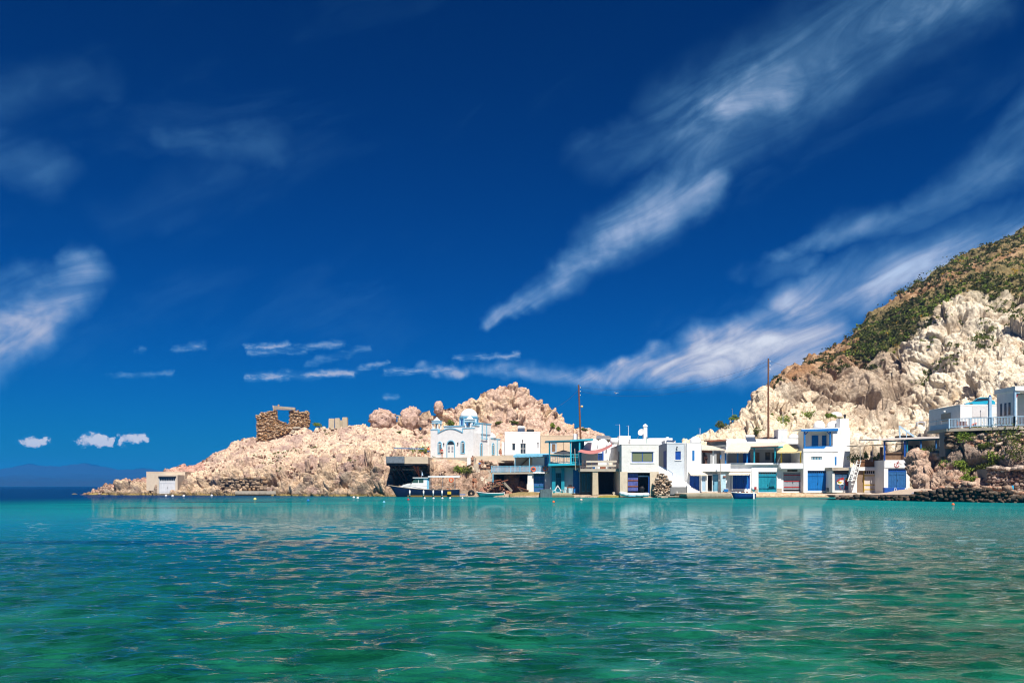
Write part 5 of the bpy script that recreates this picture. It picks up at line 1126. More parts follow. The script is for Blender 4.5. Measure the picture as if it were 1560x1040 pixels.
for k in range(14): x = X(1076+1.25*k, Y3); mb.box(x, x+.05, Y3-.03, Y3+.0, Z(721.6, Y3), Z(719, Y3))
o = mb.build('grille', DARK, r); o['kind'] = 'stuff'
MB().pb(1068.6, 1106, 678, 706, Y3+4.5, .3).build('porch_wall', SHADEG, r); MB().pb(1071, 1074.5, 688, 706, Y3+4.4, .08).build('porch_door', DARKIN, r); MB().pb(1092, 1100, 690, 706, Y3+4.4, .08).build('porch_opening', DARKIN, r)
MB().slab([P(1083, 671.5, Y3+3.8), P(1106, 670.2, Y3+3.8), P(1106, 680, Y3+3.8), P(1083, 682, Y3+3.8)], (0, 3, 0)).build('dark_gable', CONCD, r)
MB().slab([P(1081, 671.6, Y3+3.4), P(1108, 670, Y3+3.4), P(1108, 671.2, Y3+3.4), P(1081, 672.9, Y3+3.4)], (0, 4, .3)).build('gable_roof', WOODR, r)
awning(r, P(1069, 677, Y3+4), P(1084, 679, Y3+4), P(1069, 684.6, Y3-1.2), P(1106, 685.3, Y3-1.2), AWN, 9, .12)
MB().slab([P(1069.5, 685.8, Y3-.6), P(1086, 686.6, Y3-.6), P(1086, 690, Y3-.6), P(1069.5, 688.8, Y3-.6)], (0, .06, 0)).build('fascia', WOODR, r)
for px_, m_ in ((1086.5, WHITE), (1105.6, BLUE2)): post(r, px_, 686, 706, Y3-.7, .18, m_)
post(r, 1077.5, 724, 749, Y3-2, .12, WHITE)
c = P(1098, 750, Y3-2.4); r2 = thing('oar', 'long wooden oar standing upright by the shop front', 'oar', c); MB().tube(c, P(1098, 696, Y3-2.4), .05, .04).build('shaft', WOODG, r2); MB().pb(1097, 1099, 692.8, 699, Y3-2.42, .04).build('blade', BLUE2, r2)
c = P(1106, 748.6, Y3-1.6); r2 = thing('ice_chest', 'bright blue cool box on the quay by the shop front', 'box', c); MB().box(c.x-.3, c.x+.3, c.y-.2, c.y+.2, c.z, c.z+.42).build('tub', BLUE2, r2); MB().box(c.x-.33, c.x+.33, c.y-.23, c.y+.23, c.z+.422, c.z+.5).build('lid', WPAINT, r2)
c = P(1103, 749, Y3-1.2); r2 = thing('notice_board', 'weathered pale blue board leaning on the shop front', 'board', c); MB().slab([c+Vector((-.5, 0, 0)), c+Vector((.35, 0, 0)), c+Vector((.35, .5, 2.7)), c+Vector((-.5, .5, 2.7))], (0, .06, 0)).build('board', paint('worn_blue_board', (.38, .55, .62), .7, .3, wear=.6, wearcol=(.6, .55, .45)), r2); MB().pb(1101.6, 1106, 724.5, 726.6, Y3-1.0, .1).build('bracket', WOODR, r2)
# blue shop under white awning
r = thing('awning_boathouse', 'boathouse with a cobalt shutter under a low white awning', 'boathouse', P(1128, 750, Y3))
mb = MB(); body(mb, 1110, 1145, 706, 750, Y3+.2, 6, [(1112.6, 1142.6, 723, 744)]); mb.build('wall', WHITE, r)
door(r, 1112.6, 1142.6, 722, 744, Y3+.2, BLUE, 3); MB().pb(1114.6, 1116.4, 723.6, 746, Y3-.3, .15).build('white_post', WHITE, r); post(r, 1138.5, 721, 746, Y3-1.6, .1, BLUE2)
awning(r, P(1113, 717.2, Y3+.15), P(1144, 717.2, Y3+.15), P(1110, 722.6, Y3-1.7), P(1141.5, 722.6, Y3-1.7), AWN, 8, .12)
r = thing('porch_row', 'upper porch row with coloured posts and shaded doorways', 'house', P(1160, 706, Y3))
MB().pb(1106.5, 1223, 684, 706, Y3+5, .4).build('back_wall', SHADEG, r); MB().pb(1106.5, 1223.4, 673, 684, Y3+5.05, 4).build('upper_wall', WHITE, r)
MB().slab([P(1113.2, 704.8, Y3-.2), P(1187, 704.8, Y3-.2), P(1187, 707.5, Y3-.2), P(1113.2, 707.5, Y3-.2)], (0, 5.6, 0)).build('floor_slab', WHITE, r)
MB().box(X(1223, Y3+.2), X(1223, Y3+.2)+.2, Y3+.2, Y3+5, Z(706, Y3), Z(676, Y3)).build('end_wall', WHITE, r); MB().box(X(1106, Y3+1), X(1106, Y3+1)+.2, Y3+1, Y3+5, Z(706, Y3), Z(680, Y3)).build('end_wall', WHITE, r)
for a, b, c_, d_, mt, nm in ((1132.3, 1143, 689, 705.5, BLUE, 'door'), (1151.5, 1157, 689, 705.5, WOOD, 'door'), (1166, 1173.3, 688.5, 700.5, GLASS, 'dark_window'), (1177, 1183, 689, 705.5, DARKIN, 'door'), (1208, 1219, 688.5, 705, BLUE, 'door'), (1122, 1125, 689, 694, WOODG, 'vent')): MB().pb(a, b, c_, d_, Y3+4.9, .09).build(nm, mt, r)
MB().pb(1211, 1216.5, 699, 700.4, Y3+4.86, .03).build('door_band', YELLOW, r)
for px_, a, mt in ((1105.4, 689, BLUE2), (1124, 690, BLUE2), (1138.2, 689, BLUE2), (1149.2, 681.5, TEAL), (1181, 681.5, TEAL), (1190.5, 689, YELLOW), (1220.2, 687.5, YELLOW)): post(r, px_, a, 705.6, Y3-.05, .2, mt)
MB().slab([P(1143.5, 680.4, Y3-.15), P(1193, 679.4, Y3-.15), P(1193, 681.8, Y3-.15), P(1143.5, 682.6, Y3-.15)], (0, .2, 0)).build('teal_beam', TEAL, r)
awning(r, P(1114, 675, Y3+4.6), P(1148, 675, Y3+4.6), P(1103.6, 688.4, Y3-1.4), P(1140.2, 688.4, Y3-1.4), AWN, 11, .14)
awning(r, P(1146, 674.6, Y3+4.6), P(1197, 674.2, Y3+4.6), P(1144.5, 680.3, Y3-.5), P(1186, 679, Y3-.5), AWN, 14, .10, 'flat_awning', vm=WOODR)
awning(r, P(1196, 676.5, Y3+4.4), P(1224, 676.5, Y3+4.4), P(1183.5, 688.4, Y3-1.3), P(1212, 688.4, Y3-1.3), AWNY, 12, .16, 'yellow_awning')
MB().slab([P(1212, 687.4, Y3-.9), P(1221.5, 686.4, Y3-.9), P(1221.5, 688.6, Y3-.9), P(1212, 689.6, Y3-.9)], (0, .04, 0)).build('yellow_valance', AWNY, r)
MB().slab([P(1188, 705.2, Y3-.9), P(1224, 705.2, Y3-.9), P(1224, 714.4, Y3-.9), P(1190, 714.4, Y3-.9), P(1188, 711, Y3-.9)], (0, 1.2, 0)).build('balcony_front', WHITE, r, bevel=.08)
# teal door boathouse, grey door boathouse
r = house('teal_boathouse', 'white boathouse with a turquoise double door on the beach', 'boathouse', 1145, 1190, 707.6, 750, Y3+.1, 6, WHITE, [(1155.4, 1183.3, 718.5, 749.3)], 0)
door(r, 1155.4, 1183.3, 718.5, 749.3, Y3+.1, TEAL, 2, bands=((725.5, DTEAL), (743.5, DTEAL)), transom=721.5, tm=WOODR); MB().pb(1144.4, 1154.6, 744.5, 749.8, Y3+.02, .07).build('plinth', CONC, r); MB().pb(1184, 1191, 743.5, 749.8, Y3+.03, .06).build('plinth', CONC, r)
c = P(1175.5, 741.5, Y3-.05); r2 = thing('door_sail', 'dark teal triangular cloth hanging on the turquoise door', 'cloth', c); MB().slab([P(1174.5, 728, Y3-.1), P(1180, 727, Y3-.1), P(1181.3, 739, Y3-.1), P(1172, 739.5, Y3-.1)], (0, .03, 0)).build('cloth', DTEAL, r2); MB().bar(P(1172, 739.7, Y3-.1), P(1182, 739.2, Y3-.1), .05, .05).build('batten', TURQ, r2)
r = house('grey_boathouse', 'white boathouse with a grey double door banded in red', 'boathouse', 1190.1, 1226, 706, 750, Y3+.25, 6, WHITE, [(1193.4, 1221, 718.8, 748), (1199.4, 1215.2, 714.7, 718.2)], 0)
door(r, 1193.4, 1221, 718.8, 745.5, Y3+.25, GREYD, 2, bands=((723.4, REDP), (732.4, REDP), (741.6, REDP)), frame=GREYD); MB().pb(1194.4, 1220, 746, 748.2, Y3+.5, .1).build('dark_sill', BLACK, r)
win(r, 1199.4, 1215.2, 714.7, 718.2, Y3+.25, WOODG, BLACK, 9, 1, w=.04, name='vent')
# things on the roof of the row
r2 = house('roof_cabin', 'small white rooftop cabin beside the aerial', 'house', 1186, 1199.5, 654.5, 672, 141, 2.5, WHITE, [], .1); MB().pb(1189, 1193, 662, 671, 140.95, .06).build('hatch', GREYW, r2)
solar('grey solar water heater on the porch row roof', 1144, 673, 138.6, 1.5)
def car(label, px, py, Y, rz, mat, L=4.1, name='parked_car'):
    c = P(px, py, Y); r = thing(name, label, 'car', c, rz, local=True, group='parked cars'); Wd = 1.66
    prof = [(-L/2, .35), (-L/2+.05, .72), (-L/2+.95, .86), (-L/2+1.5, 1.36), (-L/2+2.0, 1.46), (L/2-.9, 1.44), (L/2-.25, 1.0), (L/2, .85), (L/2, .35)]
    MB().slab([(a, -Wd/2, b) for a, b in prof], (0, Wd, 0)).build('body', mat, r, bevel=.06)
    gp = [(-L/2+1.05, .90), (-L/2+1.55, 1.33), (L/2-.95, 1.37), (L/2-.42, .98)]
    for s in (-1, 1): MB().slab([(a, s*(Wd/2+.004), b) for a, b in gp], (0, -s*.01, 0)).build('side_window', GLASS, r)
    MB().slab([(-L/2+.92, -.7, .89), (-L/2+.92, .7, .89), (-L/2+1.46, .62, 1.37), (-L/2+1.46, -.62, 1.37)], (-.02, 0, .015)).build('windscreen', GLASS, r)
    for a in (-L/2+.75, L/2-.75):
        for s in (-1, 1):
            m = MB().lathe((0, 0, 0), [(.31, -.1), (.33, -.06), (.33, .06), (.31, .1)], 18); m.v = [(v[0]+a, v[2]+s*(Wd/2-.08), v[1]+.33) for v in m.v]; w_ = m.build('wheel', BLACK, r)
            m = MB().lathe((0, 0, 0), [(.19, -.11), (.19, .11)], 12); m.v = [(v[0]+a, v[2]+s*(Wd/2-.08), v[1]+.33) for v in m.v]; m.build('rim', METAL, w_)
    for s in (-1, 1): MB().ball((-L/2+.06, s*.58, .68), .06, .16, .09, 2).build('headlight', WPAINT, r)
    return r
car('dark red car parked behind the porch row parapet', 1163.5, 679, 143.2, .15, paint('dark_red_car', (.12, .02, .02), .3, .1, spec=.6)); car('white car parked beside the dark red car', 1180, 678, 143.5, .1, paint('white_car', (.75, .76, .78), .25, .04, spec=.6))
r2 = thing('road_wall', 'white roadside wall behind the porch row roof', 'wall', P(1160, 674, 142)); MB().pb(1106, 1224, 668.6, 676, 141.2, .25).build('wall', WHITE, r2); MB().pb(1106, 1224, 676.1, 700, 141.3, 5).build('road_fill', CONC, r2)
# ================================================================== BLUE BALCONY HOUSE
Y4 = 131.0
r = house('balcony_house', 'two-storey white house with a bright blue balcony and tall chimney block', 'house', 1224, 1268.5, 683, 750, Y4, 8, WHITE, [(1230.4, 1260.6, 716.5, 747), (1236, 1252.4, 695.2, 700.4)], 0)
door(r, 1230.4, 1260.6, 716.5, 747, Y4, BLUE2, 2, transom=720.4, tm=BLACK); win(r, 1236, 1252.4, 695.2, 700.4, Y4, WPAINT, DTEAL, 7, 1, w=.05)
mb = MB(); body(mb, 1268.6, 1295, 651.5, 750, Y4+.03, 8.2, []); mb.build('tower_wall', WHITE, r)
MB().pb(1280, 1293, 637, 651.4, Y4+.6, 1.6).build('chimney_block', WHITE, r); MB().lathe(P(1287, 637, Y4+1.4), [(.14, 0), (.16, .3), (.26, .45), (.1, .62)], 10).build('chimney_pot', DARK, r)
MB().pb(1272, 1274.4, 695.5, 708, Y4-.02, .05).build('slot_shutter', BLUE2, r)
MB().pb(1226, 1277, 655, 684, Y4+2.8, .3).build('loggia_back', WHITE, r)
MB().pb(1224, 1225.4, 655, 684, Y4+.4, 2.4).build('loggia_side', WHITE, r)
for a, b in ((1236.8, 1246.8), (1252.4, 1264.2)): shutter(r, a, b, 663, 680, Y4+2.65, BLUE2, 0)
for px_ in (1226, 1265): post(r, px_, 657, 683, Y4+.05, .22, BLUE2); 
for s, px_ in ((1, 1227), (-1, 1264)): MB().bar(P(px_, 661.5, Y4+.16), P(px_+s*4, 657.2, Y4+.16), .1, .12).build('bracket', BLUE2, r)
MB().slab([P(1221, 654.2, Y4-.25), P(1277, 652.4, Y4-.25), P(1277, 656.2, Y4-.25), P(1221, 656.8, Y4-.25)], (0, .25, 0)).build('eave', BLUE2, r)
MB().slab([P(1221, 652.6, Y4-.2), P(1277.5, 650.6, Y4-.2), P(1277.5, 652.3, Y4-.2), P(1221, 654.1, Y4-.2)], (0, 4.2, 0)).build('roof', WHITE, r)
MB().slab([P(1227, 679.5, Y4+.1), P(1264, 679, Y4+.1), P(1264, 684, Y4+.1), P(1227, 686, Y4+.1)], (0, .08, 0)).build('balcony_panel', BLUE2, r); MB().bar(P(1262, 679.4, Y4+.1), P(1277.5, 679.6, Y4+.1), .1, .12).build('balcony_rail', BLUE2, r)
MB().slab([P(1223.8, 683, Y4-.06), P(1231, 684.4, Y4-.06), P(1244, 684.0, Y4-.06), P(1256, 683, Y4-.06), P(1259, 679.8, Y4-.06), P(1277, 679.8, Y4-.06), P(1277, 688, Y4-.06), P(1223.8, 688.4, Y4-.06)], (0, .25, 0)).build('balcony_parapet', WHITE, r)
for (px_, w_, h_), lbl in zip(((1248, 1.75, 1.15), (1270, 2.2, 1.1)), ('white cement roof dome away from the chimney block', 'broad white cement roof dome touching the chimney block')):
    c = P(px_, 651.5, Y4+3.5); o = MB().lathe((0, 0, 0), [(w_/2, 0), (w_/2, .12)]+[(w_/2*math.cos(a)**.8, .12+(h_-.12)*math.sin(a)) for a in np.linspace(.1, 1.5, 9)], 22).build('roof_dome', WHITE, None, True); o.location = c; tag(o, lbl, 'dome', 'cement domes on the balcony house')
tank('flat white water tank on the slope behind the balcony house', 1273, 635.6, 2.2, .95, 152, WPAINT, False, dome=.5); tank('small white dome tank beside the porch row roof', 1209, 668, 1.7, .8, 139, WPAINT, False, dome=.8); tank('black water tank behind the balcony post', 1224.5, 668, 1., .9, 137, BLACK, False)
c = P(1262, 748, Y4-.8); r2 = thing('planter', 'square grey stone planter beside the blue beach door', 'planter', c); MB().box(c.x-.3, c.x+.3, c.y-.3, c.y+.3, c.z-.05, c.z+.5).build('pot', CONCD, r2, bevel=.04); MB().box(c.x-.24, c.x+.24, c.y-.24, c.y+.24, c.z+.45, c.z+.53).build('soil', WOOD, r2)
# ================================================================== LOW BOATHOUSES ON THE RIGHT
Y5 = 128.5
r = house('mural_boathouse', 'low stone boathouse with a mural painted on its blue door', 'boathouse', 1268, 1298, 715.5, 750, Y5, 6, WHITE2, [(1271.6, 1296.5, 718.5, 746.5)], 0)
MB().slab([P(1267, 711.6, Y5-.3), P(1282, 711.4, Y5-.3), P(1300, 713.5, Y5-.3), P(1300, 716, Y5-.3), P(1268.5, 716.6, Y5-.3)], (0, 6, 0)).build('roof', CONC, r)
MB().pb(1270, 1297, 716.7, 719.8, Y5-.12, .3).build('lintel', DARK, r)
d = door(r, 1271.6, 1297, 719.6, 746.5, Y5, paint('mural_ground', (.06, .13, .24), .6, .2), 2, frame=WOODR)
Ym = Y5+.09
def mural(name, pts, mat, k): MB().slab([P(a, b, Ym-.012*k) for a, b in pts], (0, .01, 0)).build(name, mat, d)
mural('mural_fish', [(1274, 733), (1277, 729.5), (1282, 727.5), (1286, 727), (1285, 731), (1286.5, 735), (1281, 735), (1277, 735.5)], REDP, 1); mural('mural_belly', [(1275, 734), (1280, 731), (1285, 731), (1285.5, 737), (1280, 738.5), (1275.5, 737)], WPAINT, 2); mural('mural_stripe', [(1276, 735), (1280, 733.5), (1283.5, 734), (1280, 737)], YELLOW, 3); mural('mural_leaf', [(1276, 733), (1279, 732.4), (1279.5, 734), (1276.5, 735)], FRESH, 4)
mural('mural_pot', [(1287, 731), (1292.5, 731), (1294, 736), (1291.5, 740), (1288.5, 739)], REDP, 1); mural('mural_flower', [(1287.5, 730), (1290, 728), (1293, 730), (1291, 732)], YELLOW, 2)
for k, (a, b) in enumerate(((1278, 1284), (1286, 1288))): mural('mural_line', [(a, 740), (a+.7, 740), (b-2, 746), (b-2.7, 746)], REDP, 1)
Y6 = 127.0
r = house('yellow_boathouse', 'stone boathouse with a yellow banded cream door below the reed fence', 'boathouse', 1298.5, 1346.5, 711.5, 751, Y6, 7, WHITE, [(1305.5, 1343.5, 716.5, 750)], .05)
MB().pb(1305.5, 1316, 716.5, 750, Y6+.4, .3).build('stone_infill', stucco('brown_stone', (.27, .19, .13), (.14, .1, .07), .8), r)
door(r, 1316.4, 1343.5, 716, 749.5, Y6+.1, paint('cream_door', (.66, .60, .55), .6, .1), 2, frame=YELLOW, transom=721, tm=BLACK, bands=((724, YELLOW), (738, YELLOW), (745.3, YELLOW)))
MB().pb(1297, 1305, 712.5, 750, Y6-.1, .8).build('pillar', WHITE, r)
c = P(1314.5, 722.8, Y6-.2); r2 = thing('wall_lantern', 'red lantern beside the yellow banded door', 'lantern', P(1344.5, 726, Y6-.15)); MB().ball(P(1344.5, 726, Y6-.2), .12, .12, .15, 2).build('shade', REDP, r2); MB().bar(P(1344.5, 723.4, Y6-.2), P(1344.5, 724.4, Y6-.1), .04, .04).build('bracket', DARK, r2)
r2 = thing('reed_fence', 'brown reed screen fence above the yellow banded door', 'fence', P(1326, 712, Y6+.3))
for k in range(15): px_ = 1305.5+2.7*k; MB().slab([P(px_, 700+random.uniform(-.5, .5), Y6+.3), P(px_+2.6, 700+random.uniform(-.5, .5), Y6+.3), P(px_+2.6, 711.4, Y6+.3), P(px_, 711.4, Y6+.3)], (0, .05, 0)).build('reed_panel', paint('reed', (.21, .10, .045), .9, .35, 6), r2)
MB().bar(P(1305, 702.6, Y6+.25), P(1346, 702.4, Y6+.25), .05, .06).build('rail', WOOD, r2)
for k in (0, 1): 
    px_ = 1297.5+k*8; r3 = thing('ladder', 'white timber ladder leaning over the mural boathouse' if k == 0 else 'white boarded gangway leaning up to the reed fence', 'ladder', P(px_-2, 733, Y6-.9))
    a0, a1 = P(1291.5+k*6.5, 733, Y6-1.2), P(1301+k*5, 706-k*5, Y6+.1); w_ = Vector((.55, 0, 0))
    MB().bar(a0, a1, .08, .1).build('stile', WPAINT, r3); MB().bar(a0+w_, a1+w_, .08, .1).build('stile', WPAINT, r3)
    for j in range(8): q = a0.lerp(a1, (j+.5)/8); MB().bar(q, q+w_, .06 if k == 0 else .26, .05).build('rung', WPAINT, r3)
Y7 = 124.0
r = house('anchor_boathouse', 'white boathouse with a red anchor emblem over its blue doors', 'boathouse', 1346.8, 1386, 700.5, 752, Y7, 9, WHITE, [(1353, 1380.5, 713.6, 743)], 0)
door(r, 1353, 1380.5, 713.6, 743, Y7, BLUE3, 2, transom=718.4, tm=BLUE)
pn = MB().pb(1347.6, 1378, 700.8, 712.4, Y7-.06, .05).build('sign_panel', WHITE, r)
a = Vector((X(1366, Y7), Y7-.07, 0)); e = MB(); ang = R(28)
def ap(u, v): return Vector((a.x+(u*math.cos(ang)+v*math.sin(ang)), a.y-.02, Z(707.2, Y7)+(-u*math.sin(ang)+v*math.cos(ang))))
e.bar(ap(0, -.42), ap(0, .36), .03, .09).bar(ap(-.17, .22), ap(.17, .22), .03, .07)
arc = [ap(.34*math.cos(t), -.12+.30*math.sin(t)) for t in np.linspace(math.pi, 2*math.pi, 9)]
for p_, q_2 in zip(arc[:-1], arc[1:]): e.bar(p_, q_2, .03, .08)
for s in (-1, 1): e.bar(ap(s*.34, -.12), ap(s*.24, -.02), .028, .07); e.bar(ap(s*.34, -.12), ap(s*.42, -.02), .026, .06)
rg = [ap(.09*math.cos(t), .44+.09*math.sin(t)) for t in np.linspace(0, 2*math.pi, 9)]
for p_, q_2 in zip(rg[:-1], rg[1:]): e.bar(p_, q_2, .03, .045)
e.build('anchor_emblem', REDP, pn)
MB().path([ap(.15+.1*k+.05*math.sin(k*2), .40-.1*abs(math.sin(k*1.7))) for k in range(6)], .02, 4).build('rope_emblem', paint('faded_pink', (.66, .55, .52), .7, .1), pn)
MB().pb(1347.6, 1378.5, 742.6, 750.5, Y7-.7, .6).build('blue_step', BLUE, r)
c = P(1364, 750, Y7-.9); r2 = thing('bench_frame', 'white trestle standing on the blue step', 'trestle', c); 
for s in (-1, 1): MB().bar(c+Vector((s*.28, -.1, 0)), c+Vector((s*.05, 0, .72)), .05, .05).build('leg', WPAINT, r2)
MB().bar(c+Vector((-.2, -.05, .3)), c+Vector((.2, -.05, .3)), .04, .04).build('brace', WPAINT, r2)
c = P(1381, 751, Y7-.8); r2 = thing('jerrycan', 'white plastic drum beside the blue step', 'drum', c); MB().lathe(c, [(.24, 0), (.27, .1), (.27, .5), (.18, .62)], 14).build('shell', WPAINT, r2); MB().lathe(c+Vector((0, 0, .62)), [(.08, 0), (.08, .07)], 8).build('cap', BLUE, r2)
# veranda above the anchor boathouse
r = thing('veranda_house', 'grey veranda house with blue posts above the anchor boathouse', 'house', P(1390, 700, Y7))
MB().slab([P(1339, 668.8, Y7-.6), P(1434, 664.6, Y7-.6), P(1434, 667.2, Y7-.6), P(1339, 670.6, Y7-.6)], (0, 7, .35)).build('roof', stucco('veranda_roof', (.62, .56, .52), (.4, .33, .3), .4), r)
MB().slab([P(1346, 670.8, Y7-.3), P(1432, 667.5, Y7-.3), P(1432, 669.8, Y7-.3), P(1346, 672.8, Y7-.3)], (0, .15, 0)).build('beam', DTEAL, r)
for px_, mt in ((1347.8, BLUE), (1378.6, BLUE), (1382.2, DTEAL), (1403.2, BLUE3), (1426.5, BLUE3)): post(r, px_, 671, 700.6, Y7-.1, .2, mt)
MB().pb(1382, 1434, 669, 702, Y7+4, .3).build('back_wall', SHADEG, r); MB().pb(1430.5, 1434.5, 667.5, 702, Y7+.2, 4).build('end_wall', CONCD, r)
win(r, 1384, 1390.5, 679, 698, Y7+3.9, DARK, GLASS, 2, 1, back=0); MB().pb(1395.5, 1402, 678, 694, Y7+3.9, .09).build('dark_window', BLACK, r); MB().pb(1391, 1426, 694, 701, Y7+1.6, .2).build('low_wall', GREYW, r)
MB().pb(1348, 1378, 688.5, 690, Y7+.4, .08).pb(1348, 1378, 690.2, 700.4, Y7+.6, .05).build('timber_screen', WOOD, r)
r2 = thing('pergola', 'thin flat reed pergola over the garden beside the veranda', 'pergola', P(1335, 700, Y7+4)); MB().slab([P(1306, 678.2, Y7+2.5), P(1376, 675.6, Y7+2.5), P(1376, 676.6, Y7+2.5), P(1306, 679.2, Y7+2.5)], (0, 4, .1)).build('roof', WOODG, r2)
for px_ in (1310.5, 1329, 1364.5): post(r2, px_, 678, 703, Y7+2.7, .06, METAL)
post(r2, 1343.5, 680.5, 702, Y7+2.7, .35, WOOD)
c = P(1327, 703, Y7+3); r2 = thing('closed_parasol', 'closed dark blue parasol in the pergola garden', 'parasol', c); MB().tube(c, P(1327, 683.5, Y7+3), .025).build('pole', METAL, r2); MB().lathe(P(1327, 694, Y7+3), [(.1, 0), (.13, .25), (.07, .75), (.02, 1.0)], 8).build('canopy', paint('navy_canvas', (.03, .03, .08), .8, .2), r2)
r2 = thing('timber_truss', 'white triangular timber frame on the veranda roof', 'frame', P(1380, 667, Y7+3)); MB().bar(P(1369.5, 648.6, Y7+3), P(1392.5, 664.4, Y7+3), .12, .22).build('raking_beam', LBLUE, r2); MB().bar(P(1370, 649, Y7+3), P(1371, 667, Y7+3), .16, .16).build('post', LBLUE, r2); MB().bar(P(1381, 656.5, Y7+3), P(1381, 666, Y7+3), .1, .1).build('post', LBLUE, r2)
MB().slab([P(1372, 663, Y7+3.3), P(1392, 663, Y7+3.3), P(1392, 667, Y7+3.3), P(1372, 667, Y7+3.3)], (0, 2, 0)).build('crate_stack', DARK, r2)
# ================================================================== UPPER HOUSE ON THE RIGHT
r = house('upper_house', 'white flat-roofed block behind the blue balustrade on the upper terrace', 'house', 1463, 1535, 617, 654, 104, 7.8, WHITE, [], .1)
xs_ = X(1463, 104); MB().box(xs_-.05, xs_-.003, 106.3, 108.6, Z(641, 107), Z(629, 107)).build('side_hatch', CONC, r); MB().ball((xs_-.15, 107.5, Z(626.5, 107)), .16).build('wall_lamp', WPAINT, r)
MB().pb(1481, 1504.5, 618.5, 635, 103.96, .05).build('render_patch', stucco('grey_patch', (.66, .65, .66), (.5, .48, .46), .4), r)
r = thing('porch_house', 'white house with a deep porch at the end of the blue balustrade', 'house', P(1560, 651, 97))
x0 = X(1545, 97); MB().box(x0, x0+.35, 97, 100.2, 8.3, Z(590, 97)).box(x0, x0+12, 100.2, 100.5, 8.3, Z(592, 97)).build('wall', WHITE, r)
MB().box(x0-.12, x0+12, 96.6, 100.8, Z(595.5, 97), Z(588.5, 97)).build('roof', WHITE, r)
MB().box(x0-.12, x0+.08, 96.7, 96.98, 8.4, Z(595.6, 97)).build('column', LBLUE, r); MB().box(x0-.05, x0+.5, 96.72, 96.95, Z(599, 97), Z(597, 97)).build('column_bracket', LBLUE, r)
for a in (97.7, 98.5, 99.4): MB().box(x0-.03, x0-.002, a, a+.4, Z(632, 98), Z(613, 98)).build('side_window', GLASS, r)
MB().box(x0+.4, x0+12, 99.9, 100.1, 8.4, Z(597, 97)).build('porch_back', GREYW, r)
r2 = thing('hanging_ornament', 'red hanging heart ornament in the white porch', 'ornament', P(1548.5, 604, 96.9)); c = P(1548.5, 602, 96.85); MB().slab([c+Vector((-.22, 0, .12)), c+Vector((.22, 0, .12)), c+Vector((0, 0, -.3))], (0, .08, 0)).build('heart', REDP, r2); MB().bar(c+Vector((0, .04, .12)), c+Vector((0, .04, .5)), .012, .012).build('string', DARK, r2)
r = thing('terrace_deck', 'concrete terrace deck on a dark stone base above the shrubs', 'terrace', P(1500, 655, 99))
xa = X(1442, 100.3); dk = [(xa, 100.3, 8.1), (X(1545, 96.3), 96.3, 8.1), (X(1545, 96.3)+14, 94.5, 8.1), (X(1545, 96.3)+14, 105, 8.1), (xa, 105, 8.1)]
MB().slab(dk, (0, 0, .34)).build('deck', CONC, r)
rubble([(1443, 656.5), (1480, 655.5), (1480, 668), (1470, 678), (1443, 682)], 100.2, .42, PALK+PALD, r, 'base_stones', .3)
MB().box(xa+.1, X(1482, 101), 100.9, 102.2, 5.2, 8.09).build('base_core', CONCD, r)
r = thing('balustrade', 'pale blue wooden balustrade along the upper terrace', 'railing', P(1500, 652, 99))
p0, p1, p2 = Vector((xa+.2, 100.1, 8.45)), Vector((X(1545, 96.4), 96.4, 8.45)), Vector((X(1545, 96.4)+13, 95, 8.45))
railing(r, p0, p1, 1.1, 4, LBLUE, 2, 44, .14, .08); railing(r, p1, p2, 1.1, 4, LBLUE, 2, 40, .14, .08)
MB().bar(p0+Vector((0, 0, 1.1)), p0+Vector((0, 4.5, 1.1)), .08, .08).bar(p0+Vector((0, 0, .2)), p0+Vector((0, 4.5, .2)), .08, .08).build('side_rail', LBLUE, r)
MB().bar(p0+Vector((0, .05, .2)), p0+Vector((0, 4.5, .2)), .03, .8).build('side_board', LBLUE, r)
c = Vector((X(1508, 97.9), 97.9, 8.4)); MB().box(c.x-.14, c.x+.14, c.y-.14, c.y+.14, c.z, Z(604, 97.9)).build('tall_post', LBLUE, r); MB().ball((c.x, c.y, Z(603, 97.9)), .12).build('post_lamp', BLUE, r)
for i, px_ in enumerate((1462, 1466.5, 1471)):
    c = P(px_, 650, 101.2); r2 = thing('wooden_chair', ('brown wooden terrace chair farthest from the orange lounger', 'brown wooden terrace chair between the two other brown chairs', 'brown wooden terrace chair next to the orange lounger')[i], 'chair', c, group='terrace chairs'); z = 8.45-c.z
    MB().box(c.x-.2, c.x+.2, c.y-.2, c.y+.2, 8.88, 8.92).build('seat', WOODR, r2); MB().box(c.x-.2, c.x+.2, c.y+.16, c.y+.2, 8.921, 9.38).build('backrest', WOODR, r2)
    for a in (-1, 1):
        for b in (-1, 1): MB().box(c.x+a*.17-.02, c.x+a*.17+.02, c.y+b*.17-.02, c.y+b*.17+.02, 8.44, 8.879).build('leg', WOODR, r2)
c = P(1480, 650, 101.5); r2 = thing('folding_lounger', 'orange wooden lounger beside the terrace chairs', 'lounger', c); MB().bar((c.x-.5, c.y, 8.7), (c.x+.5, c.y, 9.2), .5, .06).build('backrest', ORANGE, r2); MB().bar((c.x-.9, c.y, 8.72), (c.x-.5, c.y, 8.7), .5, .06).build('seat', ORANGE, r2)
for a in (-.7, .3): MB().bar((c.x+a, c.y, 8.44), (c.x+a+.1, c.y, 8.8 if a < 0 else 9.1), .4, .05).build('leg', WOODR, r2)
car('bright turquoise car parked behind the upper white block', 1491, 622, 118, -.3, paint('turquoise_car', (.02, .42, .62), .3, .06, spec=.6), 3.7)
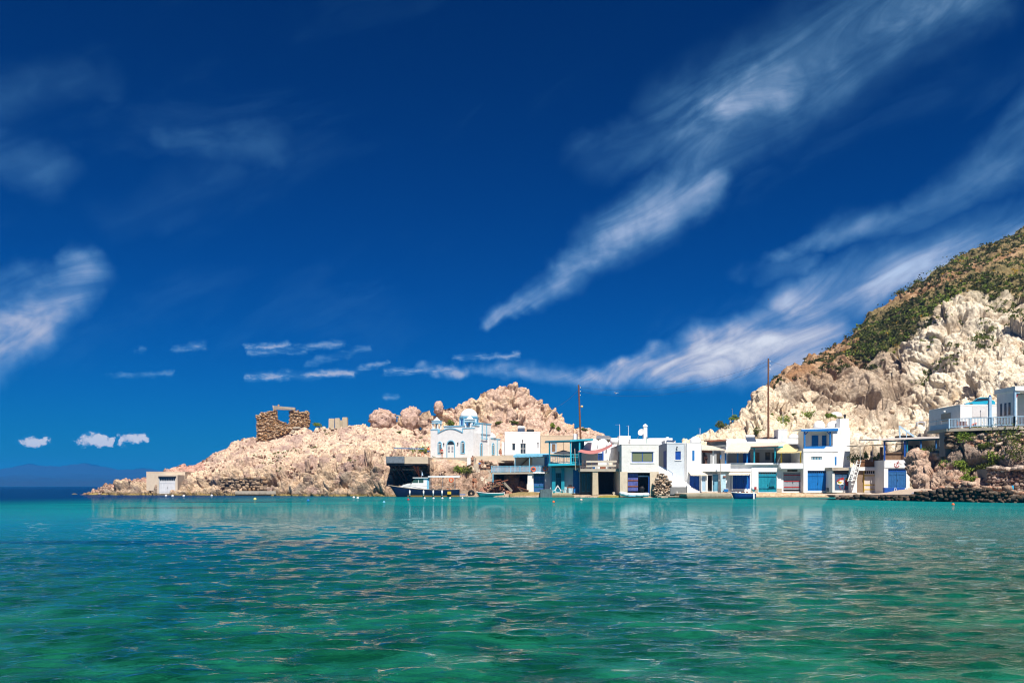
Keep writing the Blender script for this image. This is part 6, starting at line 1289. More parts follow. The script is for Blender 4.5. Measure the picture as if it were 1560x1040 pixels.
c = P(1490, 613.5, 112); r2 = thing('cactus_pole', 'tall thin flag mast beside the porch house', 'mast', P(1522, 650, 101)); MB().tube(P(1522, 652, 101), P(1522, 566, 101), .05, .03).build('mast', METAL, r2); MB().ball(P(1522, 565.5, 101), .07).build('finial', WPAINT, r2); r2.name = 'flag_mast'
# pale tent roof below the cliff
r2 = thing('sun_lounger', 'white lounger with a blue towel on the road below the cliff', 'lounger', P(1408, 646, 128)); c = P(1404, 646, 128); MB().box(c.x-.9, c.x+.6, c.y-.3, c.y+.3, c.z+.25, c.z+.33).build('bed', WPAINT, r2); MB().box(c.x-.5, c.x+.2, c.y-.32, c.y+.32, c.z+.331, c.z+.4).build('towel', BLUE, r2)
for a in (-.7, .4): MB().box(c.x+a-.04, c.x+a+.04, c.y-.28, c.y+.28, c.z-.3, c.z+.249).build('leg', WPAINT, r2)
r2 = thing('road_fence', 'thin rusty post fence on the road beside the upper block', 'railing', P(1424, 660, 112)); railing(r2, P(1411, 664, 113), P(1434, 662, 108), 2.0, 4, METAL, 3, 0, .05, .03)
# ================================================================== SEA WALLS, QUAYS
def swY(px): return float(np.interp(px, [1272, 1300, 1345, 1400, 1480, 1560, 1760], [106, 105, 101, 95.5, 90, 86, 80]))
r = thing('sea_wall', 'rough dark stone sea wall along the water below the rocky bank', 'wall', P(1420, 765, 95))
top = [(1273, 753), (1300, 752.6), (1345, 752.2), (1385, 752), (1405, 750), (1425, 746), (1445, 744), (1470, 744), (1500, 745), (1530, 749), (1560, 754), (1640, 756)]
bot = [(x, 740+2210/swY(x)+2.5) for x in (1640, 1560, 1500, 1440, 1400, 1345, 1300, 1273)]
rubble(top+bot, swY, .42, PALK, r, 'wall_stones', .45, 1.3, 1)
pts = [(X(x, swY(x)+.35), swY(x)+.35, Z(y+.6, swY(x)+.35)) for x, y in top]; low = [(X(x, swY(x)+.35), swY(x)+.35, -1.2) for x, y in top]; m = MB()
for i in range(len(top)-1):
    m.poly([low[i], low[i+1], pts[i+1], pts[i]]); bk = lambda q: (q[0], q[1]+(14 if q[0] < 45 else 9), q[2]); m.poly([pts[i], pts[i+1], bk(pts[i+1]), bk(pts[i])])
m.build('core', stucco('path_fill', (.50, .40, .31), (.3, .22, .16), .6), r)
rubble([(1395, 751), (1410, 747), (1440, 741), (1450, 736), (1480, 737), (1510, 740), (1540, 744), (1575, 752), (1540, 751), (1500, 747), (1450, 746), (1410, 752)], lambda x: swY(x)+.9, .5, PALP, r, 'top_stones', .5)
r = thing('retaining_wall', 'tall dry stone retaining wall of small pale and dark stones', 'wall', P(1545, 745, 92))
rubble([(1505, 742), (1506, 722), (1509, 714), (1520, 712.5), (1600, 711.5), (1640, 712), (1640, 756), (1560, 754), (1530, 746)], lambda x: 93.2-(x-1505)*.03, .34, [(.40, .30, .26), (.26, .19, .16), (.50, .40, .34), (.17, .13, .11), (.30, .2, .17)], r, 'wall_stones', .3, 1.2)
rubble([(1505, 715), (1512, 711), (1640, 709.6), (1640, 713), (1520, 714)], lambda x: 92.9-(x-1505)*.03, .5, [(.62, .52, .44), (.52, .42, .36)], r, 'coping_stones', .4, 1.5)
MB().slab([P(1506, 714, 93.6), P(1640, 712.5, 89.6), P(1640, 758, 89.6), P(1510, 746, 93.6)], (.6, 3.5, 0)).build('core', CONCD, r)
def ledge(name, label, cat, pts, Y, d, mat=CONC, bev=.06):
    o = MB().slab([P(a, b, Y) for a, b in pts], (0, d, 0)).build(name, mat, bevel=bev); return tag(o, label, cat)
ledge('quay', 'rough concrete quay below the whitewashed steps', 'quay', [(1046, 752), (1075, 750.8), (1114, 751.5), (1115.5, 756), (1114, 762), (1080, 762), (1047, 760)], 116, 13, stucco('quay_concrete', (.44, .38, .28), (.18, .15, .10), .8))
r = thing('plank_jetty', 'low plank jetty between the stone heap and the quay', 'jetty', P(1025, 758, 122))
for k in range(6): MB().pb(1003+8.2*k, 1010.9+8.2*k, 755.2+.1*(k % 2), 756.6, 121, 3).build('plank', WOODG, r)
for px_ in (1006, 1038, 1046, 1051): post(r, px_, 756.8, 764, 121.3, .2, WOOD)
ledge('quay', 'flat concrete landing with deck chairs by the teal house', 'quay', [(836, 752), (850, 750.5), (868, 750.6), (873, 753), (877, 757.5), (876, 761), (830, 761), (828, 757)], 129.2, 4, stucco('landing_concrete', (.50, .42, .27), (.25, .2, .1), .7))
ledge('mooring_block', 'dark teal grey concrete block at the landing edge', 'block', [(823, 745.2), (841, 744.4), (841.5, 760), (823.2, 760)], 128.8, 2.5, paint('block_teal_grey', (.10, .15, .16), .8, .3))
ledge('rock_ledge', 'yellow algae covered rock ledge in front of the dark opening', 'ledge', [(911, 757), (916, 755), (930, 754), (944, 754.4), (947, 757), (946, 761), (911, 761)], 126.6, 3, paint('algae_rock', (.42, .32, .08), .9, .35, 1.5))
ledge('rock_ledge', 'ochre rock ledge below the boat shelter', 'ledge', [(775, 752), (790, 749.5), (812, 749), (824, 750), (824, 760), (778, 760)], 131.5, 3, paint('ochre_rock', (.40, .29, .13), .9, .35, 1.5))
ledge('rock_ledge', 'flat rock shelf behind the moored fishing boat', 'ledge', [(694, 752), (704, 747), (722, 746), (728, 749), (727, 760), (696, 760)], 136.4, 4, paint('shelf_rock', (.42, .31, .22), .9, .3, 1.5))
# ================================================================== DEBRIS, FURNITURE ON THE WATERFRONT
r = thing('net_heap', 'reddish heap of fishing nets and broken timber by the stairway', 'nets', P(752, 750, 135)); m = MB()
for k in range(150):
    t = random.random(); px_ = 728+50*t; hgt = 20*max(.15, math.sin(math.pi*min(1, t*1.05))**.8); py_ = 753-hgt*random.random()
    m.rock(P(px_, py_, 134.6+random.uniform(0, 3)), random.uniform(.15, .38), random.uniform(.15, .35), random.uniform(.1, .24))
o = m.build('nets', paint('net_red', (.42, .22, .15), .95, .45, 2.2), r); o['kind'] = 'stuff'
for k in range(12): a = P(random.uniform(738, 772), random.uniform(731, 745), 134.3); v = Vector((random.uniform(-.9, .9), random.uniform(-.2, .2), random.uniform(-.6, .4))); MB().bar(a-v, a+v, .1, .14).build('timber', random.choice((WOOD, WOODR, WOODG)), r)
MB().bar(P(768, 735, 134), P(780, 748, 133.6), .22, .3).build('beam', WOODG, r)
r = thing('driftwood', 'pile of weathered planks on the ochre ledge', 'planks', P(800, 748, 131.8))
for k in range(6): MB().bar(P(788+k, 741+k*1.2, 132.4), P(806-k*.5, 747+.6*k, 131.8+.1*k), .2, .08).build('plank', WOODG if k % 2 else WOODR, r)
r = thing('tyre', 'large black tyre fender on the rock shelf', 'tyre', P(718, 753, 135.6)); c = P(718, 751, 135.4); MB().torus(c, .36, .2, 'y', 20, 10).build('tread', BLACK, r, True); MB().torus(c, .22, .05, 'y', 16, 6).build('bead', DARK, r, True)
for i, (px_, fl, lbl) in enumerate(((846, 1, 'white deck chair next to the dark concrete block'), (853.5, -1, 'white deck chair next to the dark barbecue'))):
    c = P(px_, 750.4, 130.2); r = thing('deck_chair', lbl, 'chair', c, group='deck chairs on the landing')
    MB().bar(c+Vector((-.1*fl, 0, .35)), c+Vector((.38*fl, .1, 1.12)), .55, .05).build('backrest', WPAINT, r); MB().bar(c+Vector((-.55*fl, -.1, .32)), c+Vector((-.08*fl, 0, .36)), .55, .05).build('seat', WPAINT, r)
    for a in (-.45, .05):
        for b in (-.22, .22): MB().bar(c+Vector((a*fl, b, -.05)), c+Vector((a*fl+.05, b, .36)), .05, .05).build('leg', WPAINT, r)
c = P(869, 750.6, 130.4); r = thing('barbecue', 'dark barbecue table on the landing before the teal house', 'barbecue', c); MB().box(c.x-.55, c.x+.55, c.y-.3, c.y+.3, c.z+.75, c.z+.95).build('tray', WOODR, r); MB().box(c.x-.3, c.x+.25, c.y-.25, c.y+.25, c.z+.951, c.z+1.25).build('hood', DARK, r)
for a in (-1, 1):
    for b in (-1, 1): MB().box(c.x+a*.45-.03, c.x+a*.45+.03, c.y+b*.22-.03, c.y+b*.22+.03, c.z-.05, c.z+.749).build('leg', DARK, r)
c = P(860, 750.6, 130.6); r = thing('low_table', 'low brown table between the deck chairs and barbecue', 'table', c); MB().box(c.x-.35, c.x+.35, c.y-.25, c.y+.25, c.z+.5, c.z+.56).build('top', WOOD, r)
for a in (-1, 1):
    for b in (-1, 1): MB().box(c.x+a*.28-.03, c.x+a*.28+.03, c.y+b*.2-.03, c.y+b*.2+.03, c.z-.05, c.z+.499).build('leg', WOOD, r)
c = P(935, 754, 127.5); o = MB().lathe((0, 0, 0), [(.14, 0), (.13, .25), (.2, .3), (.2, .42), (.12, .45)], 12).build('bollard', AWN); o.location = c; tag(o, 'small cream mooring bollard on the algae ledge', 'bollard')
c = P(1401, 753, 97.5); r = thing('tarpaulin', 'crumpled blue tarpaulin on the sea wall below the bank', 'tarpaulin', c); m = MB()
for k in range(7): m.rock(c+Vector((-.6+.22*k, random.uniform(-.1, .1), .1-.02*k)), .24, .2, .13)
m.build('sheet', BLUE2, r); MB().path([c+Vector((-.8+.2*k, -.28, .02+.05*(k % 2))) for k in range(8)], .02).build('rope', WOODG, r)
c = P(1541.5, 745.5, 90.4); r = thing('blue_barrel', 'bright blue barrel standing below the retaining wall', 'barrel', c); MB().lathe(c, [(.16, 0), (.18, .1), (.18, .32), (.16, .42)], 12).build('shell', paint('barrel_blue', (.02, .36, .62), .4, .1), r); MB().lathe(c+Vector((0, 0, .421)), [(.13, 0), (.1, .03)], 10).build('lid', BLUE, r)
# ================================================================== POLES AND WIRES
def pole(label, pts, Y, lamp=None):
    a, b = P(*pts[0], Y), P(*pts[1], Y); r = thing('utility_pole', label, 'pole', b, group='utility poles'); MB().tube(b, a, .19, .12, 10).build('post', paint('pole_wood', (.17, .075, .04), .85, .3, 3), r)
    for k in (1.0, 2.2, 3.4): c = a-Vector((0, 0, k*.55)); MB().lathe(c+Vector((.28, 0, 0)), [(.06, 0), (.08, .1), (.04, .18)], 8).build('insulator', WPAINT, r); MB().bar(c, c+Vector((.28, 0, 0)), .04, .04).build('arm', DARK, r)
    if lamp: q = P(*lamp, Y-.1); s = MB().ball(q, .24, .24, .2).build('lamp_shade', paint('lamp_cream', (.66, .5, .22), .4, .1), r); MB().bar(q+Vector((-.55, 0, .05)), q, .05, .05).build('lamp_arm', METAL, r)
    return a
pa_ = pole('brown utility pole with a round lamp behind the cream house', ((881.5, 586), (884.8, 676)), 149, (886.4, 619)); pb_ = pole('tall brown utility pole before the pale crag', ((1170.5, 546), (1170.5, 680)), 142.2)
def wire(label, a, b, sag):
    pts = [a.lerp(b, k/16)-Vector((0, 0, sag*4*(k/16)*(1-k/16))) for k in range(17)]; o = MB().path(pts, .016, 4).build('overhead_wire', DARK); tag(o, label, 'wire')
wire('overhead wire slung between the two utility poles', pa_-Vector((0, 0, .4)), pb_-Vector((0, 0, .4)), 2.2); wire('lower overhead wire between the two utility poles', pa_-Vector((0, 0, 1.1)), pb_-Vector((0, 0, 1.1)), 2.6)
wire('overhead wire from the tall pole to the hill', pb_-Vector((0, 0, .3)), P(1262, 552, 172), 1.2); wire('overhead wire from the lamp pole to the church crag', pa_-Vector((0, 0, .8)), P(835, 622, 172), .8)
# ================================================================== BOATS
def hull(L, B, sheer, keel, beam, n=22, flat=.35):
    """loft from bow (x=0) to stern (x=L); returns mesh builder and the sheer line"""
    m = MB(); sec = []; k = 9
    for i in range(n+1):
        t = i/n; b = B/2*beam(t); zs, zk = sheer(t), keel(t); row = []
        for j in range(-k, k+1):
            u = abs(j)/k; w = b*(1-(1-u)**(1.9-.5*flat))**.75 if u < 1 else b; z = zk+(zs-zk)*u**1.7; row.append((L*t+(.10*L*(1-t)**6)*(1-u), math.copysign(w, j) if j else 0, z))
        sec.append(row)
    V = [v for row in sec for v in row]; w = 2*k+1; Fc = [(i*w+j, (i+1)*w+j, (i+1)*w+j+1, i*w+j+1) for i in range(n) for j in range(w-1)]; Fc.append(tuple(n*w+j for j in range(w)))
    m.add(V, Fc); return m, sec
def boat(name, label, L, B, sheer, keel, beam, mat, px, Y, rz, deck=.3, gun=None, gr=.05):
    r = thing(name, label, 'boat', (X(px, Y), Y, 0), rz, local=True); m, sec = hull(L, B, sheer, keel, beam); h = m.build('hull', mat, r, True)
    g = MB(); g.path([(s[0][0], s[0][1], s[0][2]) for s in sec], gr); g.path([(s[-1][0], s[-1][1], s[-1][2]) for s in sec], gr); g.tube(sec[-1][0], sec[-1][-1], gr); g.build('gunwale', gun or WPAINT, r)
    d = MB(); st = [s for s in sec[1:]]
    for a, b in zip(st[:-1], st[1:]): d.poly([(a[0][0], a[0][1]*.95, a[0][2]-deck), (b[0][0], b[0][1]*.95, b[0][2]-deck), (b[-1][0], b[-1][1]*.95, b[-1][2]-deck), (a[-1][0], a[-1][1]*.95, a[-1][2]-deck)])
    d.build('deck', WOODG, r); return r, sec
NAVY = paint('navy_hull', (.006, .014, .055), .35, .25, spec=.5)
sh1 = lambda t: 1.05+.80*(1-t)**2.6+.14*t**3
L1 = 11.2
r, sec = boat('fishing_boat', 'navy fishing boat with a white wheelhouse and cream awning', L1, 3.1, sh1, lambda t: -.55+1.9*max(0, 1-t/.10)**1.5, lambda t: min(1, (t/.42)**.62)*(1-.22*max(0, (t-.6)/.4)**2), NAVY, 591.5, 134.2, R(1), .25, WOODG)
def bpx(px): return (X(px, 134.2)-X(591.5, 134.2))
def bz(py): return Z(py, 133)
st = MB()
for a, b in zip(sec[6:-1], sec[7:]):
    f = lambda s, u: Vector(s[0]).lerp(Vector(s[4]), u)
    st.poly([Vector((f(a, .98).x, f(a, .98).y-.03, .02)), Vector((f(b, .98).x, f(b, .98).y-.03, .02)), Vector((f(b, .8).x, f(b, .8).y-.03, .26)), Vector((f(a, .8).x, f(a, .8).y-.03, .26))])
st.build('boot_stripe', paint('ochre_stripe', (.34, .20, .05), .5, .25), r)
cab = MB(); x0, x1 = bpx(626.5), bpx(654.5); zc, zr = bz(743.5), bz(728)
cab.slab([(x0-.1, -1.05, zc), (x0+.15, -1.05, zc+.75), (x0+.75, -1.05, zr), (x1, -1.05, zr), (x1, -1.05, zc-.3), (x0, -1.05, zc-.3)], (0, 2.1, 0)); w = cab.build('wheelhouse', WPAINT, r, bevel=.04)
for a, b in ((.55, 1.18), (1.26, 2.0)): MB().slab([(x0+a-.3 if a < 1 else x0+a, -1.06, zc+.85), (x0+b, -1.06, zc+.85), (x0+b, -1.06, zr-.12), (x0+a, -1.06, zr-.12)], (0, .015, 0)).build('window', glassmat('boat_glass', (.05, .10, .08), .05), w)
MB().slab([(x0+.12, -.95, zc+.85), (x0+.12, .95, zc+.85), (x0+.62, .95, zr-.1), (x0+.62, -.95, zr-.1)], (-.02, 0, .01)).build('windscreen', MATS['boat_glass'], w)
MB().box(x0+.35, x1+.1, -1.25, 1.25, zr+.002, zr+.12).build('roof', WPAINT, w); MB().box(x1-.36, x1-.02, -1.062, -1.051, zc-.2, zr-.15).build('cabin_door', SKYB, w)
fd = MB(); n = 8; xa_, xb_ = bpx(606), x0
for i in range(n):
    t0, t1 = i/n, (i+1)/n; hh = lambda t: sh1(.13)-.2+.72*math.sin(math.pi/2*t); ww = lambda t: .5+.55*t
    fd.slab([(xa_+(xb_-xa_)*t0, -ww(t0), sh1(.15)-.45), (xa_+(xb_-xa_)*t1, -ww(t1), sh1(.15)-.45), (xa_+(xb_-xa_)*t1, -ww(t1), hh(t1)), (xa_+(xb_-xa_)*t0, -ww(t0), hh(t0))], (0, 2*ww(t0), 0))
fd.build('foredeck_trunk', WPAINT, r)
xe = bpx(702); MB().slab([(x1-.15, -1.4, bz(724.6)), (xe, -1.35, bz(724)), (xe-.15, -1.35, bz(727)), (x1-.15, -1.4, bz(726.6))], (0, 2.75, 0)).build('awning', WPAINT, r)
for x_, s in ((x1+.2, -1), (x1+.2, 1), (bpx(693), -1), (bpx(693), 1), (bpx(675), -1)): MB().tube((x_, s*1.25, .9), (x_, s*1.25, bz(726)), .025).build('awning_pole', METAL, r)
MB().path([(bpx(615), -1.0, 1.95), (x0, -1.2, 1.9), (x1, -1.45, 1.65), (bpx(690), -1.4, 1.55)], .02).build('handrail', METAL, r)
for px_ in (625.6, 646.6, 661.2, 674.4):
    xx = bpx(px_); tt = xx/L1; yy = -1.55*min(1, (tt/.42)**.62)-.12; f = MB().tube((xx, yy, .28), (xx, yy, .95), .11, .11, 10).ball((xx, yy, .28), .11).ball((xx, yy, .95), .11).build('fender', WPAINT, r, True); MB().tube((xx, yy, 1.0), (xx, yy+.12, 1.2), .012).build('rope', WOODG, f)
MB().box(bpx(682.4), bpx(688), -1.62, -1.50, .42, .86).build('yellow_patch', YELLOW, r)
MB().box(bpx(700.5), bpx(709), -.9, .9, .30, .42).build('swim_platform', BLUE2, r); MB().torus((bpx(688), -1.3, bz(731)), .30, .075, 'y').build('lifebuoy', ORANGE, r, True)
for k in range(12): xx = bpx(random.uniform(676, 696)); MB().rock((xx, random.uniform(-1.2, .2), 1.05), .16, .14, .2).build('deck_gear', random.choice((YELLOW, WPAINT, ORANGE, BLACK, WOODR)), r)
for px_ in (656.5, 668): MB().box(bpx(px_), bpx(px_)+.5, -.5, .3, .85, 1.35).build('engine_box', DARK, r)
c = (bpx(642.5), -.2, zr+.12); MB().tube(c, (c[0]-.1, c[1], c[2]+1.15), .03, .02).build('mast', METAL, r); MB().slab([(c[0]+.02, -.2, c[2]+.3), (c[0]+.25, -.2, c[2]+.3), (c[0]+.05, -.2, c[2]+1.)], (0, .02, 0)).build('pennant', LBLUE, r)
TURQH = paint('turquoise_hull', (.02, .26, .28), .4, .2, spec=.4)
r, s2 = boat('rowing_boat', 'small turquoise rowing boat with a white rim moored by the nets', 4.4, 1.5, lambda t: .55+.25*(1-t)**3+.1*t**4, lambda t: -.2+.7*max(0, 1-t/.12)**1.5, lambda t: min(1, (t/.4)**.6)*(1-.25*max(0, (t-.6)/.4)**2), TURQH, 725.2, 133.6, R(1), .3)
for x_ in (1.4, 2.6, 3.5): MB().box(x_, x_+.28, -.62, .62, .40, .45).build('thwart', SKYB, r)
MB().box(4.36, 4.5, -.35, .35, .05, .75).build('transom_pad', WPAINT, r)
DBL = paint('boat_blue', (.01, .05, .22), .4, .2, spec=.4)
r, s2 = boat('motor_boat', 'small dark blue motor boat with a white outboard at the quay', 3.1, 1.6, lambda t: .72+.15*(1-t)**2, lambda t: -.2+.6*max(0, 1-t/.15)**1.5, lambda t: min(1, (t/.3)**.6), DBL, 1113.8, 113.4, R(2), .25)
def outboard(r, x, y, z, mat, s=1.):
    o = MB().ball((x, y, z+.45*s), .24*s, .17*s, .26*s, 3).build('outboard', mat, r, True); MB().box(x-.06*s, x+.08*s, y-.05*s, y+.05*s, z-.7*s, z+.3*s).build('outboard_leg', mat, o); return o
o = outboard(r, 2.75, -.85, .75, WPAINT, 1.45); MB().box(2.75, 3.05, -1.14, -1.10, 1.25, 1.6).build('outboard_badge', REDP, o)
MB().box(.5, 1.4, -.5, .5, .62, .8).build('seat', WOODG, r)
for k in range(6): MB().rock((.6+.3*k, random.uniform(-.5, .3), .85), .16, .15, .12).build('gear', random.choice((WPAINT, WOODR, AWN, DARK)), r)
r = thing('inflatable_dinghy', 'white inflatable dinghy with a black outboard at the boathouse', 'boat', (X(943.8, 123), 123, 0), R(-2), local=True)
path = [(3.95, -.62, .33), (3.2, -.68, .30), (2.2, -.70, .30), (1.1, -.66, .33), (.45, -.42, .42), (.22, 0, .48), (.45, .42, .42), (1.1, .66, .33), (2.2, .70, .30), (3.2, .68, .30), (3.95, .62, .33)]
path = [(a, b, c*1.25+.06) for a, b, c in path]; m = MB(); m.path(path, .29, 12); [m.ball(q, .29) for q in path]; m.build('tube', paint('pvc_white', (.72, .76, .78), .45, .06), r, True)
MB().box(.5, 3.5, -.5, .5, .12, .2).build('floor', GREYD, r); MB().box(3.3, 3.4, -.5, .5, .15, .6).build('transom', WOODG, r); outboard(r, 3.15, -.7, .62, BLACK, 1.5)
MB().box(1.2, 2.2, -.965, -.945, .24, .36).build('stripe', SKYB, r)
c = (1.9, 0, .2); MB().box(1.7, 2.2, -.3, .3, .2, .75).build('cool_box', ORANGE, r)
# ================================================================== BUOYS
def buoy(label, px, py, mat, rad=.15, grp='white mooring buoys'):
    Y = 2210/(py-740); c = Vector((X(px, Y), Y, rad*.35)); r = thing('buoy', label, 'buoy', c, group=grp); MB().ball(c, rad, rad, rad*1.05, 3).build('float', mat, r, True); MB().torus(c+Vector((0, 0, rad*1.1)), rad*.25, rad*.08, 'x', 10, 5).build('eye', METAL, r)
for px_, py_ in ((253, 755.5), (263, 755.8), (280, 755.8), (322.5, 755.3)): buoy('white mooring buoy floating off the concrete boathouse', px_, py_, WPAINT, .2)
for px_, py_ in ((539, 758), (545, 759)): buoy('white mooring buoy floating off the rocky shore left of the fishing boat'.replace(' left of', ' ahead of'), px_, py_, WPAINT, .17)
for px_, py_ in ((647, 759.2), (660.5, 759.4), (674, 759.2), (685.7, 759), (704.5, 759)): buoy('white mooring buoy floating alongside the fishing boat', px_, py_, WPAINT, .14)
buoy('white and yellow buoy off the stone retaining wall', 388.5, 761, paint('buoy_yellow', (.75, .66, .22), .4, .1), .19, 'coloured buoys'); buoy('dark blue buoy off the bare rocks', 469.5, 763, BLUE2, .16, 'coloured buoys'); buoy('pale turquoise buoy near the bow of the fishing boat', 585, 765.5, SKYB, .13, 'coloured buoys'); buoy('red buoy drifting in front of the fishing boat', 622, 761.5, REDP, .15, 'coloured buoys')
buoy('orange red buoy off the deck chair landing', 843.5, 765, ORANGE, .13, 'coloured buoys'); buoy('cream buoy off the stone pillar', 885.5, 761.8, AWN, .15, 'coloured buoys'); buoy('orange buoy off the dark sea wall', 1452, 769, ORANGE, .13, 'coloured buoys')
# ================================================================== PEOPLE
def skin_mesh(name, pts, edges, rad, mat, parent, sub=1):
    me = bpy.data.meshes.new(name); me.from_pydata([tuple(p) for p in pts], edges, []); o = add_mesh(name, me, mat, parent)
    sk_ = o.modifiers.new('skin', 'SKIN'); sk_.use_smooth_shade = True
    for i, q in enumerate(me.skin_vertices[0].data): q.radius = (rad[i], rad[i]); q.use_root = (i == 0)
    ss = o.modifiers.new('sub', 'SUBSURF'); ss.levels = sub; ss.render_levels = sub; return o
def person(label, px, py, Y, rz, pose='stand', skin=SKIN, bottoms=BLACK, top=None, hair=HAIR, h=1.72, longhair=False, z=None):
    c = P(px, py, Y)
    if z is not None: c.z = z
    r = thing('person', label, 'person', c, rz, local=True)
    J = dict(pel=(0, 0, .95), spi=(0, .01, 1.16), che=(0, 0, 1.36), nec=(0, 0, 1.50), hea=(0, -.02, 1.60), crn=(0, -.01, 1.70))
    for s, k in ((-1, 'l'), (1, 'r')):
        J[k+'sh'] = (s*.18, 0, 1.42); J[k+'el'] = (s*.25, .03, 1.14); J[k+'wr'] = (s*.27, -.06, .90); J[k+'ha'] = (s*.27, -.09, .82)
        J[k+'hp'] = (s*.095, 0, .90); J[k+'kn'] = (s*.105, -.02, .50); J[k+'an'] = (s*.11, .03, .09); J[k+'to'] = (s*.13, -.14, .03)
    if pose == 'armup': J['rel'] = (.40, -.05, 1.50); J['rwr'] = (.20, -.14, 1.64); J['rha'] = (.14, -.16, 1.68)
    if pose == 'bend':
        for k in ('spi', 'che', 'nec', 'hea', 'crn', 'lsh', 'rsh'): x_, y_, z_ = J[k]; d = z_-.95; J[k] = (x_+d*.60, y_-.12*d, .95+d*.76)
        J['rel'] = (.62, -.15, 1.02); J['rwr'] = (.66, -.2, .78); J['rha'] = (.66, -.22, .70); J['lel'] = (.30, -.2, .98); J['lwr'] = (.48, -.28, .80); J['lha'] = (.52, -.3, .73); J['rkn'] = (.18, -.14, .52); J['lkn'] = (-.02, -.08, .50)
    if pose == 'walk': J['lkn'] = (-.10, -.14, .52); J['lan'] = (-.11, -.12, .12); J['lto'] = (-.12, -.30, .05); J['ran'] = (.11, .16, .12); J['rto'] = (.12, .02, .04); J['rwr'] = (.30, -.22, 1.0); J['rha'] = (.30, -.29, .96)
    if pose == 'sit':
        for k in list(J): x_, y_, z_ = J[k]; J[k] = (x_, y_, z_-.50)
        for s, k in ((-1, 'l'), (1, 'r')): J[k+'kn'] = (s*.14, -.42, .48); J[k+'an'] = (s*.14, -.46, .09); J[k+'to'] = (s*.15, -.62, .04); J[k+'el'] = (s*.26, -.12, .64); J[k+'wr'] = (s*.16, -.34, .56); J[k+'ha'] = (s*.13, -.41, .55)
    R_ = dict(pel=.145, spi=.12, che=.145, nec=.062, hea=.088, crn=.075)
    for k in 'lr': R_.update({k+'sh': .068, k+'el': .046, k+'wr': .030, k+'ha': .036, k+'hp': .10, k+'kn': .062, k+'an': .042, k+'to': .034})
    E = [('pel', 'spi'), ('spi', 'che'), ('che', 'nec'), ('nec', 'hea'), ('hea', 'crn')]
    for k in 'lr': E += [('che', k+'sh'), (k+'sh', k+'el'), (k+'el', k+'wr'), (k+'wr', k+'ha'), ('pel', k+'hp'), (k+'hp', k+'kn'), (k+'kn', k+'an'), (k+'an', k+'to')]
    nm = list(J); pts = [Vector(J[k]) for k in nm]; rad = [R_[k] for k in nm]; ed = [(nm.index(a), nm.index(b)) for a, b in E]
    for k in 'lr':          # five fingers of unequal length, slightly curled, thumb off the side of the palm
        w, a = Vector(J[k+'wr']), Vector(J[k+'ha']); d = (a-w).normalized(); sd = d.cross(Vector((0, 1, .1))).normalized(); cu = d.cross(sd)
        for q, (of, ln) in enumerate(((-.03, .055), (-.01, .07), (.012, .075), (.033, .065), (-.05, .045))):
            b0 = a if q < 4 else w.lerp(a, .5); i0 = nm.index(k+'ha') if q < 4 else nm.index(k+'wr'); m1_ = b0+sd*of+d*ln*.5; m2 = b0+sd*of*1.1+d*ln+cu*.015
            pts += [m1_, m2]; rad += [.010, .008]; ed += [(i0, len(pts)-2), (len(pts)-2, len(pts)-1)]
    f = h/1.72; b = skin_mesh('body', [p_*f for p_ in pts], ed, [q*f for q in rad], skin, r, 2)
    def cloth(name, ks, es, rr, mat):
        P_ = [Vector(v)*f for v in ks]; skin_mesh(name, P_, es, [q*f for q in rr], mat, r, 2)
    pe, lh, rh, lk, rk = (Vector(J[k]) for k in ('pel', 'lhp', 'rhp', 'lkn', 'rkn'))
    cloth('shorts', [pe+Vector((0, 0, .03)), lh, lh.lerp(lk, .45), rh, rh.lerp(rk, .45)], [(0, 1), (1, 2), (0, 3), (3, 4)], [.16, .118, .095, .118, .095], bottoms)
    if top: sp, chs, ls_, rs_ = (Vector(J[k]) for k in ('spi', 'che', 'lsh', 'rsh')); cloth('shirt', [chs, sp, ls_, rs_, ls_.lerp(Vector(J['lel']), .45), rs_.lerp(Vector(J['rel']), .45)], [(0, 1), (0, 2), (0, 3), (2, 4), (3, 5)], [.165, .14, .085, .085, .065, .065], top)
    hd = (Vector(J['hea'])+Vector((0, .025, .05)))*f; m = MB().ball(hd, .105*f, .115*f, .10*f, 2)
    if longhair: m.ball(hd+Vector((0, .06, -.12))*f, .085*f, .06*f, .15*f, 2)
    m.build('hair', hair, r, True); return r
person('person in an orange top and blue shorts standing beside the church', 652.8, 695, 147.5, R(150), 'stand', SKIN, BLUE2, ORANGE); person('person sitting on the platform edge near the orange top', 643.5, 697.5, 146.5, R(10), 'sit', SKIN, WPAINT)
person('person in dark shorts standing by the church window', 673, 697.5, 146.2, R(20), 'stand', SKIN, BLACK, REDP)
person('woman in a black swimsuit with a hand raised to her head'.replace('woman', 'person'), 720, 709.3, 143.0, R(-20), 'armup', SKIN, BLACK, None, HAIR, 1.7, True)
person('person in blue swim shorts bending forward on the stairway', 730.5, 713.8, 142.0, R(10), 'bend', SKIN2, BLUE2)
person('tanned person in swimwear walking at the foot of the stairway', 724.5, 743, 137.6, R(60), 'walk', SKIN, SKIN2, None, HAIR, 1.78); person('person in dark swimwear standing behind the tanned walker', 721, 742, 138.2, R(-120), 'stand', SKIN2, BLACK, None, HAIR, 1.7)
person('person sitting against the small white house corner', 762, 693.5, 149.0, R(20), 'sit', SKIN2, REDP); person('person in dark clothes leaning on the white terrace parapet', 1075.5, 712, 132.0, R(15), 'stand', SKIN2, BLACK, paint('navy_shirt', (.02, .02, .07), .8, .2), HAIR, 1.6, z=5.0)
